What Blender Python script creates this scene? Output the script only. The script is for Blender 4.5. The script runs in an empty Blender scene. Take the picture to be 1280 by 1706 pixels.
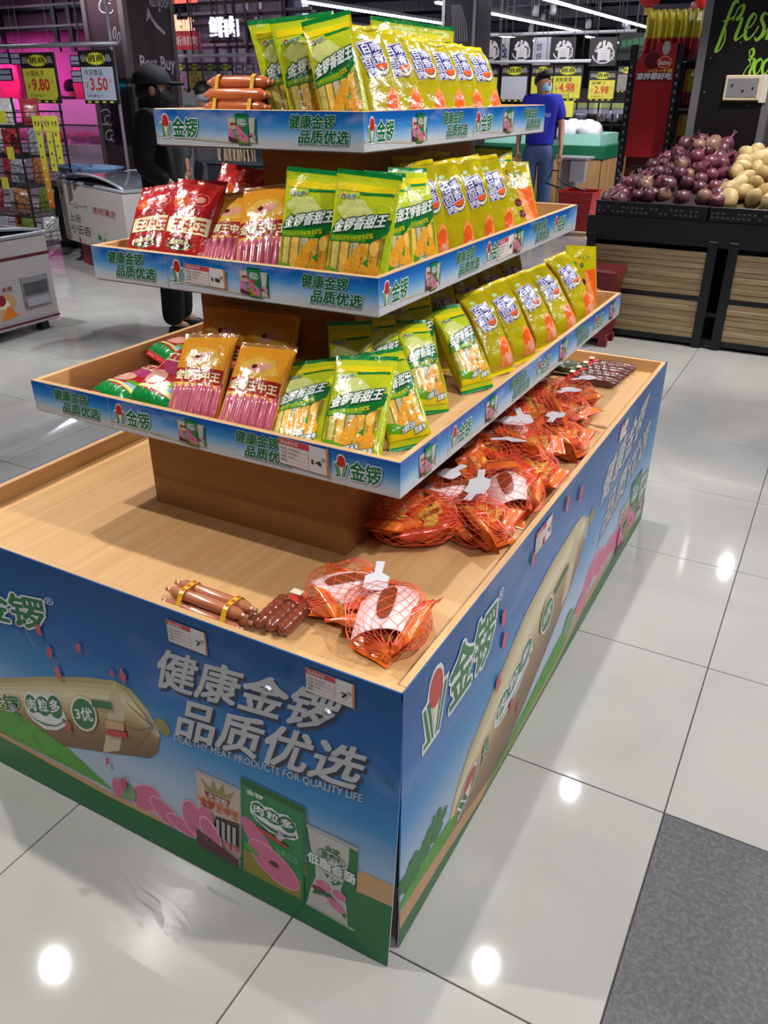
import bpy, bmesh, math, random
from mathutils import Vector, Matrix, noise
from mathutils.geometry import tessellate_polygon
PI = math.pi
S = bpy.context.scene
COL = S.collection
rnd = random.Random(7)

# ------------------------------------------------------------------ camera
CAM = Vector((0.4484, -0.8817, 1.4717))
YAW, PITCH, ROLL, FPX = 0.5013, 0.4825, 0.0022, 1338.23
FW = Vector((-math.sin(YAW)*math.cos(PITCH), math.cos(YAW)*math.cos(PITCH), -math.sin(PITCH)))
RT = FW.cross(Vector((0, 0, 1))).normalized()
UP = RT.cross(FW)
RT, UP = RT*math.cos(ROLL)+UP*math.sin(ROLL), -RT*math.sin(ROLL)+UP*math.cos(ROLL)
cd = bpy.data.cameras.new('camera')
cd.sensor_fit = 'VERTICAL'; cd.sensor_height = 36; cd.lens = FPX/1706*36
cd.clip_start = .02; cd.clip_end = 200
cam = bpy.data.objects.new('camera', cd); COL.objects.link(cam)
cam.matrix_world = Matrix(((RT.x, UP.x, -FW.x, CAM.x), (RT.y, UP.y, -FW.y, CAM.y), (RT.z, UP.z, -FW.z, CAM.z), (0, 0, 0, 1)))
S.camera = cam
def ray(x, y): return FW+RT*((x-640)/FPX)-UP*((y-853)/FPX)
def atY(x, y, v): d = ray(x, y); return CAM+d*((v-CAM.y)/d.y)
def atX(x, y, v): d = ray(x, y); return CAM+d*((v-CAM.x)/d.x)
def atZ(x, y, v): d = ray(x, y); return CAM+d*((v-CAM.z)/d.z)

# ------------------------------------------------------------------ world, exposure
w = bpy.data.worlds.new('world'); S.world = w; w.use_nodes = True
w.node_tree.nodes['Background'].inputs[0].default_value = (.80, .84, .92, 1)
w.node_tree.nodes['Background'].inputs[1].default_value = .10
S.view_settings.view_transform = 'Standard'; S.view_settings.look = 'None'
S.view_settings.gamma = 1; S.view_settings.use_curve_mapping = False
S.view_settings.exposure = 0.32

# ------------------------------------------------------------------ main lights (track spots, some added as fill; fixtures are built with them below)
SPOTS = [  # x, y, z, aim x, aim y, aim z, watts, cone deg, colour
    (-2.75, .80, 3.2, -.75, .55, .85, 170, 70, (1, .97, .92)),
    (-.45, 2.05, 3.2, -.30, 1.2, .8, 120, 80, (1, .95, .88)),
    (1.55, .75, 3.2, -.2, .9, .75, 180, 62, (1, .96, .90)),
    (-.43, 3.62, 3.2, -.1, 2.6, 0, 80, 85, (.95, .97, 1)),
    (.10, 4.45, 3.2, -.35, 4.9, .8, 230, 66, (1, .96, .92)),
    (.14, 7.56, 3.2, -.6, 6.0, .8, 160, 80, (1, .97, .94)),
    (.13, 8.37, 3.2, -1.6, 8.8, 1.0, 260, 80, (1, .97, .94)),
    (-.39, 9.85, 3.2, -2.4, 10.4, 1.0, 260, 80, (1, .97, .94)),
    (-3.0, 3.9, 3.2, -3.9, 4.2, .4, 150, 95, (.95, .97, 1)),
    (1.30, -1.5, 3.2, .6, -.6, 0, 60, 90, (.95, .97, 1)),
    (-2.3, -.60, 3.2, -.6, .45, .95, 190, 60, (1, .97, .93)),
    (1.5, 2.6, 3.2, .6, 2.2, 0, 60, 90, (.95, .97, 1)),
    (-4.4, 2.2, 3.2, -5.6, 4.4, .6, 300, 80, (.95, .97, 1)),  # added unseen spot, brightens the freezers at left
    (-4.0, 2.6, 3.2, -3.4, 1.5, 0, 190, 52, (.96, .98, 1)),  # added unseen spot, lightens the left aisle floor
    (-3.2, 8.6, 3.2, -3.2, 11.6, 1.6, 260, 80, (1, .97, .94)),  # added unseen spot, brightens the produce area at the back
    (-6.6, 5.2, 3.2, -6.4, 8.4, 1.6, 260, 80, (1, .97, 1)),  # added unseen spot, brightens the left background
]
for k, (x, y, z, ax, ay, az, wt, cone, c) in enumerate(SPOTS):
    ld = bpy.data.lights.new('track_spot_light', 'SPOT')
    ld.energy = wt; ld.spot_size = math.radians(cone); ld.spot_blend = .55; ld.shadow_soft_size = .034; ld.color = c
    lo = bpy.data.objects.new('track_spot_light', ld); COL.objects.link(lo)
    d = (Vector((ax, ay, az))-Vector((x, y, z))).normalized()
    lo.location = Vector((x, y, z))+d*.09
    lo.rotation_euler = d.to_track_quat('-Z', 'Y').to_euler()

# ------------------------------------------------------------------ helpers
def lin(h):
    if isinstance(h, str):
        h = h.lstrip('#'); v = [int(h[i:i+2], 16)/255 for i in (0, 2, 4)]
    else: v = list(h)
    return tuple(c/12.92 if c <= .04045 else ((c+.055)/1.055)**2.4 for c in v)
MATS = {}
def mat(name, col='#808080', rough=.5, metal=0, spec=.5, coat=0, bump=0, bscale=60, var=.06, vscale=12, emit=0, alpha=1, trans=0, sub=0):
    if name in MATS: return MATS[name]
    m = bpy.data.materials.new(name); m.use_nodes = True; MATS[name] = m
    nt = m.node_tree; b = nt.nodes['Principled BSDF']
    c = lin(col); b.inputs['Roughness'].default_value = rough; b.inputs['Metallic'].default_value = metal
    b.inputs['Specular IOR Level'].default_value = spec; b.inputs['Coat Weight'].default_value = coat; b.inputs['Coat Roughness'].default_value = .08
    b.inputs['Transmission Weight'].default_value = trans
    if alpha < 1: b.inputs['Alpha'].default_value = alpha
    tc = nt.nodes.new('ShaderNodeTexCoord')
    if var:
        n = nt.nodes.new('ShaderNodeTexNoise'); n.inputs['Scale'].default_value = vscale; n.inputs['Detail'].default_value = 4
        nt.links.new(tc.outputs['Object'], n.inputs['Vector'])
        mx = nt.nodes.new('ShaderNodeMix'); mx.data_type = 'RGBA'
        mx.inputs['A'].default_value = (*[max(0, v*(1-var*1.6)) for v in c], 1); mx.inputs['B'].default_value = (*[min(1, v*(1+var*1.6)) for v in c], 1)
        nt.links.new(n.outputs['Fac'], mx.inputs['Factor']); nt.links.new(mx.outputs['Result'], b.inputs['Base Color'])
    else: b.inputs['Base Color'].default_value = (*c, 1)
    if bump:
        n2 = nt.nodes.new('ShaderNodeTexNoise'); n2.inputs['Scale'].default_value = bscale; n2.inputs['Detail'].default_value = 3
        bp = nt.nodes.new('ShaderNodeBump'); bp.inputs['Strength'].default_value = bump; bp.inputs['Distance'].default_value = .01
        nt.links.new(tc.outputs['Object'], n2.inputs['Vector']); nt.links.new(n2.outputs['Fac'], bp.inputs['Height']); nt.links.new(bp.outputs['Normal'], b.inputs['Normal'])
    if emit:
        b.inputs['Emission Color'].default_value = (*c, 1); b.inputs['Emission Strength'].default_value = emit
    return m
def ramp_mat(name, axis, stops, rough=.3, coat=.0, cloud=None, length=1.0, wob=0, spec=.5):
    """colour ramp along an object axis: printed sky, sausage picture, ..."""
    m = bpy.data.materials.new(name); m.use_nodes = True; MATS[name] = m
    nt = m.node_tree; b = nt.nodes['Principled BSDF']; b.inputs['Roughness'].default_value = rough; b.inputs['Coat Weight'].default_value = coat; b.inputs['Coat Roughness'].default_value = .06; b.inputs['Specular IOR Level'].default_value = spec
    tc = nt.nodes.new('ShaderNodeTexCoord'); sp = nt.nodes.new('ShaderNodeSeparateXYZ'); nt.links.new(tc.outputs['Object'], sp.inputs[0])
    dv = nt.nodes.new('ShaderNodeMath'); dv.operation = 'DIVIDE'; dv.inputs[1].default_value = length; nt.links.new(sp.outputs[axis], dv.inputs[0])
    src = dv.outputs[0]
    if wob:
        n = nt.nodes.new('ShaderNodeTexNoise'); n.inputs['Scale'].default_value = 5; nt.links.new(tc.outputs['Object'], n.inputs['Vector'])
        ma = nt.nodes.new('ShaderNodeMath'); ma.operation = 'MULTIPLY_ADD'; ma.inputs[1].default_value = wob; nt.links.new(n.outputs['Fac'], ma.inputs[0]); nt.links.new(src, ma.inputs[2])
        src = ma.outputs[0]
    r = nt.nodes.new('ShaderNodeValToRGB'); e = r.color_ramp.elements
    while len(e) < len(stops): e.new(.5)
    for k, (p, c) in enumerate(stops): e[k].position = p; e[k].color = (*lin(c), 1)
    nt.links.new(src, r.inputs['Fac'])
    out = r.outputs['Color']
    if cloud:
        n = nt.nodes.new('ShaderNodeTexNoise'); n.inputs['Scale'].default_value = cloud[0]; n.inputs['Detail'].default_value = 6
        mp = nt.nodes.new('ShaderNodeMapping'); mp.inputs['Scale'].default_value = (1, 1, 2.6); nt.links.new(tc.outputs['Object'], mp.inputs[0]); nt.links.new(mp.outputs[0], n.inputs['Vector'])
        cr = nt.nodes.new('ShaderNodeValToRGB'); cr.color_ramp.elements[0].position = .52; cr.color_ramp.elements[1].position = .75
        nt.links.new(n.outputs['Fac'], cr.inputs['Fac'])
        mu = nt.nodes.new('ShaderNodeMath'); mu.operation = 'MULTIPLY'; mu.inputs[1].default_value = cloud[1]; nt.links.new(cr.outputs['Color'], mu.inputs[0])
        mx = nt.nodes.new('ShaderNodeMix'); mx.data_type = 'RGBA'; nt.links.new(mu.outputs[0], mx.inputs['Factor']); nt.links.new(out, mx.inputs['A']); mx.inputs['B'].default_value = (*lin('#dfe6ee'), 1)
        out = mx.outputs['Result']
    nt.links.new(out, b.inputs['Base Color'])
    return m
def wood_mat(name, base, dark, axis='Y', scale=1.0, rough=.45):
    m = bpy.data.materials.new(name); m.use_nodes = True; MATS[name] = m
    nt = m.node_tree; b = nt.nodes['Principled BSDF']; b.inputs['Roughness'].default_value = rough
    tc = nt.nodes.new('ShaderNodeTexCoord'); mp = nt.nodes.new('ShaderNodeMapping')
    s = {'X': (1.2, 34, 34), 'Y': (34, 1.2, 34), 'Z': (34, 34, 1.2)}[axis]
    mp.inputs['Scale'].default_value = [v*scale for v in s]
    n = nt.nodes.new('ShaderNodeTexNoise'); n.inputs['Scale'].default_value = 1; n.inputs['Detail'].default_value = 7; n.inputs['Roughness'].default_value = .62; n.inputs['Distortion'].default_value = .7
    r = nt.nodes.new('ShaderNodeValToRGB'); r.color_ramp.elements[0].position = .3; r.color_ramp.elements[1].position = .72
    r.color_ramp.elements[0].color = (*lin(dark), 1); r.color_ramp.elements[1].color = (*lin(base), 1)
    nt.links.new(tc.outputs['Object'], mp.inputs[0]); nt.links.new(mp.outputs[0], n.inputs['Vector']); nt.links.new(n.outputs['Fac'], r.inputs['Fac']); nt.links.new(r.outputs['Color'], b.inputs['Base Color'])
    return m

class MB:
    """collects shapes into one mesh"""
    def __init__(s): s.v = []; s.f = []; s.m = []; s.mats = []
    def mi(s, m):
        if m not in s.mats: s.mats.append(m)
        return s.mats.index(m)
    def add(s, vs, fs, m, M=None):
        o = len(s.v); k = s.mi(m)
        s.v += [tuple(M @ Vector(p)) for p in vs] if M else [tuple(p) for p in vs]
        for f in fs: s.f.append(tuple(i+o for i in f)); s.m.append(k)
        return s
    def box(s, x0, y0, z0, x1, y1, z1, m, M=None, bev=0):
        if x1 < x0: x0, x1 = x1, x0
        if y1 < y0: y0, y1 = y1, y0
        if z1 < z0: z0, z1 = z1, z0
        b = min(bev, (x1-x0)/2.01, (y1-y0)/2.01, (z1-z0)/2.01)
        if b <= 0:
            vs = [(x, y, z) for z in (z0, z1) for y in (y0, y1) for x in (x0, x1)]
            return s.add(vs, [(0, 2, 3, 1), (4, 5, 7, 6), (0, 1, 5, 4), (2, 6, 7, 3), (0, 4, 6, 2), (1, 3, 7, 5)], m, M)
        vs = []; idx = {}
        for a in range(8):
            X, Y, Z = (a & 1), (a >> 1 & 1), (a >> 2 & 1)
            c = (x1 if X else x0, y1 if Y else y0, z1 if Z else z0); sg = (-1 if X else 1, -1 if Y else 1, -1 if Z else 1)
            for ax in range(3):
                idx[(a, ax)] = len(vs)
                vs.append(tuple(c[i]+(0 if i == ax else sg[i]*b) for i in range(3)))
        fs = []
        def q(ax, side):
            o = [i for i in range(3) if i != ax]
            def cn(u, v): return (side << ax) | (u << o[0]) | (v << o[1])
            f = [idx[(cn(*t), ax)] for t in ((0, 0), (1, 0), (1, 1), (0, 1))]
            flip = (side == 0) ^ (ax == 1)
            fs.append(tuple(reversed(f)) if flip else tuple(f))
        for ax in range(3):
            for sd in (0, 1): q(ax, sd)
        for ax in range(3):
            o = [i for i in range(3) if i != ax]
            for u in (0, 1):
                for v in (0, 1):
                    a = (u << o[0]) | (v << o[1]); c = a | (1 << ax)
                    fs.append((idx[(a, o[0])], idx[(c, o[0])], idx[(c, o[1])], idx[(a, o[1])]))
        for a in range(8): fs.append((idx[(a, 0)], idx[(a, 1)], idx[(a, 2)]))
        return s.add(vs, fs, m, M)
    def tube(s, pts, r, m, n=8, cap=True, M=None, closed=False):
        pts = [Vector(p) for p in pts]; rs = r if isinstance(r, (list, tuple)) else [r]*len(pts)
        vs = []; fs = []; N = len(pts); prev = None
        for k, p in enumerate(pts):
            if closed: t = pts[(k+1) % N]-pts[k-1]
            else: t = (pts[min(k+1, N-1)]-pts[max(k-1, 0)])
            t = t.normalized() if t.length > 1e-9 else Vector((0, 0, 1))
            if prev is None:
                a = Vector((0, 0, 1)) if abs(t.z) < .9 else Vector((1, 0, 0))
                u = t.cross(a).normalized()
            else:
                u = prev-t*prev.dot(t); u = u.normalized() if u.length > 1e-6 else t.orthogonal().normalized()
            prev = u; v = t.cross(u)
            for j in range(n):
                a = 2*PI*j/n; vs.append(tuple(p+(u*math.cos(a)+v*math.sin(a))*rs[k]))
        for k in range(N if closed else N-1):
            k2 = (k+1) % N
            for j in range(n): fs.append((k*n+j, k*n+(j+1) % n, k2*n+(j+1) % n, k2*n+j))
        if cap and not closed: fs.append(tuple(reversed(range(n)))); fs.append(tuple(range((N-1)*n, N*n)))
        return s.add(vs, fs, m, M)
    def lathe(s, prof, m, n=20, M=None, sx=1, sy=1):
        vs = []; fs = []
        for r, z in prof:
            for j in range(n): a = 2*PI*j/n; vs.append((r*math.cos(a)*sx, r*math.sin(a)*sy, z))
        for k in range(len(prof)-1):
            for j in range(n): fs.append((k*n+j, k*n+(j+1) % n, (k+1)*n+(j+1) % n, (k+1)*n+j))
        if prof[0][0] > 1e-6: fs.append(tuple(reversed(range(n))))
        if prof[-1][0] > 1e-6: fs.append(tuple(range((len(prof)-1)*n, len(prof)*n)))
        return s.add(vs, fs, m, M)
    def quad(s, a, b, c, d, m): return s.add([a, b, c, d], [(0, 1, 2, 3)], m)
    def prism(s, poly, axis, a, b, m):
        """poly: 2D points; extruded along axis from a to b"""
        def P(p, t):
            return {'X': (t, p[0], p[1]), 'Y': (p[0], t, p[1]), 'Z': (p[0], p[1], t)}[axis]
        n = len(poly); vs = [P(p, a) for p in poly]+[P(p, b) for p in poly]
        fs = [(i, (i+1) % n, n+(i+1) % n, n+i) for i in range(n)]+[tuple(reversed(range(n))), tuple(range(n, 2*n))]
        return s.add(vs, fs, m)
    def build(s, name, parent=None, smooth=False, loc=None, sub=0):
        me = bpy.data.meshes.new(name); me.from_pydata(s.v, [], s.f)
        for m in s.mats: me.materials.append(m)
        me.polygons.foreach_set('material_index', s.m)
        if smooth: me.polygons.foreach_set('use_smooth', [True]*len(s.f))
        me.update()
        bm = bmesh.new(); bm.from_mesh(me); bmesh.ops.recalc_face_normals(bm, faces=bm.faces); bm.to_mesh(me); bm.free()
        return obj(name, me, parent, loc)
def obj(name, me, parent=None, loc=None):
    o = bpy.data.objects.new(name, me); COL.objects.link(o)
    if loc is not None: o.location = loc
    if parent: o.parent = parent
    return o
def tag(o, label, cat, group=None):
    o['label'] = label; o['category'] = cat
    if group: o['group'] = group
    return o
def thing(name, label, cat, loc=(0, 0, 0), group=None, M=None):
    o = bpy.data.objects.new(name, None); COL.objects.link(o); o.empty_display_size = .05
    if M is not None: o.matrix_world = M
    else: o.location = loc
    return tag(o, label, cat, group)
def struct(o): o['kind'] = 'structure'; return o
def copy_tree(o, parent=None):
    c = o.copy(); COL.objects.link(c); c.parent = parent
    for ch in o.children: copy_tree(ch, c)
    return c

# flat print: text and shapes drawn in 2D, then laid on a surface by a mapping function
_txt = {}
def glyphs(s, bold=0.0, shear=0.0):
    key = (s, bold, shear)
    if key in _txt: return _txt[key]
    c = bpy.data.curves.new('t', 'FONT'); c.body = s; c.size = 1; c.offset = bold; c.shear = shear; c.resolution_u = 2; c.fill_mode = 'FRONT'; c.align_x = 'LEFT'
    o = bpy.data.objects.new('t', c); COL.objects.link(o)
    dg = bpy.context.evaluated_depsgraph_get(); me = bpy.data.meshes.new_from_object(o.evaluated_get(dg))
    vs = [(v.co.x, v.co.y) for v in me.vertices]; fs = [tuple(p.vertices) for p in me.polygons]
    bpy.data.objects.remove(o); bpy.data.curves.remove(c); bpy.data.meshes.remove(me)
    if not vs: vs = [(0, 0), (1, 0), (1, 1)]; fs = []
    x0 = min(v[0] for v in vs); x1 = max(v[0] for v in vs); y0 = min(v[1] for v in vs); y1 = max(v[1] for v in vs)
    _txt[key] = (vs, fs, (x0, y0, x1, y1)); return _txt[key]
class Art:
    def __init__(s): s.items = []; s.lv = 0
    def _put(s, vs, fs, m, lv=None):
        if lv is None: s.lv += 1; lv = s.lv
        s.items.append((vs, fs, m, lv)); return s
    def poly(s, pts, m, lv=None):
        t = tessellate_polygon([[Vector((p[0], p[1], 0)) for p in pts]])
        return s._put([tuple(p) for p in pts], [tuple(x) for x in t], m, lv)
    def rect(s, x0, y0, x1, y1, m, lv=None): return s._put([(x0, y0), (x1, y0), (x1, y1), (x0, y1)], [(0, 1, 2), (0, 2, 3)], m, lv)
    def ell(s, cx, cy, rx, ry, m, rot=0, n=22, lv=None, a0=0, a1=2*PI):
        c, q = math.cos(rot), math.sin(rot)
        pts = []
        for k in range(n):
            a = a0+(a1-a0)*k/(n if a1-a0 > 6.28 else n-1); x, y = rx*math.cos(a), ry*math.sin(a); pts.append((cx+x*c-y*q, cy+x*q+y*c))
        return s.poly(pts, m, lv)
    def ring(s, cx, cy, rx, ry, t, m, rot=0, n=24, a0=0, a1=2*PI, lv=None):
        vs = []; c, q = math.cos(rot), math.sin(rot); full = a1-a0 > 6.28
        for k in range(n):
            a = a0+(a1-a0)*k/(n if full else n-1)
            for d in (0, t): x, y = (rx-d)*math.cos(a), (ry-d)*math.sin(a); vs.append((cx+x*c-y*q, cy+x*q+y*c))
        fs = [(2*k, 2*((k+1) % n), 2*((k+1) % n)+1, 2*k+1) for k in range(n if full else n-1)]
        return s._put(vs, fs, m, lv)
    def line(s, pts, wd, m, lv=None):
        vs = []; n = len(pts)
        for k, p in enumerate(pts):
            a = Vector(pts[max(k-1, 0)]); b = Vector(pts[min(k+1, n-1)]); t = (b-a).normalized(); nn = Vector((-t.y, t.x))
            ww = wd[k] if isinstance(wd, (list, tuple)) else wd
            vs += [tuple(Vector(p)+nn*ww/2), tuple(Vector(p)-nn*ww/2)]
        return s._put(vs, [(2*k, 2*k+1, 2*k+3, 2*k+2) for k in range(n-1)], m, lv)
    def text(s, t, x0, y0, x1, y1, m, bold=.0, shear=0, out=None, rot=0, keep=False, lv=None):
        """fit text in a box; strokes are thickened by overprinting shifted copies; out=(material, width in em)"""
        vs, fs, bb = glyphs(t, 0, shear)
        sx = (x1-x0)/max(1e-6, bb[2]-bb[0]); sy = (y1-y0)/max(1e-6, bb[3]-bb[1])
        if keep: sx = sy = min(sx, sy)
        cx, cy = (x0+x1)/2, (y0+y1)/2; c, q = math.cos(rot), math.sin(rot)
        def tr(v, dx=0, dy=0):
            x = (v[0]+dx-(bb[0]+bb[2])/2)*sx; y = (v[1]+dy-(bb[1]+bb[3])/2)*sy
            return (cx+x*c-y*q, cy+x*q+y*c)
        def put(mm, r, n, lv):
            for k in range(n):
                a = 2*PI*(k+.5)/n; dx, dy = (r*math.cos(a), r*math.sin(a)) if r else (0, 0)
                if lv is None and k == 0: s.lv += 1
                s._put([tr(v, dx, dy) for v in vs], fs, mm, (s.lv if lv is None else lv)+.1*k)
        if out: put(out[0], bold+out[1], 8, None)
        put(m, bold, 4 if bold else 1, lv); return s
    def quadmap(s, other, A, B, C, D):
        """draw another Art (unit square) into a quad A(bl) B(br) C(tr) D(tl)"""
        base = s.lv
        for vs, fs, m, lv in other.items:
            nv = []
            for (u, v) in vs:
                p = [(A[i]*(1-u)+B[i]*u)*(1-v)+(D[i]*(1-u)+C[i]*u)*v for i in (0, 1)]; nv.append(tuple(p))
            s.items.append((nv, fs, m, base+lv))
        s.lv = base+other.lv; return s
    def emit(s, name, parent, mp, eps=.0006, step=.00012, maxlen=None, smooth=False):
        mb = MB()
        for idx, (vs, fs, m, lv) in enumerate(s.items):
            if not fs: continue
            d = eps+step*lv+3e-7*(idx % 40)
            if maxlen:
                bm = bmesh.new(); bv = [bm.verts.new((v[0], v[1], 0)) for v in vs]
                for f in fs:
                    try: bm.faces.new([bv[i] for i in f])
                    except ValueError: pass
                bmesh.ops.triangulate(bm, faces=bm.faces[:])
                for _ in range(5):
                    ed = [e for e in bm.edges if e.calc_length() > maxlen]
                    if not ed: break
                    bmesh.ops.subdivide_edges(bm, edges=ed, cuts=1); bmesh.ops.triangulate(bm, faces=[f for f in bm.faces if len(f.verts) > 3])
                bm.verts.index_update()
                vs = [(v.co.x, v.co.y) for v in bm.verts]; fs = [tuple(v.index for v in f.verts) for f in bm.faces]; bm.free()
            mb.add([mp(v[0], v[1], d) for v in vs], fs, m)
        me = bpy.data.meshes.new(name); me.from_pydata(mb.v, [], mb.f)
        for m in mb.mats: me.materials.append(m)
        me.polygons.foreach_set('material_index', mb.m)
        if smooth: me.polygons.foreach_set('use_smooth', [True]*len(mb.f))
        me.update()
        return obj(name, me, parent)
# ------------------------------------------------------------------ common materials
GREEN = mat('print_green', '#0b6b35', .35); DGREEN = mat('print_dark_green', '#06502b', .35); LGREEN = mat('print_leaf_green', '#4f9e2f', .4)
WHITE = mat('print_white', '#dfe0e2', .35); RED = mat('print_red', '#c02a22', .35); DRED = mat('print_dark_red', '#8c1220', .4); BLACK = mat('print_black', '#101012', .4)
PINK = mat('print_ham_pink', '#cf6a90', .4, var=.14, vscale=60); PINK2 = mat('print_pale_pink', '#e3a4ba', .4); CREAM = mat('print_cream', '#e6dcc0', .4)
SHADOWBLUE = mat('print_navy', '#16243f', .4); TAN = mat('print_tan', '#c69a6a', .4); YEL = mat('print_yellow', '#e2cf33', .4); OR = mat('print_orange', '#e07a1c', .4)
GREY = mat('print_grey', '#8e8f95', .5); SILVER = mat('print_silver', '#a9a7a5', .4)
OAK_Y = wood_mat('oak_veneer', '#cda470', '#bb8f5c', 'Y', 1.0); OAK_X = wood_mat('oak_veneer_cross', '#cda470', '#b78a56', 'X', 1.0)
OAKC = wood_mat('oak_column', '#a97a48', '#8f6238', 'X', .8)

# ------------------------------------------------------------------ floor
def tile_mat():
    m = bpy.data.materials.new('polished_tile'); m.use_nodes = True; nt = m.node_tree; b = nt.nodes['Principled BSDF']
    b.inputs['Roughness'].default_value = .04; b.inputs['Specular IOR Level'].default_value = .55
    g = nt.nodes.new('ShaderNodeNewGeometry'); n = nt.nodes.new('ShaderNodeTexNoise'); n.inputs['Scale'].default_value = 1.6; n.inputs['Detail'].default_value = 8; n.inputs['Distortion'].default_value = 1.5
    nt.links.new(g.outputs['Position'], n.inputs['Vector'])
    r = nt.nodes.new('ShaderNodeValToRGB'); r.color_ramp.elements[0].position = .3; r.color_ramp.elements[1].position = .7
    r.color_ramp.elements[0].color = (*lin('#a9a7a2'), 1); r.color_ramp.elements[1].color = (*lin('#b8b6b0'), 1)
    oi = nt.nodes.new('ShaderNodeObjectInfo'); hs = nt.nodes.new('ShaderNodeHueSaturation'); ma = nt.nodes.new('ShaderNodeMath'); ma.operation = 'MULTIPLY_ADD'; ma.inputs[1].default_value = .07; ma.inputs[2].default_value = .965
    nt.links.new(n.outputs['Fac'], r.inputs['Fac']); nt.links.new(oi.outputs['Random'], ma.inputs[0]); nt.links.new(ma.outputs[0], hs.inputs['Value']); nt.links.new(r.outputs['Color'], hs.inputs['Color']); nt.links.new(hs.outputs['Color'], b.inputs['Base Color'])
    n2 = nt.nodes.new('ShaderNodeTexNoise'); n2.inputs['Scale'].default_value = 3; nt.links.new(g.outputs['Position'], n2.inputs['Vector'])
    bp = nt.nodes.new('ShaderNodeBump'); bp.inputs['Strength'].default_value = .03; bp.inputs['Distance'].default_value = .01; nt.links.new(n2.outputs['Fac'], bp.inputs['Height']); nt.links.new(bp.outputs['Normal'], b.inputs['Normal'])
    return m
def dark_tile_mat():
    m = bpy.data.materials.new('speckled_dark_tile'); m.use_nodes = True; nt = m.node_tree; b = nt.nodes['Principled BSDF']; b.inputs['Roughness'].default_value = .5
    tc = nt.nodes.new('ShaderNodeTexCoord'); n = nt.nodes.new('ShaderNodeTexNoise'); n.inputs['Scale'].default_value = 95; n.inputs['Detail'].default_value = 5; n.inputs['Roughness'].default_value = .7
    r = nt.nodes.new('ShaderNodeValToRGB'); e = r.color_ramp.elements; e[0].position = .36; e[0].color = (*lin('#3a393b'), 1); e[1].position = .74; e[1].color = (*lin('#6f6d6f'), 1)
    q = e.new(.52); q.color = (*lin('#4c4a4c'), 1)
    nt.links.new(tc.outputs['Object'], n.inputs['Vector']); nt.links.new(n.outputs['Fac'], r.inputs['Fac']); nt.links.new(r.outputs['Color'], b.inputs['Base Color'])
    return m
TILE = tile_mat(); DTILE = dark_tile_mat(); GROUT = mat('grout', '#4a4742', .9)
def floor_far_mat():
    m = TILE.copy(); m.name = 'polished_tile_far'; nt = m.node_tree; b = nt.nodes['Principled BSDF']
    src = b.inputs['Base Color'].links[0].from_socket
    g = nt.nodes.new('ShaderNodeNewGeometry'); sp = nt.nodes.new('ShaderNodeSeparateXYZ'); nt.links.new(g.outputs['Position'], sp.inputs[0])
    fac = None
    for ax, off in (('X', .3824), ('Y', -.0141)):
        a = nt.nodes.new('ShaderNodeMath'); a.operation = 'SUBTRACT'; a.inputs[1].default_value = off-60; nt.links.new(sp.outputs[ax], a.inputs[0])
        d = nt.nodes.new('ShaderNodeMath'); d.operation = 'MODULO'; d.inputs[1].default_value = .6; nt.links.new(a.outputs[0], d.inputs[0])
        l = nt.nodes.new('ShaderNodeMath'); l.operation = 'LESS_THAN'; l.inputs[1].default_value = .004; nt.links.new(d.outputs[0], l.inputs[0])
        if fac is None: fac = l.outputs[0]
        else:
            mxx = nt.nodes.new('ShaderNodeMath'); mxx.operation = 'MAXIMUM'; nt.links.new(fac, mxx.inputs[0]); nt.links.new(l.outputs[0], mxx.inputs[1]); fac = mxx.outputs[0]
    mx = nt.nodes.new('ShaderNodeMix'); mx.data_type = 'RGBA'; nt.links.new(fac, mx.inputs['Factor']); nt.links.new(src, mx.inputs['A']); mx.inputs['B'].default_value = (*lin('#5a5752'), 1); nt.links.new(mx.outputs['Result'], b.inputs['Base Color'])
    return m
TX, TY, TS = .3824, -.0141, .6
I0, I1, J0, J1 = -10, 4, -3, 10      # tiles built one by one
mb = MB(); xa, xb, ya, yb = TX+I0*TS, TX+I1*TS, TY+J0*TS, TY+J1*TS
FAR = floor_far_mat()
mb.box(xa, ya, -.05, xb, yb, -.004, GROUT)
for (x0, y0, x1, y1) in ((-30, -4, xa, 60), (xb, -4, 12, 60), (xa, -4, xb, ya), (xa, yb, xb, 60)): mb.box(x0, y0, -.05, x1, y1, 0, FAR)
floor = struct(mb.build('floor'))
tm = MB().box(0, 0, -.02, TS-.003, TS-.003, 0, TILE, bev=.001); t0 = tm.build('tile', floor)
first = True
for i in range(I0, I1):
    for j in range(J0, J1):
        o = t0 if first else obj('tile', t0.data, floor)
        first = False; o.location = (TX+i*TS+.0015, TY+j*TS+.0015, 0)
        if i == 0 and j == 0:
            o.data = t0.data.copy(); o.data.materials[0] = DTILE; o['label'] = 'dark speckled stone tile'

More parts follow.
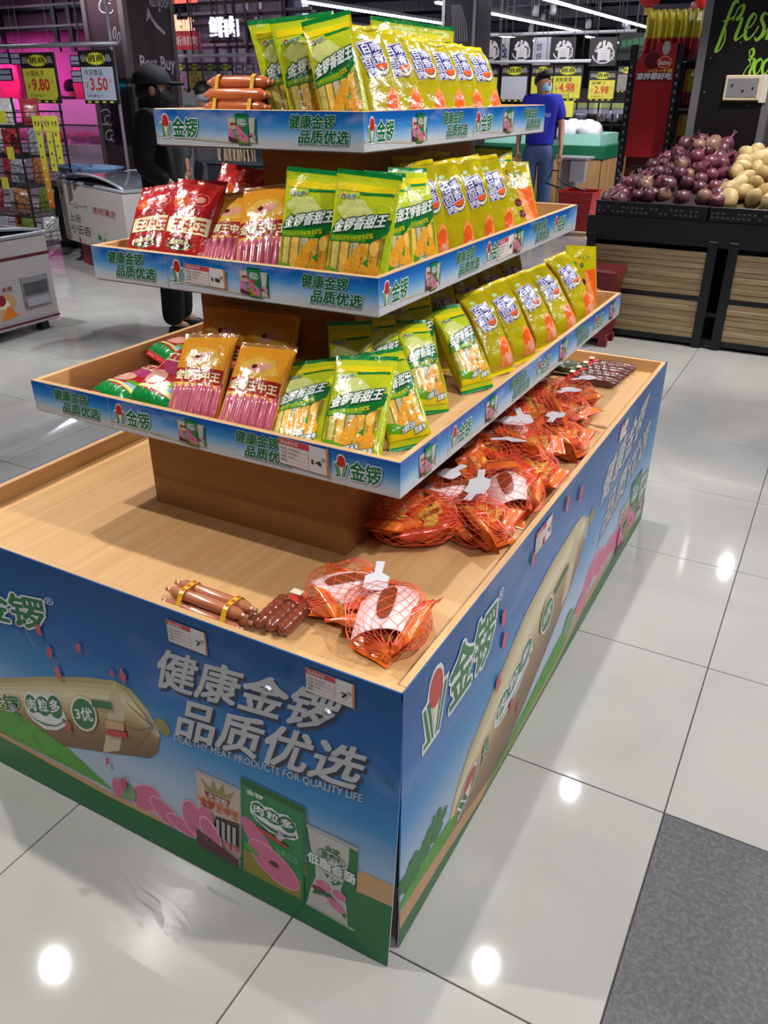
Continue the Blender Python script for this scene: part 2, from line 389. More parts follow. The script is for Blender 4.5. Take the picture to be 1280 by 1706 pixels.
# ------------------------------------------------------------------ printed artwork pieces
def draw_logo(a, x, y, wd, ht, txt=True, out=.05, reg=False):
    """sprout emblem and the two brand characters in green with white edge"""
    iw = ht*.72
    def P(u, v): return (x+u*iw, y+v*ht)
    a.poly([P(-.06, .66), P(.14, .70), P(.22, .92), P(.34, 1.03), P(.5, 1.06), P(.66, 1.03), P(.78, .92), P(.84, .72), P(1.06, .72), P(.74, -.06), P(.0, -.06), P(.0, .12), P(.12, .12)], WHITE)
    a.poly([P(0, .6), P(.10, .62), P(.36, 0), P(.06, 0), P(.06, .07), P(.2, .07)], GREEN)
    a.poly([P(.14, .64), P(.27, .66), P(.47, 0), P(.40, 0)], GREEN)
    a.poly([P(.98, .66), P(.86, .66), P(.62, 0), P(.70, 0)], GREEN)
    a.poly([P(.80, .66), P(.72, .66), P(.53, 0), P(.58, 0)], GREEN)
    a.poly([P(.34, .62), P(.66, .62), P(.5, .05)], CREAM)
    a.ell(*P(.5, .73), iw*.27, ht*.27, RED)
    if txt: a.text('金锣', x+iw*1.1, y, x+wd, y+ht*.86, GREEN, bold=.03, out=(WHITE, out))
    if reg: a.text('®', x+wd+ht*.06, y+ht*.75, x+wd+ht*.26, y+ht*.95, WHITE)
def draw_slogan(a, x, y, wd, ht, col, outc, out=.05, en=True, shear=.18):
    """slogan in two lines, bottom-left corner x,y"""
    a.text('健康金锣', x, y+ht*.56, x+wd*.78, y+ht, col, bold=.035, shear=shear, out=(outc, out))
    a.text('品质优选', x+wd*.14, y+ht*.10, x+wd, y+ht*.52, col, bold=.035, shear=shear, out=(outc, out))
    if en: a.text('HEALTHY MEAT PRODUCTS FOR QUALITY LIFE', x+wd*.12, y, x+wd*.98, y+ht*.07, col, bold=.01)
def pack_art(k, detail=True):
    a = Art()
    if k == 0:      # pale pack with crown
        a.poly([(0, .02), (1, 0), (1, .98), (0, 1)], SILVER); a.poly([(.03, .05), (.98, .03), (.97, .94), (.03, .96)], mat('print_blush', '#c9b1a6', .4))
        a.rect(.03, .62, .97, .70, TAN)
        a.poly([(.25, .70), (.72, .70), (.78, .78), (.2, .78)], DRED)
        if detail:
            a.poly([(.24, .79), (.12, .92), (.34, .83), (.40, .96), (.5, .84), (.62, .96), (.66, .83), (.88, .92), (.76, .79)], mat('print_gold', '#8b8a4e', .4))
            a.text('无淀粉', .28, .705, .72, .77, WHITE, bold=.02); a.text('金锣王中王', .1, .58, .95, .68, RED, bold=.03)
        a.poly([(.38, .30), (.45, .52), (.97, .56), (.97, .22)], mat('print_window', '#4a3a34', .4))
        for q in range(4): a.rect(.48+.12*q, .28, .55+.12*q, .5, SILVER, lv=30)
        a.ell(.22, .42, .2, .16, PINK, .5, lv=31); a.ell(.35, .28, .28, .15, PINK, -.5, lv=32); a.ring(.35, .28, .28, .15, .03, PINK2, -.5, lv=33)
        a.poly([(.03, .05), (.98, .03), (.98, .12), (.03, .26)], mat('print_wine', '#5a2c33', .4), lv=33)
        if detail: a.text('肉含量高', .5, .18, .95, .26, RED, bold=.03, out=(WHITE, .05))
        a.lv = 40
    elif k == 1:    # green pack with badge
        a.poly([(0, .0), (1, 0), (.99, 1), (.0, 1)], GREEN); a.poly([(.03, .04), (.96, .04), (.96, .93), (.03, .93)], mat('print_mid_green', '#128043', .35))
        a.rect(.0, .94, .99, .985, DGREEN)
        a.poly([(.03, .04), (.96, .04), (.96, .24), (.5, .22), (.03, .28)], mat('print_olive', '#8f8428', .4))
        a.ell(.30, .42, .34, .12, PINK, -.5); a.ell(.52, .26, .42, .15, PINK, -.25); a.ring(.52, .26, .42, .15, .012, PINK2, -.25); a.ell(.53, .27, .08, .03, mat('print_brown', '#6a3a26', .5))
        a.poly([(.06, .36), (.3, .3), (.24, .26), (.05, .3)], LGREEN)
        draw_badge(a, .16, .60, .72, .24)
        a.ell(.5, .545, .26, .02, RED, -.12)
        if detail: a.text('金锣', .1, .87, .36, .92, WHITE, bold=.03); a.text('品质之选', .55, .40, .9, .47, mat('print_mint', '#6fc084', .4))
    else:           # white waist-shaped pack with green sides
        a.poly([(0, .0), (1, .0), (1, 1), (.0, 1)], GREEN); a.rect(.0, .0, 1, .025, SILVER); a.rect(0, .955, 1, 1, SILVER)
        a.poly([(.03, .03), (.86, .03), (.82, .25), (.70, .42), (.78, .6), (.84, .8), (.84, .955), (.03, .955), (.10, .72), (.18, .6), (.2, .42), (.08, .2)], mat('print_offwhite', '#bdb9b4', .4))
        if detail:
            a.text('金锣', .38, .80, .66, .86, GREEN, bold=.03); a.text('健食力', .3, .70, .72, .78, GREEN, bold=.02); a.ring(.51, .74, .28, .07, .012, GREEN, n=20)
            a.text('低脂香肠', .04, .56, .97, .68, WHITE, bold=.05, out=(GREEN, .06)); a.poly([(.36, .52), (.74, .50), (.55, .42)], GREEN); a.text('60', .46, .46, .62, .52, WHITE, bold=.02)
        a.ell(.36, .36, .15, .05, PINK); a.ell(.68, .34, .14, .05, PINK); a.ell(.28, .28, .15, .035, DRED); a.poly([(.14, .2), (.4, .25), (.82, .1), (.8, .18), (.5, .3), (.2, .28)], DGREEN); a.ell(.62, .2, .18, .05, PINK, -.2)
    return a
def draw_badge(a, x, y, wd, ht, m=None):
    """three characters in green bubbles over a white smile"""
    def P(u, v): return (x+u*wd, y+v*ht)
    pts = [P(-.02, .55), P(.02, .86), P(.16, 1.02), P(.30, .92), P(.46, 1.0), P(.60, .90), P(.78, 1.02), P(.96, .82), P(.99, .52), P(1.03, .28), P(.94, .10), P(.70, -.04), P(.40, -.06), P(.12, .16), P(.0, .36)]
    a.poly(pts, WHITE)
    a.ell(*P(.17, .66), wd*.15, ht*.27, GREEN); a.ell(*P(.48, .62), wd*.18, ht*.28, GREEN); a.ell(*P(.79, .62), wd*.18, ht*.32, GREEN, lv=a.lv); a.rect(x+wd*.15, y+ht*.42, x+wd*.8, y+ht*.72, GREEN, lv=a.lv)
    for c, u0, u1 in (('肉', .07, .28), ('粒', .36, .60), ('多', .66, .92)): a.text(c, x+u0*wd, y+.47*ht, x+u1*wd, y+.82*ht, WHITE, bold=.03)
    a.line([P(.04, .40), P(.2, .2), P(.45, .09), P(.72, .09), P(.92, .22)], [.012*wd, .03*wd, .05*wd, .035*wd, .02*wd], GREEN)
    a.ell(*P(.95, .27), wd*.035, ht*.06, GREEN)
PACKART = [pack_art(k) for k in range(3)]; PACKSIMPLE = [pack_art(k, False) for k in range(3)]

# ------------------------------------------------------------------ the display stand
stand = thing('display_stand', 'large tiered wooden promotion stand with blue printed panels and three trays', 'display stand', (0, 0, 0))
W, D, HB, LIP = 1.2116, 2.016, .6286, .042
ZF = HB-LIP                         # base deck height
def flare(z): return -.046*max(0, 1-max(z, 0)/.60)**1.6
SKY = ramp_mat('printed_sky', 'Z', [(0, '#c4cad2'), (.30, '#a6bcd4'), (.50, '#3488c2'), (.72, '#005ca4'), (1, '#004a88')], .3, .05, (3.2, .14), HB, spec=.25)
# front panel: a thin printed sheet whose foot flares outwards
def sheet(name, u0, u1, mp, n=40, mat_=SKY, th=.003):
    vs = []; fs = []; m = MB()
    for k in range(n+1):
        z = .004+(HB-.004)*k/n
        vs += [mp(u0, z, 0), mp(u1, z, 0), mp(u1, z, -th), mp(u0, z, -th)]
    for k in range(n):
        for j in range(4): fs.append((4*k+j, 4*k+(j+1) % 4, 4*k+4+(j+1) % 4, 4*k+4+j))
    fs += [(3, 2, 1, 0), (4*n, 4*n+1, 4*n+2, 4*n+3)]
    m.add(vs, fs, mat_); return m.build(name, stand)
fmap = lambda u, z, d: (u, flare(z)-d, z)
rmap = lambda u, z, d: (.0005+d, u, z)
bmap = lambda u, z, d: (u, D+.0005+d, z)
lmap = lambda u, z, d: (-W-.0005-d, u, z)
front = sheet('front_panel', -W, 0, fmap); right = sheet('right_panel', 0, D, rmap); sheet('back_panel', -W, 0, bmap); sheet('left_panel', 0, D, lmap)
front['label'] = 'blue printed front panel with white slogan and product pictures'; right['label'] = 'blue printed side panel with logo, sausage and slogan'
SAUS = ramp_mat('printed_sausage', 'Z', [(.08, '#7d5f3c'), (.26, '#8c6a42'), (.42, '#b9a06c'), (.52, '#cbb98a'), (.66, '#a58f58')], .3, .4, None, HB)
SAUSR = ramp_mat('printed_sausage_side', 'Z', [(.0, '#7d5f3c'), (.22, '#94704a'), (.45, '#b9a06c'), (.62, '#cfc09a'), (.8, '#a58f58')], .3, .4, None, HB)
CLOUD = mat('print_cloud', '#a9bcd8', .35); CLOUD2 = mat('print_cloud_white', '#c3cfe2', .35); GRASS = mat('print_grass', '#4d9a2c', .4, var=.3, vscale=40); MINT = mat('print_trees', '#3f7a44', .5, var=.4, vscale=80)
CHUNK = mat('print_meat_chunk', '#c64b62', .4)
def jag(cx, cy, rx, ry, seed, n=26, amt=.3):
    r = random.Random(seed); return [(cx+rx*math.cos(2*PI*k/n)*(1-amt*r.random()), cy+ry*math.sin(2*PI*k/n)*(1-amt*r.random())) for k in range(n)]
def chunks(a, pts, s=.014):
    for k, (x, z) in enumerate(pts):
        r = random.Random(k); t = r.random()*3; q = s*(.7+.7*r.random())
        a.poly([(x+q*math.cos(t)*.6, z+q*1.2*math.sin(t)), (x+q*.6*math.cos(t+1.5), z+q*math.sin(t+1.6)), (x+q*.7*math.cos(t+3), z+q*1.2*math.sin(t+3)), (x+q*.6*math.cos(t+4.5), z+q*math.sin(t+4.6))], CHUNK)
def bands(a, top, bot, n=14):
    stops = [(0, (168, 146, 92)), (.14, (205, 190, 142)), (.26, (222, 212, 176)), (.42, (196, 172, 116)), (.6, (150, 118, 70)), (.8, (128, 94, 56)), (1, (104, 76, 46))]
    L = a.lv+1
    for k in range(n):
        f = (k+.5)/n
        for (p0, c0), (p1, c1) in zip(stops, stops[1:]):
            if p0 <= f <= p1: t = (f-p0)/(p1-p0); col = tuple((x+(y-x)*t)/255 for x, y in zip(c0, c1))
        m = mat('print_sausage_tone_%s' % 'abcdefghijklmnop'[k], col, .3, var=0)
        def row(v): return [(t[0]+(q[0]-t[0])*v, t[1]+(q[1]-t[1])*v) for t, q in zip(top, bot)]
        r0, r1 = row(k/n), row((k+1)/n); vs = r0+r1; N = len(r0)
        a._put(vs, [(i, i+1, N+i+1, N+i) for i in range(N-1)], m, L)
    a.lv = L
def cloud_mat():
    m = bpy.data.materials.new('printed_cloud'); m.use_nodes = True; nt = m.node_tree; b = nt.nodes['Principled BSDF']; b.inputs['Base Color'].default_value = (*lin('#c9d6e6'), 1); b.inputs['Roughness'].default_value = .3
    tc = nt.nodes.new('ShaderNodeTexCoord'); uv = nt.nodes.new('ShaderNodeVectorMath'); uv.operation = 'MULTIPLY_ADD'; uv.inputs[1].default_value = (2, 2, 2); uv.inputs[2].default_value = (-1, -1, -1); nt.links.new(tc.outputs['UV'], uv.inputs[0])
    ln = nt.nodes.new('ShaderNodeVectorMath'); ln.operation = 'LENGTH'; nt.links.new(uv.outputs[0], ln.inputs[0])
    n = nt.nodes.new('ShaderNodeTexNoise'); n.inputs['Scale'].default_value = 26; n.inputs['Detail'].default_value = 6; nt.links.new(tc.outputs['Object'], n.inputs['Vector'])
    ma = nt.nodes.new('ShaderNodeMath'); ma.operation = 'MULTIPLY_ADD'; ma.inputs[1].default_value = 1.5; nt.links.new(n.outputs['Fac'], ma.inputs[0]); su = nt.nodes.new('ShaderNodeMath'); su.operation = 'SUBTRACT'; su.inputs[0].default_value = .15; nt.links.new(ln.outputs['Value'], su.inputs[1]); nt.links.new(su.outputs[0], ma.inputs[2])
    mr = nt.nodes.new('ShaderNodeMapRange'); mr.inputs['From Min'].default_value = .0; mr.inputs['From Max'].default_value = .75; mr.inputs['To Max'].default_value = .8; nt.links.new(ma.outputs[0], mr.inputs['Value']); nt.links.new(mr.outputs[0], b.inputs['Alpha'])
    return m
CLM = cloud_mat()
def cloud(parent, mp, cx, cz, rx, rz, d=.0005):
    n = 6; vs = []; uv = []; fs = []
    for i in range(n+1):
        for j in range(n+1): vs.append(mp(cx-rx+2*rx*i/n, cz-rz+2*rz*j/n, d)); uv.append((i/n, j/n))
    for i in range(n):
        for j in range(n): q = i*(n+1)+j; fs.append((q, q+n+1, q+n+2, q+1))
    me = bpy.data.meshes.new('cloud_print'); me.from_pydata(vs, [], fs); me.materials.append(CLM); u = me.uv_layers.new(name='uv')
    for l in me.loops: u.data[l.index].uv = uv[l.vertex_index]
    obj('cloud_print', me, parent)
for k, c_ in enumerate(((-.87, .40, .15, .13), (-.80, .34, .14, .08), (-.10, .20, .14, .05))): cloud(front, fmap, *c_, d=.0004+.00004*k)
for k, c_ in enumerate(((.28, .34, .10, .20), (.16, .22, .16, .08), (.62, .44, .20, .10), (1.3, .26, .3, .08))): cloud(right, rmap, *c_, d=.0004+.00004*k)
# --- front print
a = Art()
a.poly([(-1.2116, .02), (0, .02), (0, .205), (-.06, .205), (-.3, .12), (-.48, .085), (-.72, .085), (-1.2, .10)], TAN, 3)
a.poly([(-1.2116, .10), (-1.2116, .20), (-1.0, .185), (-.83, .15), (-.70, .095)], GRASS, 4); a.poly([(-1.05, .17), (-.9, .155), (-.74, .10), (-.83, .10)], LGREEN, 5)
a.poly([(-1.2116, .004), (0, .004), (0, .155), (-.06, .152), (-.3, .102), (-.5, .075), (-.72, .07), (-1.2116, .09)], GREEN, 6)
a.lv = 6
sky = a.emit('ground_print', front, fmap, maxlen=.03)
a = Art()       # sausage
body = [(-1.2116, .17), (-1.08, .245), (-.9, .32), (-.75, .375), (-.66, .40), (-.615, .395), (-.575, .365), (-.555, .335), (-.545, .305), (-.555, .262), (-.58, .235), (-.62, .222), (-.72, .19), (-.9, .135), (-1.1, .085), (-1.2116, .06)]
bands(a, [(-1.2116, .17), (-1.08, .245), (-.9, .32), (-.75, .375), (-.66, .40), (-.615, .395), (-.575, .365), (-.555, .335), (-.545, .305)], [(-1.2116, .06), (-1.1, .085), (-.9, .135), (-.72, .19), (-.62, .222), (-.58, .235), (-.565, .25), (-.555, .265), (-.545, .305)])
a.poly([(-.66, .40), (-.64, .33), (-.655, .26), (-.67, .215), (-.72, .19), (-.70, .26), (-.69, .33)], mat('print_sausage_sheen', '#c7b995', .4))
a.poly([(-.585, .355), (-.562, .345), (-.553, .318), (-.562, .303), (-.583, .318)], SILVER); a.poly(jag(-.537, .335, .025, .022, 5), mat('print_sausage_end', '#8f8a4a', .4))
for t in (.36, .34, .30, .27): a.line([(-.562, .325), (-.60, t), (-.635, t+(t-.315)*.7)], [.004, .003, .001], mat('print_sausage_fold', '#8b7444', .4), lv=8)
a.lv = 9
b2 = Art(); draw_badge(b2, 0, 0, 1, 1); a.quadmap(b2, (-.955, .165), (-.825, .205), (-.835, .30), (-.965, .255))
b3 = Art(); b3.text('金锣', 0, 0, 1, 1, GREEN, bold=.04, out=(CREAM, .05)); a.quadmap(b3, (-1.10, .16), (-.985, .19), (-.985, .235), (-1.10, .205))
a.ell(-.765, .275, .038, .05, CREAM, -.5); a.ell(-.765, .275, .033, .044, GREEN, -.5); b4 = Art(); b4.text('3优', 0, 0, 1, 1, WHITE, bold=.03); a.quadmap(b4, (-.79, .25), (-.737, .266), (-.74, .30), (-.793, .282))
a.poly([(-.735, .325), (-.675, .34), (-.675, .322), (-.735, .306)], GREEN); a.poly([(-.70, .262), (-.64, .278), (-.64, .262), (-.70, .246)], RED); a.poly([(-.70, .285), (-.645, .30), (-.645, .28), (-.70, .264)], mat('print_peach', '#c9a078', .4))
chunks(a, [(-.87, .455), (-.845, .405), (-.83, .36), (-.75, .45), (-.66, .42), (-.63, .425), (-.82, .22), (-.705, .175), (-.66, .135)])
a.emit('sausage_picture', front, fmap, maxlen=.03)
a = Art()
for (x, z, rx, ry, r) in ((-.60, .12, .05, .035, .6), (-.545, .105, .05, .028, -.5), (-.50, .095, .045, .02, -.2), (-.47, .13, .03, .045, .2)): a.ell(x, z, rx, ry, PINK, r); a.ring(x, z, rx, ry, .004, PINK2, r)
a.ell(-.66, .115, .03, .025, mat('print_vegetable', '#6f9f6a', .4)); a.ell(-.685, .11, .016, .026, PINK)
a.emit('ham_picture', front, fmap, maxlen=.03)
for k, q in enumerate([((-.462, .06), (-.346, .058), (-.341, .270), (-.457, .265)), ((-.343, .052), (-.190, .052), (-.188, .295), (-.340, .300)), ((-.186, .055), (-.074, .048), (-.076, .256), (-.189, .258))]):
    a = Art(); a.quadmap(PACKART[k], *q); a.emit('pack_picture', front, fmap, eps=.0012+.0012*(k == 1), maxlen=.03)
a = Art()
def fslog(a):
    for t, A, B, C, Dd in (('健康金锣', (-.547, .432), (-.150, .483), (-.108, .578), (-.520, .530)), ('品质优选', (-.502, .330), (-.090, .385), (-.055, .484), (-.476, .430))):
        s = Art(); s.text(t, 0, 0, 1, 1, SHADOWBLUE, bold=.03); a.quadmap(s, *[(p[0]+.006, p[1]-.006) for p in (A, B, C, Dd)])
        s = Art(); s.text(t, 0, 0, 1, 1, mat('print_slogan', '#b9babd', .4), bold=.03); a.quadmap(s, A, B, C, Dd)
    s = Art(); s.text('HEALTHY MEAT PRODUCTS FOR QUALITY LIFE', 0, 0, 1, 1, MATS['print_slogan'], bold=.012); a.quadmap(s, (-.508, .308), (-.072, .362), (-.070, .383), (-.506, .329))
fslog(a); o = a.emit('slogan_lettering', front, fmap, maxlen=.04); o['label'] = 'white slogan lettering'
a = Art(); l = Art(); draw_logo(l, 0, 0, 1, .42, reg=True); 
for it in l.items: pass
a.quadmap(l, (-1.19, .40), (-.845, .455), (-.845, .68), (-1.19, .625)); a.emit('logo', front, fmap, maxlen=.04)
# --- right print
a = Art()
a.poly([(0, .10), (.1, .10), (.28, .07), (.5, .03), (.9, .03), (1.2, .1), (1.6, .09), (2.016, .08), (2.016, .004), (0, .004)], TAN, 3)
a.poly([(0, .13), (.1, .14), (.22, .13), (.30, .09), (.2, .08), (0, .11)], GRASS, 4); a.poly(jag(.06, .165, .09, .045, 7, 40, .5), MINT, 5); a.poly(jag(.14, .18, .07, .05, 8, 40, .5), MINT, 5)
a.poly([(.40, .02), (.7, .075), (.95, .12), (1.1, .12), (1.02, .05), (.8, .03)], GRASS, 4)
a.poly([(0, .055), (.2, .04), (.4, .016), (.9, .016), (1.2, .06), (1.5, .07), (2.016, .10), (2.016, .004), (0, .004)], GREEN, 6); a.lv = 6
a.emit('ground_print', right, rmap, maxlen=.08)
a = Art()
bands(a, [(.215, .075), (.22, .13), (.25, .19), (.30, .245), (.45, .33), (.62, .415), (.80, .455), (.98, .47), (1.06, .46), (1.11, .425), (1.12, .375)], [(.215, .075), (.225, .06), (.24, .045), (.32, .02), (.5, .03), (.68, .09), (.85, .17), (1.0, .25), (1.08, .31), (1.10, .34), (1.12, .375)])
a.poly([(.98, .47), (.96, .36), (.93, .24), (.99, .25), (1.03, .36), (1.04, .465)], MATS['print_sausage_sheen']); a.ell(1.105, .40, .02, .035, SILVER); a.poly(jag(1.15, .41, .03, .035, 5), MATS['print_sausage_end'])
b2 = Art(); draw_badge(b2, 0, 0, 1, 1); a.quadmap(b2, (.46, .15), (.69, .225), (.69, .325), (.46, .25))
b3 = Art(); draw_logo(b3, 0, 0, 1, 1.0); a.quadmap(b3, (.26, .09), (.42, .15), (.42, .215), (.26, .155))
a.ell(.79, .30, .05, .055, CREAM, .3); a.ell(.79, .30, .044, .047, GREEN, .3); b4 = Art(); b4.text('3优', 0, 0, 1, 1, WHITE, bold=.03); a.quadmap(b4, (.76, .27), (.82, .29), (.82, .33), (.76, .31)); a.poly([(.84, .345), (.95, .37), (.95, .35), (.84, .325)], GREEN)
chunks(a, [(.45, .50), (.47, .43), (.45, .33), (.62, .555), (.69, .565), (.86, .585), (.56, .18), (.62, .13), (.98, .56)], .02)
a.emit('sausage_picture', right, rmap)
a = Art()
for (x, z, rx, ry, r) in ((1.25, .17, .08, .05, .4), (1.35, .16, .09, .05, -.3), (1.45, .15, .08, .04, .2), (1.16, .12, .06, .03, .2), (1.55, .14, .07, .04, 0)): a.ell(x, z, rx, ry, PINK, r); a.ring(x, z, rx, ry, .005, PINK2, r)
a.ell(1.04, .12, .05, .04, MATS['print_vegetable']); a.emit('ham_picture', right, rmap)
for k, (x0, x1, z0, z1) in enumerate([(1.57, 1.70, .05, .24), (1.70, 1.86, .04, .28), (1.86, 1.985, .05, .235)]):
    a = Art(); a.quadmap(PACKART[k], (x0, z0), (x1, z0), (x1, z1), (x0, z1)); a.emit('pack_picture', right, rmap, eps=.0012)
a = Art()
for t, A, B, C, Dd in (('健康金锣', (1.23, .395), (1.70, .475), (1.76, .60), (1.27, .515)), ('品质优选', (1.30, .27), (1.84, .36), (1.89, .475), (1.34, .385))):
    s = Art(); s.text(t, 0, 0, 1, 1, SHADOWBLUE, bold=.03); a.quadmap(s, *[(p[0]+.006, p[1]-.006) for p in (A, B, C, Dd)])
    s = Art(); s.text(t, 0, 0, 1, 1, MATS['print_slogan'], bold=.03); a.quadmap(s, A, B, C, Dd)
s = Art(); s.text('HEALTHY MEAT PRODUCTS FOR QUALITY LIFE', 0, 0, 1, 1, MATS['print_slogan'], bold=.012); a.quadmap(s, (1.28, .235), (1.82, .325), (1.82, .348), (1.28, .258))
a.emit('slogan_lettering', right, rmap)['label'] = 'white slogan lettering'
a = Art(); l = Art(); draw_logo(l, 0, 0, 1, .42, reg=True); a.quadmap(l, (.075, .44), (.405, .445), (.405, .80), (.075, .80)); a.emit('logo', right, rmap)
# --- price tags
def price_tag(parent, A, B, C, Dd, mp, price, cents):
    """paper shelf label with red header"""
    PAPER = mat('label_paper', '#d9d4d0', .5); PR = mat('label_red', '#c4404a', .5)
    a = Art(); u = Art(); u.rect(0, 0, 1, 1, mat('label_edge', '#c9a58c', .5)); u.rect(.01, .02, .975, .98, PAPER); u.rect(.01, .74, .62, .98, PR); u.rect(.955, .0, .985, 1, OR)
    u.text('商品标价签', .05, .79, .40, .93, PAPER, bold=.01)
    for k in range(4): u.rect(.02, .14+.15*k, .60, .15+.15*k, PR, lv=9)
    u.rect(.60, .05, .607, .72, PR, lv=9)
    for k, t in enumerate(('品名', '产地', '规格', '编码')): u.text(t, .04, .60-.15*k, .16, .69-.15*k, BLACK, lv=10)
    for k in range(3): u.rect(.19, .63-.15*k, .42-.05*k, .66-.15*k, GREY, lv=10)
    u.text(price, .73-.06*(len(price)-1), .2, .86, .62, BLACK, bold=.03, keep=True, lv=11); u.text(cents, .87, .48, .94, .64, BLACK, lv=11)
    a.quadmap(u, A, B, C, Dd); a.lv = 12; return a.emit('price_tag', parent, mp, eps=.0018)
price_tag(front, (-.494, .556), (-.400, .556), (-.400, .607), (-.494, .607), fmap, '7', '90')
price_tag(front, (-.184, .563), (-.088, .563), (-.088, .614), (-.184, .614), fmap, '7', '90')
price_tag(right, (.63, .555), (.745, .555), (.745, .612), (.63, .612), rmap, '9', '90')
price_tag(right, (1.37, .555), (1.46, .555), (1.46, .608), (1.37, .608), rmap, '9', '90')
# --- base carcass, deck and rim
TH = .018
mb = MB().box(-W+.004, .004, ZF-.016, -.004, D-.004, ZF, OAK_Y); deck = mb.build('base_deck', stand)
for (x0, y0, x1, y1, mm) in ((-W+.003, .002, -.003, TH, OAK_X), (-W+.003, D-TH, -.003, D-.002, OAK_X), (-W+.002, TH, -W+TH, D-TH, OAK_Y), (-TH, TH, -.002, D-TH, OAK_Y)):
    MB().box(x0, y0, ZF, x1, y1, HB, mm, bev=.0015).build('base_rim', stand)
MB().box(-W+.01, .01, .01, -.01, D-.01, ZF-.018, mat('carcass_board', '#6a5238', .7)).build('base_carcass', stand)
# --- columns and trays
TR = [dict(xr=-.1394, yf=.2490, xl=-1.0674, yb=1.7700, zt=.9013, zb=.8316),
      dict(xr=-.2655, yf=.3963, xl=-.9746, yb=1.6037, zt=1.1765, zb=1.1066),
      dict(xr=-.3578, yf=.5076, xl=-.8537, yb=1.5087, zt=1.4398, zb=1.3726)]
CC = [(-.606, 1.008, .268, .626, ZF, .845), (-.606, 1.008, .205, .465, .845, 1.12), (-.606, 1.008, .108, .33, 1.12, 1.386)]
for cx, cy, ax, by, z0, z1 in CC:
    for (x0, y0, x1, y1, mm) in ((cx-ax, cy-by, cx+ax, cy-by+.016, OAKC), (cx-ax, cy+by-.016, cx+ax, cy+by, OAKC), (cx-ax, cy-by+.016, cx-ax+.016, cy+by-.016, OAKC), (cx+ax-.016, cy-by+.016, cx+ax, cy+by-.016, OAKC)):
        MB().box(x0, y0, z0, x1, y1, z1, mm, bev=.001).build('column_board', stand)
ST = []
for k, t in enumerate(TR):
    ST.append(ramp_mat('tray_strip_%s' % 'abc'[k], 'Z', [(0, '#c6c5c6'), (.17, '#c2c3c8'), (.30, '#9cbcd8'), (.58, '#3a8ccc'), (.84, '#0f62b4'), (1, '#0a52a2')], .28, .35, (9, .35), t['zt']-t['zb']))
SAND = mat('print_sand', '#b9b39a', .4)
class Parts:
    def __init__(s, parent, mp): s.p, s.mp = parent, mp
    def put(s, name, a): a.emit(name, s.p, s.mp, step=.00005)
def strip_unit(A, s, h, parts='lps', lo=0, hi=9):
    """one repeat of the tray strip starting at s"""
    def ok(x0, x1): return x0 > lo-.001 and x1 < hi+.001
    if lo < s+.001 < hi: a = Art(); a.rect(s, 0, s+.0012, h, mat('strip_seam', '#8fa4c0', .4)); A.put('strip_seam', a)
    if ok(s, s+.2): a = Art(); a.poly([(s+.0, h*.24), (s+.06, h*.20), (s+.2, h*.10), (s+.2, h*.13), (s+.08, h*.26), (s, h*.29)], SAND); A.put('sand_print', a)
    if 'l' in parts and ok(s+.015, s+.125): a = Art(); a.lv = 4; draw_logo(a, s+.014, h*.22, .098, h*.62); A.put('logo', a)
    if 'p' in parts and ok(s+.188, s+.275):
        for k, (x0, x1, z0, z1) in enumerate([(.190, .216, .13, .80), (.238, .259, .13, .80), (.210, .241, .09, .90)]):
            a = Art(); a.lv = 8+18*(k == 2); kk = (0, 2, 1)[k]; a.quadmap(PACKSIMPLE[kk], (s+x0, h*z0), (s+x1, h*z0), (s+x1, h*z1), (s+x0, h*z1)); A.put('pack_picture', a)
    if 's' in parts and ok(s+.337, s+.468): a = Art(); a.lv = 4; draw_slogan(a, s+.337, h*.10, .131, h*.80, mat('print_deep_green', '#07592c', .35), mat('print_pale', '#b9cfc8', .4), .035); A.put('slogan_lettering', a)
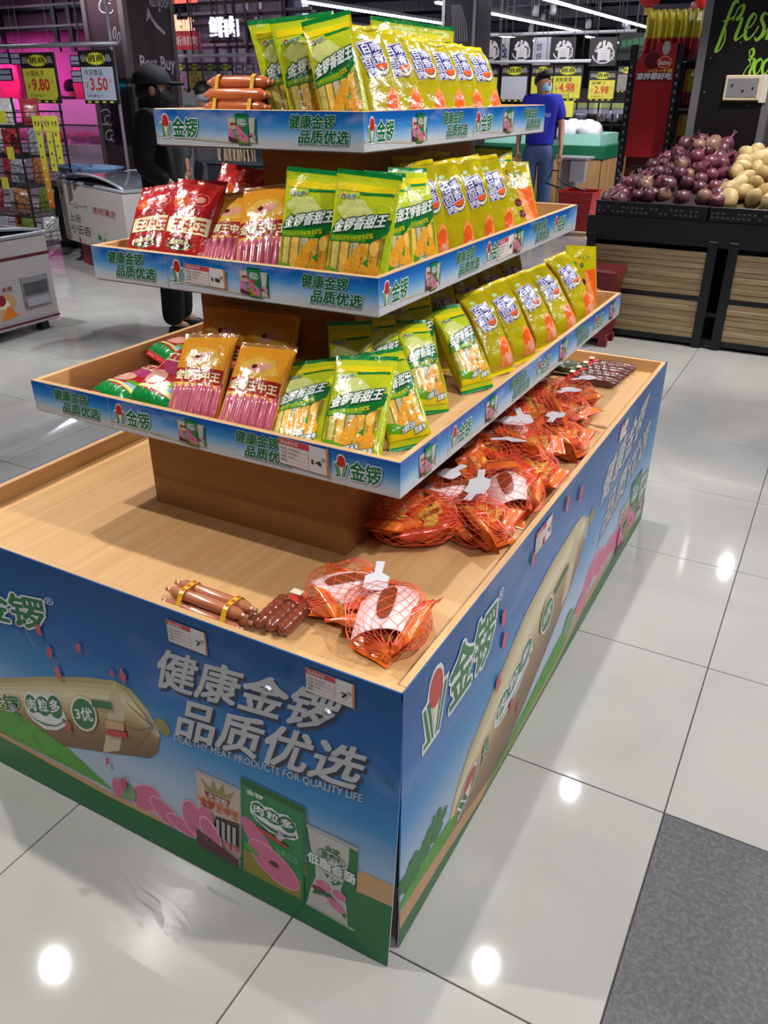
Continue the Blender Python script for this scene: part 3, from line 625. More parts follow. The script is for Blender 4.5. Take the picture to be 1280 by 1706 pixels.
for k, t in enumerate(TR):
    xr, yf, xl, yb, zt, zb = (t[q] for q in ('xr', 'yf', 'xl', 'yb', 'zt', 'zb')); h = zt-zb; L = .012
    MB().box(xl+L, yf+L, zb+.002, xr-L, yb-L, zb+.014, OAK_Y).build('tray_board', stand)
    MB().box(xl+.002, yf+.002, zb-.003, xr-.002, yb-.002, zb+.0015, mat('tray_underside', '#b7b2ac', .6)).build('tray_base', stand)
    lips = {}
    for nm, (x0, y0, x1, y1, mm) in dict(f=(xl, yf, xr, yf+L, OAK_X), b=(xl, yb-L, xr, yb, OAK_X), l=(xl, yf+L, xl+L, yb-L, OAK_Y), r=(xr-L, yf+L, xr, yb-L, OAK_Y)).items():
        lips[nm] = MB().box(x0, y0, zb+.0018, x1, y1, zt, mm, bev=.001).build('tray_lip', stand)
    # printed card strips on the outer faces
    for nm, (x0, y0, x1, y1) in dict(f=(xl-.001, yf-.0015, xr+.0015, yf-.0003), r=(xr+.0003, yf-.0003, xr+.0015, yb+.001), b=(xl, yb+.0003, xr, yb+.0015), l=(xl-.0015, yf, xl-.0003, yb)).items():
        MB().box(x0, y0, 0, x1, y1, h-.001, ST[k]).build('printed_strip', lips[nm], loc=(0, 0, zb))
    mf = lambda u, z, d, y=yf, b=zb: (u, y-.0016-d, b+z)
    mr = lambda u, z, d, x=xr, b=zb: (x+.0016+d, u, b+z)
    A = Parts(lips['f'], mf); R = Parts(lips['r'], mr)
    if k == 0:
        strip_unit(A, -.834-.5, h, 's', xl, xr); strip_unit(A, -.834, h, 'lps', xl, xr); strip_unit(A, -.288, h, 'l', xl, xr)
        for s, pt in ((.13, 'p'), (.446, 'lps'), (.95, 'lps'), (1.45, 'lp')): strip_unit(R, s, h, pt, yf, yb)
    elif k == 1:
        strip_unit(A, -.765-.5, h, 's', xl, xr); strip_unit(A, -.765, h, 'lps', xl, xr)
        for s, pt in ((.3963, 'lps'), (.888, 'lps'), (1.38, 'l')): strip_unit(R, s, h, pt, yf, yb)
    else:
        strip_unit(A, xl, h, 'lps', xl-.01, xr+.01)
        for s in (yf, yf+.5): strip_unit(R, s, h, 'lps', yf-.01, yb+.01)
    if k == 0: price_tag(lips['f'], (-.395, .016), (-.285, .010), (-.285, .064), (-.395, .069), mf, '14', '90')
    if k == 1:
        price_tag(lips['f'], (-.715, .018), (-.61, .014), (-.61, .052), (-.715, .056), mf, '18', '80')
        price_tag(lips['r'], (.975, .008), (1.075, .012), (1.075, .058), (.975, .054), mr, '9', '90')
# ------------------------------------------------------------------ product packs
def film(name, col, rough=.2, bump=.35, bs=45, **k): return mat(name, col, rough, bump=bump, bscale=bs, coat=.35, **k)
LIME = film('film_lime', '#b3bf1f'); LIMEPALE = film('film_pale_lime', '#cdd27c'); YFILM = film('film_yellow', '#dcc514'); SEALG = film('film_seal_green', '#0d7a34'); BANDG = film('film_band_green', '#176b2c'); BANDL = film('film_light_green', '#5f9f22')
CORN = film('film_corn', '#dd9a2a', var=.2, vscale=300); CORN2 = film('film_corn_light', '#e8b655', var=.15, vscale=300); STICK = film('film_stick', '#c9b860'); STICK2 = film('film_stick_grey', '#b9b494'); WIN = film('film_window', '#8f8030'); INK = film('film_ink', '#1c4a38'); PW = film('film_white', '#dfe6dc')
GOLD = film('film_gold', '#e89c26'); GOLD2 = film('film_gold_light', '#e8b548'); FRED = film('film_red', '#a3201c'); FRED2 = film('film_bright_red', '#b81a1f'); FCREAM = film('film_cream', '#e6dba8'); SPINK = mat('sausage_pink', '#b4576a', .18, coat=.5, var=.1, vscale=90); CLEAR = film('film_clear_brown', '#a8743c', .12); MAG = film('film_magenta', '#b0386a')
MUST = film('film_mustard', '#ab9d0c', .15); MUSTD = film('film_mustard_side', '#b37a10', .15); NAVY = film('film_navy', '#2b2f78'); LAV = film('film_lavender', '#d5d3e6'); FOR = film('film_orange', '#dd5a1c'); FOR2 = film('film_sausage_orange', '#e08a48', var=.2, vscale=70); FPK = film('film_salmon', '#e2a08c', var=.15, vscale=70); GRN2 = film('film_leaf', '#2f8a3a'); MARO = film('film_maroon', '#5a1a1a')
class Pouch:
    def __init__(s, w, h, t, p, seal, seed, ripple=None, crink=.0016):
        s.w, s.h, s.t, s.p, s.seal, s.seed, s.rip, s.cr = w, h, t, p, seal, seed, ripple, crink
    def prof(s, z):
        a = min(1, max(0, (z-s.seal)/(s.h*.16))); b = min(1, max(0, (s.h-s.seal-z)/(s.h*.30)))
        k = math.sin(a*PI/2)**.55*math.sin(b*PI/2)**.75 if a > 0 and b > 0 else 0
        return max(.0012, s.t*k), s.w*(1+.045*(1-k))
    def wr(s, x, z):
        e = min(1, max(0, (z-s.h*.62)/(s.h*.3)))
        n = noise.noise(Vector((x*38+s.seed*7, z*30, s.seed)))*(.6+1.5*e)+.22*noise.noise(Vector((x*70, z*60+s.seed, 3)))
        return n*s.cr
    def front(s, x, z, d=0):
        z = min(max(z, 0), s.h); t, w = s.prof(z); u = min(.999, abs(2*x/w))
        y = t/2*(1-u**(2/s.p))**(s.p/2)
        if s.rip and t > .004:
            z0, z1, n, am = s.rip
            m = min(1, max(0, (z-z0)/.012))*min(1, max(0, (z1-z)/.012))
            y += am*m*abs(math.cos(PI*n*(x/w+.5)))
        return (x, -y-d+s.wr(x, z)*(1-u**6), z)
    def mesh(s, m_body, m_side=None, m_seal=None, nu=22, nv=26):
        mb = MB(); vs = []; cols = 2*nu
        for k in range(nv+1):
            f = k/nv; z = s.h*f; t, w = s.prof(z)
            for j in range(nu+1):
                u = -math.cos(PI*j/nu); vs.append(s.front(u*w/2*.999, z))
            for j in range(1, nu):
                u = math.cos(PI*j/nu); x = u*w/2*.999; y = t/2*(1-abs(u)**(2/s.p))**(s.p/2); vs.append((x, y*.9-s.wr(x+1, z), z))
        f1 = []; f2 = []; f3 = []
        for k in range(nv):
            z = s.h*(k+.5)/nv
            for j in range(cols):
                q = (k*cols+j, k*cols+(j+1) % cols, (k+1)*cols+(j+1) % cols, (k+1)*cols+j)
                edge = j < 3 or nu-3 <= j < nu+3 or j >= cols-3
                (f3 if (z > s.h-s.seal or z < s.seal) else f2 if (edge and s.p < .6) else f1).append(q)
        mb.add(vs, f1, m_body); n = len(mb.f)
        for fs, mm in ((f2, m_side or m_body), (f3, m_seal or m_body)):
            k = mb.mi(mm)
            for f in fs: mb.f.append(f); mb.m.append(k)
        return mb
PROTO = {}
def proto(kind, P, mesh, arts, extra=None):
    r = thing(kind+'_pack', 'pack', 'pack')
    mesh.build('pouch', r, smooth=True)
    for nm, a in arts: a.emit(nm, r, P.front, eps=.0005, step=.00015, maxlen=.007, smooth=True)
    if extra: extra(r)
    PROTO.setdefault(kind, []).append(r)
def green_art(P, boxy):
    w, h = P.w, P.h; X = lambda u: (u-.5)*w*.97; Zz = lambda v: v*h
    def pt(u, v): return (X(u), Zz(v))
    a = Art()
    a.poly([pt(.02, .84), pt(.98, .84), pt(.98, .90), pt(.02, .90)], YFILM, 1); a.poly([pt(.42, .815), pt(.96, .835), pt(.96, .855), pt(.42, .835)], SEALG, 2)
    a.poly([pt(.05, .70), pt(.25, .79), pt(.5, .78), pt(.72, .68), pt(.5, .64), pt(.2, .62)], LIMEPALE, 2)
    a.poly([pt(.02, .30), pt(.98, .36), pt(.98, .52), pt(.02, .47)], WIN, 2) if not boxy else None
    # window with sticks
    a.poly([pt(.04, .17), pt(.80, .17), pt(.88, .30), pt(.90, .50), pt(.03, .48)], WIN, 3)
    for k in range(5): a.poly([pt(.06+.165*k, .16), pt(.19+.165*k, .16), pt(.19+.165*k, .49), pt(.06+.165*k, .49)], (STICK, CORN2, STICK2, STICK, CORN)[k], 4)
    a.ell(*pt(.50, .31), w*.12, h*.155, CORN, -.5, lv=5); a.ell(*pt(.74, .235), w*.17, h*.08, CORN, .35, lv=6); a.ell(*pt(.78, .42), w*.07, h*.06, CORN2, .1, lv=6); a.poly([pt(.62, .30), pt(.72, .27), pt(.70, .34)], GRN2, 7)
    a.poly([pt(.0, .44), pt(.70, .46), pt(.96, .56), pt(.99, .66), pt(.62, .62), pt(.03, .55)], BANDG, 8); a.poly([pt(.03, .445), pt(.62, .465), pt(.66, .52), pt(.03, .49)], BANDL, 9)
    a.poly([pt(.0, .08), pt(.98, .08), pt(.98, .19), pt(.55, .15), pt(.0, .20)], YFILM, 8); a.poly([pt(.02, .14), pt(.3, .12), pt(.55, .16), pt(.2, .22), pt(.02, .24)], BANDL, 9)
    a.poly([pt(.90, .12), pt(.99, .12), pt(.99, .60), pt(.93, .52)], LIME, 9)
    b = Art(); b.lv = 10
    s = Art(); s.text('金锣香甜王', 0, 0, 1, 1, PW, bold=.045, shear=.15, out=(INK, .10)); b.quadmap(s, pt(.05, .505), pt(.90, .60), pt(.93, .70), pt(.08, .605))
    b1 = b; b = Art(); b.lv = 12
    s = Art(); s.text('≥10%', 0, 0, 1, 1, YFILM, bold=.02); b.quadmap(s, pt(.50, .475), pt(.74, .50), pt(.74, .54), pt(.50, .515))
    s = Art(); s.text('大颗粒玉米含量', 0, 0, 1, 1, YFILM); b.quadmap(s, pt(.06, .455), pt(.48, .475), pt(.48, .50), pt(.06, .48))
    b2 = b; b = Art(); b.lv = 12
    s = Art(); s.text('大颗粒玉米', 0, 0, 1, 1, PW, bold=.04, out=(INK, .12)); b.quadmap(s, pt(.32, .115), pt(.66, .16), pt(.66, .21), pt(.32, .165))
    s = Art(); s.text('甜嫩多', 0, 0, 1, 1, PW, bold=.04, out=(INK, .12)); b.quadmap(s, pt(.62, .10), pt(.90, .13), pt(.90, .18), pt(.62, .15))
    b3 = b; b = Art(); b.lv = 6
    s = Art(); draw_logo(s, 0, 0, 1, .5); b.quadmap(s, pt(.10, .775), pt(.38, .785), pt(.38, .86), pt(.10, .85))
    return [('picture_print', a), ('name_lettering', b1), ('claim_lettering', b2), ('flavour_lettering', b3), ('logo', b)]
for sd in (1, 2):
    P = Pouch(.122, .226, .028, .85, .013, sd, (.043, .105, 6, .0016)); proto('corn_sausage', P, P.mesh(LIME, None, SEALG), green_art(P, False))
    P = Pouch(.090, .222, .046, .5, .012, sd+4, (.045, .105, 5, .001)); proto('boxy_corn_sausage', P, P.mesh(LIME, MUST, SEALG), green_art(P, True))
def gold_art(P):
    w, h = P.w, P.h; pt = lambda u, v: ((u-.5)*w*.97, v*h)
    a = Art()
    a.poly([pt(.0, .05), pt(1, .05), pt(1, .46), pt(0, .46)], SPINK, 0); a.poly([pt(.03, .50), pt(.97, .50), pt(.97, .86), pt(.03, .86)], GOLD, 1); a.poly([pt(.03, .30), pt(.2, .34), pt(.5, .43), pt(.8, .42), pt(.97, .36), pt(.97, .55), pt(.03, .55)], GOLD2, 2); a.poly([pt(.03, .12), pt(.2, .2), pt(.22, .36), pt(.03, .34)], GOLD2, 2)
    a.poly([pt(.1, .72), pt(.35, .84), pt(.75, .80), pt(.9, .66), pt(.5, .62)], GOLD2, 3); a.ell(*pt(.52, .72), w*.2, h*.045, FPK, .2, lv=4); a.ell(*pt(.42, .73), w*.05, h*.025, MARO, .2, lv=5)
    a.poly([pt(.03, .47), pt(.97, .43), pt(.97, .59), pt(.03, .61)], FRED, 6)
    a.ell(*pt(.17, .36), w*.11, h*.05, MAG, 0, lv=7); a.ring(*pt(.17, .36), w*.09, h*.04, .001, FPK, lv=8)
    a.ell(*pt(.2, .13), w*.16, h*.06, FPK, .3, lv=7); a.ell(*pt(.35, .10), w*.14, h*.05, SPINK, -.2, lv=7); a.ell(*pt(.14, .18), w*.04, h*.02, GRN2, 0, lv=8)
    b = Art(); b.lv = 9
    s = Art(); s.text('金锣王中王', 0, 0, 1, 1, FCREAM, bold=.05, shear=-.05); b.quadmap(s, pt(.06, .495), pt(.94, .46), pt(.94, .555), pt(.06, .59))
    return [('picture_print', a), ('lettering', b)]
def sticks(P, m, n, z0, z1, r):
    def f(root):
        for k in range(n):
            x = (k+.5-n/2)*P.w*.93/n+.004; pts = []
            for q in range(9):
                z = z0+(z1-z0)*q/8; c = P.front(x, z); pts.append((c[0], c[1]+r*.35, z))
            rr = [r*.45]+[r]*7+[r*.45]; MB().tube(pts, rr, m, 8).build('sausage', root, smooth=True)
    return f
for sd in (1, 2):
    P = Pouch(.126, .222, .034, .75, .01, sd+10); proto('gold_sausage', P, P.mesh(GOLD, None, CLEAR), gold_art(P), sticks(P, SPINK, 7, .02, .100, .0082))
def red_art(P):
    w, h = P.w, P.h; pt = lambda u, v: ((u-.5)*w*.97, v*h)
    a = Art()
    a.poly([pt(.05, .60), pt(.5, .64), pt(.9, .60), pt(.95, .88), pt(.05, .88)], FRED2, 1); a.ell(*pt(.30, .72), w*.18, h*.07, FOR, 0, lv=2); a.ring(*pt(.7, .74), w*.16, h*.07, .0012, FPK, lv=2); a.ell(*pt(.7, .74), w*.09, h*.035, FPK, lv=3)
    a.poly([pt(.12, .40), pt(.97, .38), pt(.97, .56), pt(.12, .56)], FCREAM, 3); a.ell(*pt(.45, .29), w*.26, h*.055, MARO, 0, lv=3); a.line([pt(.2, .27), pt(.35, .23), pt(.55, .22), pt(.75, .27)], .003, GRN2, 4)
    a.poly([pt(.03, .06), pt(.3, .15), pt(.7, .16), pt(.97, .12), pt(.97, .04), pt(.03, .04)], GRN2, 2); a.poly([pt(.2, .13), pt(.5, .18), pt(.85, .16), pt(.6, .12)], LIMEPALE, 3)
    b = Art(); b.lv = 5
    s = Art(); s.text('王中王', 0, 0, 1, 1, FRED2, bold=.035); b.quadmap(s, pt(.24, .42), pt(.92, .40), pt(.92, .53), pt(.24, .54))
    s = Art(); s.text('香辣风味', 0, 0, 1, 1, FCREAM, bold=.03, shear=.2); b.quadmap(s, pt(.26, .27), pt(.66, .27), pt(.66, .32), pt(.26, .32))
    return [('picture_print', a), ('lettering', b)]
for sd in (1, 2):
    P = Pouch(.118, .216, .05, .7, .012, sd+20, (.03, .12, 6, .002), .0024); proto('red_sausage', P, P.mesh(FRED, None, FRED2), red_art(P))
def stripe_art(P):      # red pack with green and pale bands, seen lying down
    w, h = P.w, P.h; pt = lambda u, v: ((u-.5)*w*.99, v*h)
    a = Art(); a.poly([pt(0, .06), pt(1, .06), pt(1, .17), pt(0, .19)], SEALG, 1); a.poly([pt(0, .19), pt(.5, .21), pt(1, .17), pt(1, .22), pt(.5, .25), pt(0, .23)], LIMEPALE, 1); a.poly([pt(.55, .24), pt(1, .22), pt(1, .27), pt(.6, .28)], mat('film_blue', '#7fa8c0', .2), 1); a.poly([pt(.5, .29), pt(1, .27), pt(1, .33), pt(.6, .34)], BANDL, 1)
    a.ell(*pt(.3, .36), w*.24, h*.10, FPK, .2, lv=2); a.ell(*pt(.45, .52), w*.26, h*.08, MAG, -.3, lv=3); a.poly([pt(.1, .60), pt(.95, .58), pt(.95, .70), pt(.1, .72)], FCREAM, 3)
    b = Art(); b.lv = 4; s = Art(); s.text('金锣王中王', 0, 0, 1, 1, FRED2, bold=.05); b.quadmap(s, pt(.14, .62), pt(.92, .60), pt(.92, .68), pt(.14, .70))
    return [('picture_print', a), ('lettering', b)]
P = Pouch(.12, .225, .05, .6, .012, 31, None, .002); proto('striped_red_sausage', P, P.mesh(FRED2, FRED, FRED), stripe_art(P))
def yellow_art(P, big=False):
    w, h = P.w, P.h; pt = lambda u, v: ((u-.5)*w*.97, v*h)
    a = Art(); b = Art(); b.lv = 8
    if not big:
        a.poly([pt(.45, .06), pt(.97, .06), pt(.97, .34), pt(.78, .40), pt(.62, .33), pt(.52, .2)], FOR2, 1); a.ell(*pt(.72, .25), w*.14, h*.10, FOR, -.4, lv=2); a.ell(*pt(.80, .14), w*.12, h*.07, FPK, .5, lv=3); a.ell(*pt(.62, .13), w*.10, h*.05, FOR2, .2, lv=3)
        a.ell(*pt(.30, .84), w*.10, h*.02, mat('film_mint', '#a8cfa0', .3), .2, lv=1)
        # mouth and teeth
        a.ell(*pt(.63, .575), w*.23, h*.09, NAVY, -.3, lv=4); a.ell(*pt(.63, .578), w*.215, h*.084, FCREAM, -.3, lv=5); a.ell(*pt(.625, .592), w*.18, h*.068, NAVY, -.3, lv=6); a.ell(*pt(.625, .595), w*.16, h*.06, FOR, -.3, lv=7)
        for k in range(6):
            t = -2.5+k*.42; a.line([pt(.63+.185*math.cos(t), .578+.068*math.sin(t)), pt(.63+.23*math.cos(t), .578+.09*math.sin(t))], .0008, NAVY, lv=8)
        for ch, u, v, su, sv, ro in (('百', .33, .715, .24, .10, .25), ('嘴', .56, .725, .21, .085, .25), ('百', .31, .615, .20, .075, .2), ('香', .57, .645, .23, .085, .2), ('肉', .36, .54, .20, .065, .2)):
            u, v = .47+(u-.47)*1.25, .63+(v-.63)*1.2; cx, cz = pt(u, v); dx, dz = su*w/2*1.25, sv*h/2*1.2; c, q = math.cos(ro), math.sin(ro)
            R = lambda x, z: (cx+x*c-z*q, cz+x*q+z*c)
            b.poly([R(-dx*1.15, -dz*1.12), R(dx*1.15, -dz*1.12), R(dx*1.15, dz*1.12), R(-dx*1.15, dz*1.12)], LAV, 9); b.poly([R(-dx, -dz), R(dx, -dz), R(dx, dz), R(-dx, dz)], NAVY, 10)
            s = Art(); s.text(ch, 0, 0, 1, 1, LAV, bold=.03); b.lv = 10; b.quadmap(s, R(-dx*.85, -dz*.85), R(dx*.85, -dz*.85), R(dx*.85, dz*.85), R(-dx*.85, dz*.85))
    else:
        a.poly([pt(.55, .62), pt(.9, .66), pt(.97, .12), pt(.75, .10), pt(.62, .36)], FOR, 1); a.poly([pt(.46, .60), pt(.6, .60), pt(.95, .10), pt(.7, .06)], FOR2, 2); a.ell(*pt(.45, .45), w*.09, h*.05, MARO, .2, lv=3); a.ell(*pt(.5, .30), w*.08, h*.05, MARO, 0, lv=3); a.ell(*pt(.62, .16), w*.10, h*.04, GRN2, -.3, lv=3); a.ell(*pt(.7, .22), w*.14, h*.05, FPK, -.6, lv=4)
        for k, (u, v) in enumerate(((.18, .72), (.30, .76), (.42, .70), (.55, .82), (.68, .83), (.36, .84))): a.ell(*pt(u, v), w*.07, h*.035, (GRN2, OR, MARO)[k % 3], .4*k, lv=2); a.ell(*pt(u, v), w*.05, h*.024, MUST if k % 2 else GRN2, .4*k, lv=3)
    L_ = lambda u, v: (u, v)
    return [('picture_print', a), ('lettering', b)] if b.items else [('picture_print', a)]
for sd in (1, 2, 3):
    P = Pouch(.082, .222, .056, .45, .011, sd+40, None, .0034); proto('mustard_sausage', P, P.mesh(MUST, MUSTD, YFILM), yellow_art(P))
P = Pouch(.125, .205, .022, .8, .012, 51, None, .002); proto('flat_yellow_snack', P, P.mesh(MUST, None, MUST), yellow_art(P, True))
KINDS = {'green': 'corn_sausage', 'green_box': 'boxy_corn_sausage', 'gold': 'gold_sausage', 'red': 'red_sausage', 'yellow': 'mustard_sausage', 'flat': 'flat_yellow_snack', 'stripe': 'striped_red_sausage'}
_used = {}
def put(kind, B, T, F, label, group, sc=1):
    k = KINDS[kind]; v = PROTO[k]; n = _used.get(k, 0); _used[k] = n+1
    r = v[n] if n < len(v) else copy_tree(v[n % len(v)])
    B, T, F = Vector(B), Vector(T), Vector(F); z = (T-B).normalized(); y = -(F-z*F.dot(z)).normalized(); x = y.cross(z)
    r.matrix_world = Matrix(((x.x*sc, y.x*sc, z.x*sc, B.x), (x.y*sc, y.y*sc, z.y*sc, B.y), (x.z*sc, y.z*sc, z.z*sc, B.z), (0, 0, 0, 1)))
    tag(r, label, 'sausage pack', group); return r
FR, RR = (.15, -1, .1), (.86, -.5, .1)
G3 = 'packs on the top tray'; G2 = 'packs on the middle tray'; G1 = 'packs on the lowest tray'
PACKS = [
    ('red', (-.855, .432, 1.123), (-.897, .552, 1.270), (.1, -1, .3), 'leftmost red sausage pack on the middle tray, half turned away', G2),
    ('red', (-.766, .435, 1.123), (-.781, .545, 1.289), FR, 'red sausage pack with cream label on middle tray, second from left', G2),
    ('gold', (-.668, .432, 1.123), (-.702, .570, 1.264), FR, 'gold topped sausage pack beside the red packs on the middle tray', G2),
    ('gold', (-.557, .436, 1.123), (-.600, .545, 1.280), FR, 'gold topped sausage pack next to green corn pack on middle tray', G2),
    ('green', (-.447, .430, 1.123), (-.442, .480, 1.330), FR, 'upright green corn sausage pack beside gold pack on middle tray', G2),
    ('green', (-.338, .430, 1.123), (-.330, .480, 1.332), FR, 'upright green corn sausage pack at the front corner of middle tray', G2),
    ('green_box', (-.310, .535, 1.123), (-.350, .580, 1.309), RR, 'tilted green corn sausage pack just round the middle tray corner', G2),
    ('green_box', (-.312, .655, 1.123), (-.360, .695, 1.312), RR, 'green corn sausage pack next to yellow packs on middle tray side', G2),
    ('yellow', (-.345, .790, 1.123), (-.390, .800, 1.310), RR, 'shaded yellow pack set back behind others on middle tray side', G2),
    ('yellow', (-.312, .863, 1.123), (-.365, .868, 1.310), RR, 'first yellow pack with round mouth logo on middle tray side', G2),
    ('yellow', (-.312, .985, 1.123), (-.362, .990, 1.312), RR, 'second yellow pack with round mouth logo on middle tray side', G2),
    ('yellow', (-.312, 1.123, 1.123), (-.375, 1.147, 1.298), RR, 'third yellow pack, leaning, on middle tray side beside wide flat pack', G2),
    ('flat', (-.305, 1.270, 1.123), (-.385, 1.326, 1.317), RR, 'wide flat yellow pack at the far end of middle tray side', G2),
    ('gold', (-.653, .285, .848), (-.687, .416, .995), FR, 'left gold topped sausage pack leaning back on the lowest tray', G1),
    ('gold', (-.519, .285, .848), (-.543, .423, .990), FR, 'right gold topped sausage pack beside green packs on lowest tray', G1),
    ('green', (-.387, .282, .848), (-.442, .432, .967), FR, 'glaring green corn pack lying back beside gold pack on lowest tray', G1),
    ('green', (-.264, .279, .848), (-.297, .404, 1.006), FR, 'green corn pack above the price tag on the lowest tray front', G1),
    ('green_box', (-.205, .425, .848), (-.325, .520, .996), (.7, -.7, .4), 'green corn pack at the near corner of lowest tray side', G1),
    ('green_box', (-.254, .617, .848), (-.361, .705, 1.019), RR, 'left one of two green corn packs standing together on lowest tray side', G1),
    ('green_box', (-.225, .806, .848), (-.351, .872, 1.016), RR, 'right one of two green corn packs, beside yellow packs on lowest tray', G1),
    ('yellow', (-.224, .950, .848), (-.340, .995, 1.030), RR, 'nearest yellow pack half hidden by green pack on lowest tray side', G1),
    ('yellow', (-.209, 1.075, .848), (-.322, 1.095, 1.035), RR, 'second yellow pack with round mouth logo on lowest tray side', G1),
    ('yellow', (-.199, 1.231, .848), (-.323, 1.259, 1.027), RR, 'third yellow pack with round mouth logo on lowest tray side', G1),
    ('yellow', (-.189, 1.376, .848), (-.317, 1.411, 1.024), RR, 'fourth yellow pack with round mouth logo on lowest tray side', G1),
    ('yellow', (-.187, 1.550, .848), (-.309, 1.570, 1.035), RR, 'fifth yellow pack with round mouth logo on lowest tray side', G1),
    ('flat', (-.230, 1.672, .848), (-.270, 1.720, 1.030), RR, 'wide flat yellow pack at the far end of lowest tray side', G1),
    ('green', (-.535, .590, 1.389), (-.603, .620, 1.572), (1.1, -1, .1), 'leftmost green corn pack on top tray beside the sausage bundle', G3),
    ('green', (-.488, .590, 1.389), (-.552, .620, 1.577), (.95, -1, .1), 'green corn pack in the middle of three on the top tray', G3),
    ('green_box', (-.418, .565, 1.389), (-.480, .595, 1.565), (.5, -1, .1), 'rightmost green corn pack at the corner of the top tray', G3),
    ('yellow', (-.392, .655, 1.389), (-.466, .697, 1.555), RR, 'first yellow pack in the top tray row beside the green packs', G3),
    ('yellow', (-.392, .753, 1.389), (-.468, .798, 1.555), RR, 'second yellow pack in the top tray row', G3),
    ('yellow', (-.392, .867, 1.389), (-.472, .925, 1.549), RR, 'third yellow pack in the top tray row', G3),
    ('yellow', (-.392, .979, 1.389), (-.477, 1.038, 1.545), RR, 'fourth yellow pack in the top tray row', G3),
    ('yellow', (-.392, 1.080, 1.389), (-.476, 1.136, 1.546), RR, 'fifth yellow pack in the top tray row', G3),
    ('yellow', (-.392, 1.198, 1.389), (-.478, 1.259, 1.544), RR, 'last yellow pack in the top tray row with glaring front', G3),
    # lying and hidden ones
    ('stripe', (-.895, .285, .872), (-.850, .495, .885), (0, -.1, 1), 'red pack with green end lying flat at left of lowest tray', G1),
    ('stripe', (-.775, .285, .868), (-.752, .47, .95), (0, -.6, 1), 'striped red pack leaning between flat red pack and gold pack', G1),
    ('stripe', (-1.0, .56, .875), (-.93, .76, .885), (.1, 0, 1), 'striped red pack lying along the left edge of lowest tray', G1),
    ('red', (-.93, .82, .87), (-.90, 1.01, .93), (.2, -.4, 1), 'red pack lying behind others near the column, lowest tray left', G1),
    ('gold', (-.70, .44, .848), (-.715, .525, 1.035), FR, 'shaded gold pack standing behind against the column, left one', G1),
    ('gold', (-.585, .45, .848), (-.60, .53, 1.03), FR, 'shaded gold pack standing behind against the column, right one', G1),
    ('green_box', (-.36, .455, .848), (-.40, .52, 1.03), (.5, -1, .2), 'shaded green corn pack in back row near lowest tray corner', G1),
    ('green_box', (-.345, .57, .848), (-.40, .63, 1.035), RR, 'shaded green corn pack behind the two standing green packs', G1),
    ('green', (-.345, .74, .848), (-.40, .78, 1.04), RR, 'flat green corn pack in back row against the column', G1),
    ('yellow', (-.365, .90, .848), (-.395, .93, 1.045), RR, 'first shaded yellow pack in the back row of lowest tray', G1),
    ('yellow', (-.365, 1.06, .848), (-.395, 1.08, 1.045), RR, 'second shaded yellow pack in the back row of lowest tray', G1),
    ('yellow', (-.365, 1.22, .848), (-.395, 1.24, 1.045), RR, 'third shaded yellow pack in the back row of lowest tray', G1),
    ('yellow', (-.365, 1.38, .848), (-.395, 1.40, 1.045), RR, 'fourth shaded yellow pack in the back row of lowest tray', G1),
    ('yellow', (-.43, .86, 1.123), (-.455, .88, 1.315), RR, 'first shaded yellow pack in the back row of middle tray', G2),
    ('yellow', (-.43, 1.00, 1.123), (-.455, 1.02, 1.315), RR, 'second shaded yellow pack in the back row of middle tray', G2),
    ('flat', (-.41, 1.18, 1.123), (-.445, 1.20, 1.315), RR, 'shaded flat yellow pack in the back row of middle tray', G2),
    ('green', (-.40, 1.32, 1.123), (-.44, 1.36, 1.32), RR, 'shaded green pack at the far end of middle tray back row', G2),
    ('red', (-.80, .62, 1.123), (-.79, .70, 1.29), FR, 'red pack with tied top standing behind the front red packs', G2),
    ('green', (-.52, .93, 1.389), (-.53, .95, 1.585), RR, 'green pack top showing behind third yellow pack on top tray', G3),
    ('green', (-.52, 1.12, 1.389), (-.53, 1.14, 1.58), RR, 'green pack top showing behind fifth yellow pack on top tray', G3),
]
for kd, B, T, F, lb, g in PACKS: put(kd, B, T, F, lb, g)

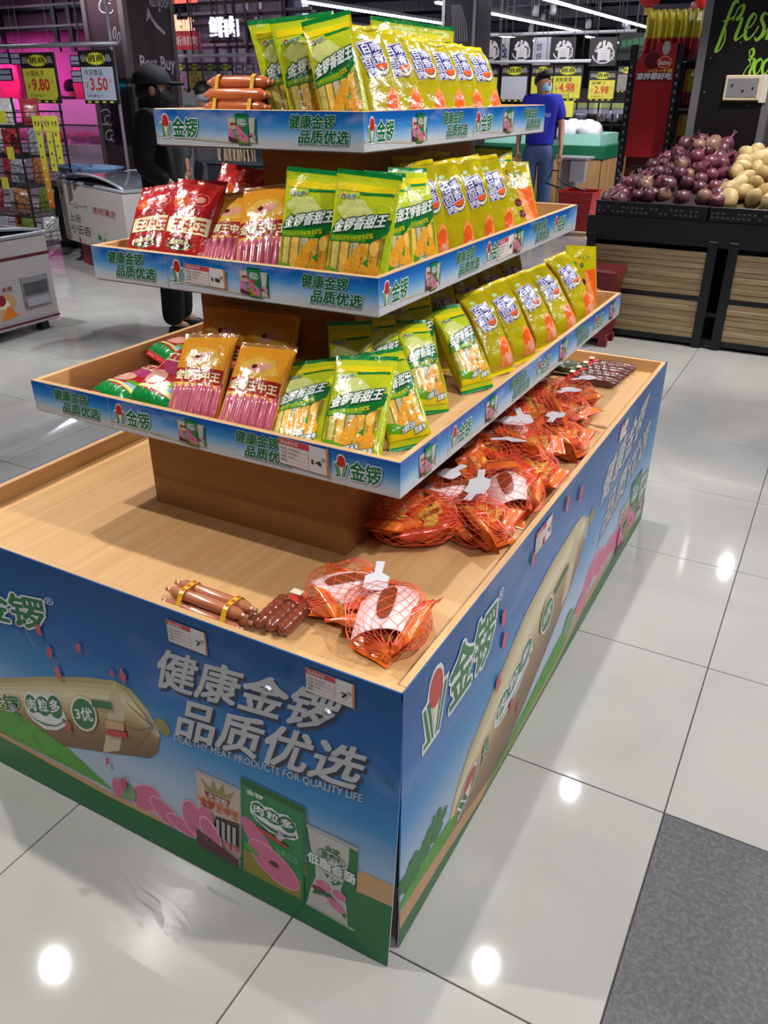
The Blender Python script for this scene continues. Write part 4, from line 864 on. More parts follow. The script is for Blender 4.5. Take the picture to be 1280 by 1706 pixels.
# ------------------------------------------------------------------ tied sausage bundles
SKIN = mat('sausage_skin', '#c4683a', .22, coat=.4, var=.12, vscale=40); SKIN2 = mat('sausage_skin_pale', '#b5704f', .22, coat=.5, var=.1, vscale=40); TIP = mat('sausage_tip', '#8c4a36', .3, bump=.6, bscale=150); TAPE = mat('bundle_tape', '#d9a81e', .35); CLIP = mat('sausage_clip', '#b9a9a4', .3, .6)
def bundle(name, label, M, rows, ln, r, skin, group):
    t = thing(name, label, 'sausage bundle', M=M, group=group); rr = random.Random(3); pos = []
    z = r
    for q, n in enumerate(rows):
        for k in range(n): pos.append(((k-(n-1)/2)*2*r, z+q*1.74*r))
    for (y, zz) in pos:
        dx = rr.uniform(-.006, .006); p = [(-ln/2-.012+dx, y, zz), (-ln/2-.004+dx, y, zz), (-ln/2+dx, y, zz), (-ln/2+.012+dx, y, zz), (ln/2-.014+dx, y, zz), (ln/2-.002+dx, y, zz), (ln/2+.003+dx, y, zz), (ln/2+.013+dx, y, zz)]
        o = MB().tube(p, [r*.35, r*.3, r*.62, r*.97, r*.97, r*.6, r*.32, r*.4], skin, 12).build('sausage', t, smooth=True)
        for sx in (-1, 1): MB().tube([(sx*(ln/2+.001)+dx, y, zz), (sx*(ln/2+.005)+dx, y, zz)], r*.42, CLIP, 8).build('clip', o)
    hw = max((max(rows)-1)*r+r, r*2)+.0015; top = pos[-1][1]+r+.0015; wt = (rows[-1]-1)*r+r*.9
    for sx in (-.32, .30):
        x0 = sx*ln; pr = [(-hw, r*.9), (-hw*.98, r*1.6), (-wt, top-.004), (-wt+.006, top), (wt-.006, top), (wt, top-.004), (hw*.98, r*1.6), (hw, r*.9), (hw-.004, .0008), (-hw+.004, .0008)]
        n = len(pr); vs = [(x0+d, y*1.01, zz*1.01) for d in (0, .011) for (y, zz) in pr]
        b = MB().add(vs, [(i, (i+1) % n, n+(i+1) % n, n+i) for i in range(n)], TAPE).build('tape_band', t)
        sp = MB()
        for q in range(3):
            yy = -wt+.008+q*(2*wt-.016)/2
            for j in range(10):
                pass
            sp.lathe([(0, top*1.01+.0006), (.0042, top*1.01+.0005)], mat('tape_print', '#a8501c', .4), 10, Matrix.Translation((x0+.0055, yy, 0)))
        sp.build('tape_print', b)
    return t
c = Vector((-.590, .047, ZF)); ang = math.atan2(-.05, .215)
p1 = atZ(282, 985, ZF+.03); p2 = atZ(408, 1030, ZF+.03); ang = math.atan2(p2.y-p1.y, p2.x-p1.x); mid = (p1+p2)/2
bundle('sausage_bundle', 'bundle of sausages with yellow tapes at the front of the base deck', Matrix.Translation((mid.x, mid.y+.012, ZF+.0005)) @ Matrix.Rotation(ang, 4, 'Z'), [3, 2], (p2-p1).length-.012, .0125, SKIN2, 'sausage bundles')
p1 = atY(355, 152, .60); p2 = atY(478, 152, .60); mid = (p1+p2)/2
bundle('sausage_bundle', 'large bundle of orange sausages with yellow tapes on the top tray', Matrix.Translation((mid.x, .615, 1.3872)) @ Matrix.Rotation(-.22, 4, 'Z'), [6, 6, 5, 5, 4], (p2-p1).length-.01, .0125, SKIN, 'sausage bundles')
bundle('sausage_bundle', 'second orange sausage bundle behind the first on the top tray', Matrix.Translation((mid.x-.02, .80, 1.3872)) @ Matrix.Rotation(-.05, 4, 'Z'), [6, 5, 4], .17, .0125, SKIN, 'sausage bundles')
# ------------------------------------------------------------------ ridged barbecue sausages in clear bags
BBQ = mat('barbecue_sausage', '#7a3220', .2, coat=.6, var=.3, vscale=60, bump=.1, bscale=90); BBQD = mat('dark_sausage', '#4a1a18', .2, coat=.6, var=.3, vscale=60, bump=.1, bscale=90)
BAG = mat('clear_film', '#b88a70', .06, alpha=.06, bump=.15, bscale=60)
def bbq(label, pos, ang, m, ln=.12, n=3, group='barbecue sausage packs', redhead=True):
    t = thing('barbecue_sausage_pack', label, 'sausage pack', M=Matrix.Translation(pos) @ Matrix.Rotation(ang, 4, 'Z'), group=group); r = .015
    for k in range(n):
        pts = []; rs = []
        for q in range(29):
            f = q/28; pts.append((-ln/2+ln*f, (k-(n-1)/2)*.026, r*.95)); e = min(1, 8*f, 8*(1-f)); rs.append((.35+.65*e)*r*(.84+.16*abs(math.sin(PI*f*6+.4*k))))
        MB().tube(pts, rs, m, 12).build('sausage', t, smooth=True)
    hw = n*.014+.012
    g = []; fs = []; NX, NY = 14, 8
    for i in range(NX+1):
        for j in range(NY+1):
            u = -1+2*i/NX; v = -1+2*j/NY; e = (1-u**8)*(1-v**6)
            g.append((u*(ln/2+.016), v*hw, .002+e*(2*r+.001)+.0015*noise.noise(Vector((u*6, v*6, ang)))*e))
    for i in range(NX):
        for j in range(NY): a0 = i*(NY+1)+j; fs.append((a0, a0+NY+1, a0+NY+2, a0+1))
    MB().add(g, fs, BAG).build('clear_bag', t, smooth=True)
    if redhead:
        p = MB(); q = [(ln/2-.022, -hw*.9, .006), (ln/2+.022, -hw*.8, .003), (ln/2+.020, hw*.8, .004), (ln/2-.016, hw*.9, .008), (ln/2+.0, 0, 2*r+.006), (ln/2-.028, 0, 2*r+.004)]
        p.add(q, [(0, 1, 4, 5), (1, 2, 4), (2, 3, 5, 4)], mat('red_label', '#c32a22', .3, coat=.4, bump=.5)); o = p.build('header_label', t)
        MB().box(ln/2-.012, -.012, 2*r+.0045, ln/2+.004, .012, 2*r+.0068, mat('label_cream', '#d8cbb0', .4)).build('label_print', o)
    return t
p1 = atZ(445, 1050, ZF+.015); p2 = atZ(500, 998, ZF+.015); mid = (p1+p2)/2
bbq('brown ridged barbecue sausages in clear bag with red head, front of deck', (mid.x, mid.y, ZF+.0005), math.atan2(p2.y-p1.y, p2.x-p1.x), BBQ, .105, 3)
for k, (px, py) in enumerate(((1052, 608), (1045, 622), (1042, 636), (1038, 650))):
    p = atZ(px, py, ZF+.015)
    bbq(['farthest of four dark sausage bags at far end of deck', 'second farthest of four dark sausage bags at far end of deck', 'second nearest of four dark sausage bags at far end of deck', 'nearest of four dark sausage bags at far end of deck'][k], (-.175-.005*k, 1.955-.062*k, ZF+.0005), PI+.05, BBQD, .16, 2)
p = atZ(955, 612, ZF+.02)
# ------------------------------------------------------------------ orange net bags of sausages on the deck
NETM = mat('net_plastic', '#ea6a4c', .35, coat=.2); PKT = mat('orange_packet', '#e8702a', .22, coat=.4, var=.25, vscale=35, bump=.2, bscale=60); PKT2 = mat('red_packet', '#d8482a', .22, coat=.4, var=.25, vscale=35, bump=.2, bscale=60); CARD = mat('net_card', '#ecd0d0', .4); CARDW = mat('hang_tag_paper', '#d8d6dc', .45); BROWN = mat('printed_roast', '#8a3f22', .4, var=.45, vscale=220); CORNY = mat('packet_yellow', '#e0b04a', .3, var=.2, vscale=60)
def lump(w, l, h, seed, m, nu=26, nv=18, boxy=.6):
    vs = []; fs = []
    for i in range(nv+1):
        th = PI*i/nv
        for j in range(nu):
            ph = 2*PI*j/nu; c = lambda t: math.copysign(abs(t)**boxy, t)
            x = c(math.sin(th))*c(math.cos(ph)); y = c(math.sin(th))*c(math.sin(ph)); z = c(math.cos(th))
            k = 1+.16*noise.noise(Vector((x*1.7+seed, y*1.7, z*1.7)))+.07*noise.noise(Vector((x*5+seed, y*5, z*5)))
            vs.append((x*w/2*k, y*l/2*k, max(0, h/2+z*h/2*k)))
    for i in range(nv):
        for j in range(nu): fs.append((i*nu+j, i*nu+(j+1) % nu, (i+1)*nu+(j+1) % nu, (i+1)*nu+j))
    return MB().add(vs, fs, m)
def netting(w, l, h, seed, n=22, m=15, r=.0006):
    """diamond mesh of thin strands over the lump, drawn to a knot at one end"""
    mb = MB()
    def P(i, j):
        v = i/m; u = (j+.5*(i % 2))/n*2*PI; y = -1.08+2.2*v
        k = max(.04, 1-abs(min(1, max(-1, y)))**3)**.5
        if y > .8: k = max(.05, k*(1-(y-.8)*2.2))
        q = 1+.10*noise.noise(Vector((math.cos(u)*1.7+seed, y*1.7, math.sin(u)*1.7)))
        c = lambda t: math.copysign(abs(t)**.7, t)
        return Vector((c(math.cos(u))*w/2*1.06*k*q, y*l/2*1.04, max(.0008, h*.52+c(math.sin(u))*h*.56*k*q)))
    for i in range(m):
        for j in range(n):
            a = P(i, j)
            for b in (P(i+1, j if i % 2 == 0 else j+1), P(i+1, j-1 if i % 2 == 0 else j)):
                t = (b-a); 
                if t.length < 1e-5: continue
                s_ = t.orthogonal().normalized()*r; q = t.normalized().cross(s_)
                o = len(mb.v); k = mb.mi(NETM)
                for p in (a, b):
                    for d in (s_, q*.87-s_*.5, -q*.87-s_*.5): mb.v.append(tuple(p+d))
                for x in range(3): mb.f.append((o+x, o+(x+1) % 3, o+3+(x+1) % 3, o+3+x)); mb.m.append(k)
    return mb
def bag_proto(kind, seed):
    r = thing('net_bag', 'net bag', 'net bag'); w, l, h = (.125, .15, .055) if kind == 'card' else (.12, .155, .06)
    rr = random.Random(int(seed*10))
    spots = [(0, -.03, .012, 0), (-.03, .012, .016, .5), (.032, .018, .018, -.6), (-.022, -.035, .032, .9), (.028, -.03, .034, -.2), (0, .032, .036, .2)] if kind == 'plain' else [(0, -.028, .010, 0), (-.034, .006, .018, .6), (.036, .012, .018, -.7), (.0, .034, .020, .1), (.03, -.036, .026, -.9)]
    for k, (x, y, z, t) in enumerate(spots):
        q = copy_tree(SACH[k % 3], r); q.name = 'sachet'
        q.matrix_local = Matrix.Translation((x, y, z)) @ Matrix.Rotation(rr.uniform(-1.5, 1.5), 4, 'Z') @ Matrix.Rotation(t+rr.uniform(-.2, .2), 4, 'Y') @ Matrix.Rotation(-PI/2+rr.uniform(-.3, .3), 4, 'X') @ Matrix.Translation((0, 0, -.05))
    q = r.children[-1]
    a = Art(); a.rect(-.02, -.012, .02, .012, CORNY); a.ell(-.008, .0, .008, .006, BROWN); a.text('香烤', -.002, -.006, .017, .007, BROWN, bold=.03); a.emit('packet_label', q, lambda u, v, d: (u, -.0125-d, .05+v))
    if kind == 'card':
        cw, cl = .088, .112; vs = []; fs = []; N = 8
        for i in range(N+1):
            for j in range(N+1):
                u, v = -1+2*i/N, -1+2*j/N; vs.append((u*cw/2+.012*v, v*cl/2, h*1.0+.004-.016*u*u*abs(u)-.012*v*v+.002*math.sin(3*u+seed)))
        for i in range(N):
            for j in range(N): b0 = i*(N+1)+j; fs.append((b0, b0+N+1, b0+N+2, b0+1))
        n0 = len(vs); vs += [(x, y, z-.0012) for x, y, z in vs]; fs += [tuple(reversed([i+n0 for i in f])) for f in fs]
        c = MB().add(vs, fs, CARD).build('card', r, smooth=True)
        vs = [((u := .30*math.copysign(abs(math.cos(t))**.7, math.cos(t))*rr)*cw/2+.012*(v := .74*math.copysign(abs(math.sin(t))**.7, math.sin(t))*rr), v*cl/2, h*1.0+.0062-.016*u*u*abs(u)-.012*v*v+.002*math.sin(3*u+seed)) for rr in (.0, .55, 1) for t in [2*PI*k/20 for k in range(20)]]
        fs = [(k+20*i, (k+1) % 20+20*i, (k+1) % 20+20*i+20, k+20*i+20) for i in (0, 1) for k in range(20)]
        MB().add(vs, fs, BROWN).build('sausage_print', c, smooth=True)
    netting(w*1.0, l*1.0, h*1.12, seed).build('netting', r)
    k = MB(); k.tube([(0, l*.53, h*.5), (.004, l*.60, h*.35), (-.004, l*.68, .012)], [.006, .004, .007], NETM, 8).build('knot', r, smooth=True)
    return r
def sachet(seed, cols):
    P = Pouch(.072, .10, .024, .7, .008, seed, None, .0035); o = P.mesh(cols[0], None, cols[1], 14, 16).build('sachet', None, smooth=True)
    a = Art(); a.poly([(-.03, .02), (.03, .03), (.03, .055), (-.03, .045)], cols[2], 1); a.ell(.01, .068, .016, .010, CORNY, .3, lv=2); a.ell(-.014, .03, .012, .007, BROWN, .4, lv=2)
    s_ = Art(); s_.text('香烤肠', 0, 0, 1, 1, CORNY, bold=.04); a.lv = 3; a.quadmap(s_, (-.024, .030), (.024, .038), (.024, .052), (-.024, .044))
    a.emit('print', o, P.front, eps=.0006, step=.0001, maxlen=.012)
    return o
SACH = [sachet(61, (PKT, PKT, PKT2)), sachet(62, (PKT, PKT2, PKT2)), sachet(63, (PKT2, PKT, PKT))]
BP = [bag_proto('card', 1.3), bag_proto('plain', 4.1), bag_proto('card', 7.7), bag_proto('plain', 9.2)]
_bu = {}
def hang_tag(root, pts, ang):
    """white strap label lying on the bag"""
    a = [(-.008, .035), (-.007, .004), (-.022, -.006), (-.022, -.036), (-.014, -.042), (.014, -.042), (.022, -.036), (.022, -.006), (.007, .004), (.008, .035)]
    mb = MB(); mb.prism(a, 'Z', 0, .0011, CARDW); o = mb.build('hang_tag', root); o.location = (pts[0], pts[1], pts[2]+.008); o.rotation_euler = ang; return o
def place_bag(v, px, py, ang, label, z=ZF, tilt=(0, 0), sc=1, tagp=None):
    n = _bu.get(v, 0); _bu[v] = n+1
    r = BP[v] if n == 0 else copy_tree(BP[v])
    p = atZ(px, py, z+.03)
    r.location = (p.x, p.y, z+.001); r.rotation_euler = (tilt[0], tilt[1], ang); sc *= 1.14; r.scale = (sc, sc, sc); tag(r, label, 'net bag', 'orange net bags of sausages')
    if tagp: hang_tag(r, *tagp)
    return r
BAGS = [  # variant, pixel of the middle, turn, label, lift, tilt, scale, tag
    (2, 578, 985, -.55, 'left net bag of the front pair, carrying a white strap tag', 0, (0, .1), .92, ((.03, .045, .066), (.1, -.1, .9))),
    (0, 645, 1032, .55, 'right net bag of the front pair showing printed sausage card', 0, (0, 0), 1.05, None),
    (1, 690, 872, -1.2, 'nearest net bag of the big heap, beside the wooden column', 0, (0, 0), 1.12, None),
    (3, 790, 872, 1.3, 'net bag with a white tag at the near edge of the heap', 0, (0, 0), 1.0, ((.03, .03, .062), (0, .1, 1.9))),
    (0, 848, 828, .75, 'net bag with large sausage card near the deck rim', 0, (0, -.15), 1.08, None),
    (1, 885, 790, .4, 'net bag lying against the deck rim behind the card bag', 0, (0, 0), .95, None),
    (2, 755, 830, -.6, 'net bag under the tray edge with pale card folded', 0, (0, 0), 1.0, ((-.03, .02, .064), (0, 0, .4))),
    (3, 815, 770, .2, 'net bag with white tag in the middle of the heap', .012, (0, 0), 1.05, ((-.05, .0, .062), (.1, -.2, -.3))),
    (1, 868, 745, 1.0, 'bulging net bag on top of heap below the pale card', .02, (0, .1), 1.05, None),
    (2, 832, 728, -.3, 'net bag with pale card in the heap centre, tag on top', .02, (.1, 0), 1.0, ((.01, .0, .064), (0, 0, 2.2))),
    (3, 925, 735, 1.3, 'net bag at the right of the heap pointing to the rim', 0, (0, 0), 1.0, None),
    (1, 880, 695, .1, 'net bag in the far half of the heap, left side', .01, (0, 0), 1.1, ((-.05, .02, .06), (0, 0, .8))),
    (3, 930, 690, .9, 'net bag in the far half of the heap, right side', .006, (0, .1), 1.1, None),
    (1, 905, 665, -.4, 'net bag second from the far end of the heap', 0, (0, 0), 1.05, ((-.04, .03, .06), (0, 0, .2))),
    (3, 952, 662, .5, 'farthest net bag of the heap, in full light', 0, (0, 0), 1.0, None),
    (0, 800, 735, 1.8, 'net bag in the shade beneath the tray, against the column', 0, (0, 0), .95, None),
]
for o in SACH:
    for c in list(o.children): bpy.data.objects.remove(c)
    bpy.data.objects.remove(o)
for (v, px, py, an, lb, lf, tl, sc, tg) in BAGS: place_bag(v, px, py, an, lb, ZF+lf, tl, sc, tg)
# loose strip tag and a dark pickled-vegetable bag at the back
p = atZ(975, 706, ZF); q = atZ(1008, 713, ZF); d = math.atan2(q.y-p.y, q.x-p.x)
fk = MB(); FKM = mat('brown_strap', '#9a6a4a', .3, coat=.3)
fk.prism([(0, -.004), (.03, -.003), (.034, -.009), (.062, -.010), (.066, -.004), (.066, .004), (.062, .010), (.034, .009), (.03, .003), (0, .004)], 'Z', 0, .0015, FKM)
o = fk.build('strap_label', None, loc=(p.x, p.y, ZF+.0006)); o.rotation_euler = (0, 0, d); tag(o, 'thin brown strap label sticking out beside the net bags', 'label')
for k, (x, y, l) in enumerate(((-.40, 1.80, 'dark red sausage bag at the back of the deck under the tray'), (-.30, 1.86, 'dark green glossy bag at the back of the deck'))):
    t = thing('vacuum_bag', l, 'bag', (x, y, ZF+.0005), 'bags at the back of the deck')
    lump(.11, .10, .035, 20+k, mat('vacuum_bag_%s' % 'ab'[k], ('#4a2026', '#3c4420')[k], .2, coat=.6, var=.4, vscale=50, bump=.5)).build('pouch', t, smooth=True)
    MB().box(-.055, -.06, .010, .055, -.045, .012, mat('vacuum_seal', '#8a7a6a', .2, coat=.4)).build('seal', t)
# grit on the floor
# ------------------------------------------------------------------ right-hand background: vegetable stall, pillar, rack, shopper
def rectY(x0, y0, x1, y1, Y):
    """world box of a pixel rectangle on the plane y = Y"""
    ym, xm = (y0+y1)/2, (x0+x1)/2
    return atY(x0, ym, Y).x, atY(x1, ym, Y).x, atY(xm, y1, Y).z, atY(xm, y0, Y).z
def planemap(x0, x1, z0, z1, Y): return lambda u, v, d: (x0+(x1-x0)*u, Y-d, z0+(z1-z0)*v)
BLK = mat('black_steel', '#141416', .4, var=.1); BLK2 = mat('black_plastic', '#17171b', .45, var=.1); STEEL = mat('brushed_steel', '#8d8c8e', .35, .7); WOODS = wood_mat('stall_slat', '#cdb489', '#94794f', 'X', 1.6, .5)
stall = thing('vegetable_stall', 'black vegetable stall with pale wooden slat front, under onions and potatoes', 'market stall', (0, 4.6, 0))
def part(name, mb, parent=stall, smooth=False):
    o = mb.build(name, None, smooth); o.parent = parent; o.matrix_parent_inverse = Matrix.Translation(parent.location).inverted(); return o
SX0, SX1 = -1.02, 1.25
part('fascia', MB().box(SX0-.02, 4.58, .63, SX1, 4.61, .765, BLK)); part('deck', MB().box(SX0, 4.6, .62, SX1, 5.52, .64, BLK)); part('back_board', MB().box(SX0, 5.5, .1, SX1, 5.53, 1.0, BLK)); part('side_board', MB().box(SX0, 4.61, .06, SX0+.02, 5.5, .63, mat('stall_side', '#3a3536', .6)))
BOLT = mat('bolt', '#b9b9be', .3, .8)
for x in (-1.0, -.245, -.125, .62, .74):
    o = part('leg', MB().box(x-.028, 4.57, 0, x+.028, 4.60, .66, BLK, bev=.002))
    for z in (.56, .20):
        b = MB().lathe([(0, .006), (.008, .004), (.011, 0)], BOLT, 10, Matrix.Translation((x, 4.57, z)) @ Matrix.Rotation(PI/2, 4, 'X')).build('bolt', o); b.matrix_parent_inverse = Matrix.Translation(stall.location).inverted()
slat = None
for (xa_, xb_) in ((-.972, -.273), (-.097, .592)):
    for (z0, n) in ((.058, 7), (.325, 8)):
        for k in range(n):
            o = part('slat', MB().box(xa_, 4.588-.003*(k % 2), z0+k*.0335, xb_, 4.604, z0+k*.0335+.032, WOODS, bev=.002))
    part('mid_rail', MB().box(xa_, 4.592, .292, xb_, 4.612, .325, BLK))
part('foot_rail', MB().box(SX0, 4.592, .02, SX1, 4.612, .058, BLK))
def crate(x0, x1, label):
    t = thing('produce_crate', label, 'crate', (x0, 4.6, .765), 'produce crates on the stall'); z1 = .855
    def pt(n, mb): o = mb.build(n, t); o.location = (-x0, -4.6, -.765); return o
    for (a, b, c, d) in ((x0, 4.60, x1, 4.614), (x0, 5.47, x1, 5.484), (x0, 4.614, x0+.014, 5.47), (x1-.014, 4.614, x1, 5.47)): pt('crate_wall', MB().box(a, b, .642, c, d, z1, BLK2, bev=.002))
    fr = MB(); rr = random.Random(int(x0*100))
    n = int((x1-x0)/.03)
    HOLE = mat('crate_slot', '#6b5a5c', .6)
    for q, z in enumerate((.79, .815)):
        for k in range(n):
            if rr.random() < .75: fr.box(x0+.012+k*.03, 4.5992, z, x0+.028+k*.03, 4.6002, z+.012, HOLE)
    o = pt('crate_slots', fr); o['kind'] = 'stuff'
    pt('crate_rim', MB().box(x0-.004, 4.594, z1-.008, x1+.004, 4.604, z1+.002, mat('crate_rim', '#2a282c', .35), bev=.002)); return t
crate(-1.0, -.315, 'left black slotted crate holding the red onions'); crate(-.305, .62, 'right black slotted crate holding the potatoes')
# red onions
ON = [mat('onion_%s' % c, h, .38, coat=.15, var=.35, vscale=9, bump=.06, bscale=60) for c, h in (('plum', '#4c1a2c'), ('rose', '#6b2c3e'), ('dusk', '#5c343e'), ('tan', '#84604e'))]
def onion_mesh(k):
    rr = random.Random(k); pr = [(0, -.030), (.006, -.031), (.016, -.027), (.028, -.015), (.034, 0), (.031, .015), (.021, .026), (.010, .033), (.005, .040), (.0035, .050), (0, .052)]
    m = MB(); m.lathe(pr, ON[k % 4], 14, None, 1+rr.uniform(-.06, .1), 1)
    for q in range(5):
        a = rr.uniform(0, 6.28); m.tube([(.002*math.cos(a), .002*math.sin(a), .044), (.008*math.cos(a), .008*math.sin(a), .060+.006*rr.random())], [.0016, .0004], ON[3], 4)
    o = m.build('onion', None, smooth=True); me = o.data; bpy.data.objects.remove(o)
    for v in me.vertices: v.co *= 1+.05*noise.noise(v.co*40+Vector((k, 0, 0)))
    return me
OM = [onion_mesh(k) for k in range(8)]
def heap_z(x, y): 
    t = min(1, max(0, (x+1.02)/.42)); b = min(1, max(0, (y-4.6)/.85)); r = min(1, max(0, (-.16-x)/.25)); return .835+.36*(t**.9)*b**.85*(.45+.55*r)
rr = random.Random(11); pts = []
tries = 0
while len(pts) < 190 and tries < 9000:
    tries += 1; x = rr.uniform(-.985, -.275); y = rr.uniform(4.672, 5.44)
    if all((x-a)**2+(y-b)**2 > .074**2 for a, b in pts): pts.append((x, y))
for k, (x, y) in enumerate(pts):
    o = obj('onion', OM[(k*5+k//7) % 8]); s_ = rr.uniform(1.2, 1.7)
    o.location = (x, y, heap_z(x, y)+rr.uniform(-.02, .02)); o.rotation_euler = (rr.uniform(-1.2, 1.2), rr.uniform(-1.2, 1.2), rr.uniform(0, 6.28)); o.scale = (s_, s_, s_)
    tag(o, 'red onion in the heaped crate on the stall', 'onion', 'red onions on the stall')
mb = MB(); vs = []; fs = []   # added dark inner fill of the heap so that no gap shows the crate floor
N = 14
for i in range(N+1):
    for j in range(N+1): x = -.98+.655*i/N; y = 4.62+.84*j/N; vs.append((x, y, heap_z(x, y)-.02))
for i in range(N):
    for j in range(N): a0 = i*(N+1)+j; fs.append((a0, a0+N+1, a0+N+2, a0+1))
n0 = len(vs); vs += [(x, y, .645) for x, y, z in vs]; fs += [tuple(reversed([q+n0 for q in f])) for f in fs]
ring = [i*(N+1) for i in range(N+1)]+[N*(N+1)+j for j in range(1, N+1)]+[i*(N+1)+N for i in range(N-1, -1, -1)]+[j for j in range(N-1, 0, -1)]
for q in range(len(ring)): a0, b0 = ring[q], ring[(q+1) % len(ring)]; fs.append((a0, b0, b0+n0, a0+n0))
o = mb.add(vs, fs, mat('onion_deep', '#2c1018', .8, var=.4, vscale=30, bump=.6, bscale=30)).build('onion_fill'); o['kind'] = 'stuff'; tag(o, 'added dark fill deep inside the onion heap', 'heap fill')
# potatoes
PT = [mat('potato_%s' % c, h, .5, var=.12, vscale=22, bump=.15, bscale=60) for c, h in (('pale', '#b39a63'), ('sand', '#a98c55'), ('light', '#bda770'))]
def potato_mesh(k):
    m = MB(); vs = []; fs = []; nu, nv = 14, 9
    for i in range(nv+1):
        th = PI*i/nv
        for j in range(nu):
            ph = 2*PI*j/nu; p = Vector((math.sin(th)*math.cos(ph), math.sin(th)*math.sin(ph), math.cos(th))); q = 1+.13*noise.noise(p*1.3+Vector((k*3, 0, 0)))
            vs.append((p.x*.037*q, p.y*.031*q, p.z*.048*q))
    for i in range(nv):
        for j in range(nu): fs.append((i*nu+j, i*nu+(j+1) % nu, (i+1)*nu+(j+1) % nu, (i+1)*nu+j))
    o = m.add(vs, fs, PT[k % 3]).build('potato', None, smooth=True); me = o.data; bpy.data.objects.remove(o); return me
PM = [potato_mesh(k) for k in range(6)]
def pheap(x, y): b = min(1, max(0, (y-4.6)/.8)); return .835+.30*b**.8
pp = []; tries = 0
while len(pp) < 110 and tries < 8000:
    tries += 1; x = rr.uniform(-.245, .56); y = rr.uniform(4.685, 5.36)
    if all((x-a)**2+((y-b))**2 > .078**2 for a, b in pp): pp.append((x, y))
for k, (x, y) in enumerate(pp):
    o = obj('potato', PM[k % 6]); o.location = (x, y, pheap(x, y)+rr.uniform(-.012, .014)); o.rotation_euler = (rr.uniform(0, 3), rr.uniform(0, 3), rr.uniform(0, 6)); s_ = rr.uniform(1.3, 1.7); o.scale = (s_,)*3
    tag(o, 'pale yellow potato in the heap beside the onions', 'potato', 'potatoes on the stall')
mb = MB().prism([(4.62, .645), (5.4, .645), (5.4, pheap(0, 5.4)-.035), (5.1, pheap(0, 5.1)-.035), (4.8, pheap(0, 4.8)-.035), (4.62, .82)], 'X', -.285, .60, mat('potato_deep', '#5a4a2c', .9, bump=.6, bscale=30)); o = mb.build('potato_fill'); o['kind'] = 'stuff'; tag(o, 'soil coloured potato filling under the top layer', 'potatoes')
# pillar with green script
PX0, PX1, PY = -.70, -.185, 5.6
DARKB = mat('pillar_board', '#0d090d', .35, var=.1)
pil = struct(MB().box(PX0+.01, PY+.008, 0, PX1-.01, PY+.5, 3.55, DARKB).build('pillar_1'))
for x0, x1 in ((PX0, PX0+.055), (PX1-.05, PX1)): MB().box(x0, PY, 0, x1, PY+.06, 3.55, STEEL, bev=.003).build('corner_trim', pil)
MB().box(PX1-.004, PY+.06, 0, PX1+.004, PY+.5, 3.55, mat('pillar_side', '#4a4640', .5)).build('side_cladding', pil)
LIMEG = mat('sign_lime', '#7fb02a', .5)
def script(a, strokes, ox, oz, s, wd):
    for st in strokes:
        P = [Vector(p) for p in st]; out = []
        for k in range(len(P)-1):
            p0 = P[max(k-1, 0)]; p1 = P[k]; p2 = P[k+1]; p3 = P[min(k+2, len(P)-1)]
            for q in range(6):
                t = q/6; out.append(.5*((2*p1)+(p2-p0)*t+(2*p0-5*p1+4*p2-p3)*t*t+(3*p1-p0-3*p2+p3)*t**3))
        out.append(P[-1]); w = []
        for k, p in enumerate(out):
            d = (out[min(k+1, len(out)-1)]-out[max(k-1, 0)]); w.append(wd*(.55 if d.y > 0 else 1.25))
        a.line([(ox+p.x*s, oz+p.y*s) for p in out], w, LIMEG)
FRESH = [[(.42, 1.0), (.38, 1.06), (.28, .98), (.18, .6), (.06, .02), (.0, -.22), (.1, -.2), (.2, .05), (.18, .35)], [(.06, .55), (.2, .58), (.36, .66)], [(.34, .55), (.44, .86), (.56, .95), (.58, .78), (.44, .56)], [(.44, .56), (.58, .62), (.56, .4), (.5, .14), (.56, .06), (.72, .2)], [(.76, .32), (.9, .42), (.98, .62), (.9, .72), (.78, .5), (.76, .18), (.86, .06), (1.0, .2), (1.1, .4)], [(1.3, .68), (1.2, .72), (1.14, .58), (1.26, .36), (1.22, .14), (1.1, .04), (1.04, .12)], [(1.26, .1), (1.4, .4), (1.56, 1.0), (1.5, .7), (1.38, .04)], [(1.42, .3), (1.56, .56), (1.66, .5), (1.62, .1), (1.72, .06)]]
ROO = [[(.0, .0), (.12, .3), (.22, .42), (.1, .9), (.22, 1.0), (.28, .8), (.12, .56)], [(.12, .56), (.34, .62), (.34, .4), (.26, .1), (.3, .0)], [(.62, .62), (.46, .5), (.42, .2), (.52, .02), (.66, .2), (.7, .5), (.6, .64)], [(.96, .62), (.8, .5), (.76, .2), (.86, .02), (1.0, .2), (1.04, .5), (.94, .64)]]
a = Art(); f0 = atY(1195, 72, PY); f1 = atY(1280, 72, PY); s_ = (f1.x-f0.x)/1.42; zt = atY(1230, 30, PY).z; zb = atY(1200, 85, PY).z
script(a, FRESH, f0.x, zb+.05, s_*.98, .016); r0 = atY(1238, 125, PY); script(a, ROO, r0.x, r0.z, .15, .013)
rs = random.Random(5)
for k in range(11): a.ell(rs.uniform(PX0+.08, PX1-.1), rs.uniform(1.3, 2.1), .003, .003, WHITE, n=8)
a.emit('painted_lettering', pil, lambda u, v, d: (u, PY+.006-d, v), eps=.002)['label'] = 'lime green script lettering'
x0, x1, z0, z1 = rectY(1208, 125, 1272, 168, PY)
sw = thing('wall_control_panel', 'cream thermostat style control panel on the black pillar', 'control panel', (x0, PY, z0))
SWM = mat('cream_plastic', '#b8a98c', .5); o = MB().box(0, -.03, 0, x1-x0-.01, .0, z1-z0, SWM, bev=.006).build('frame', sw)
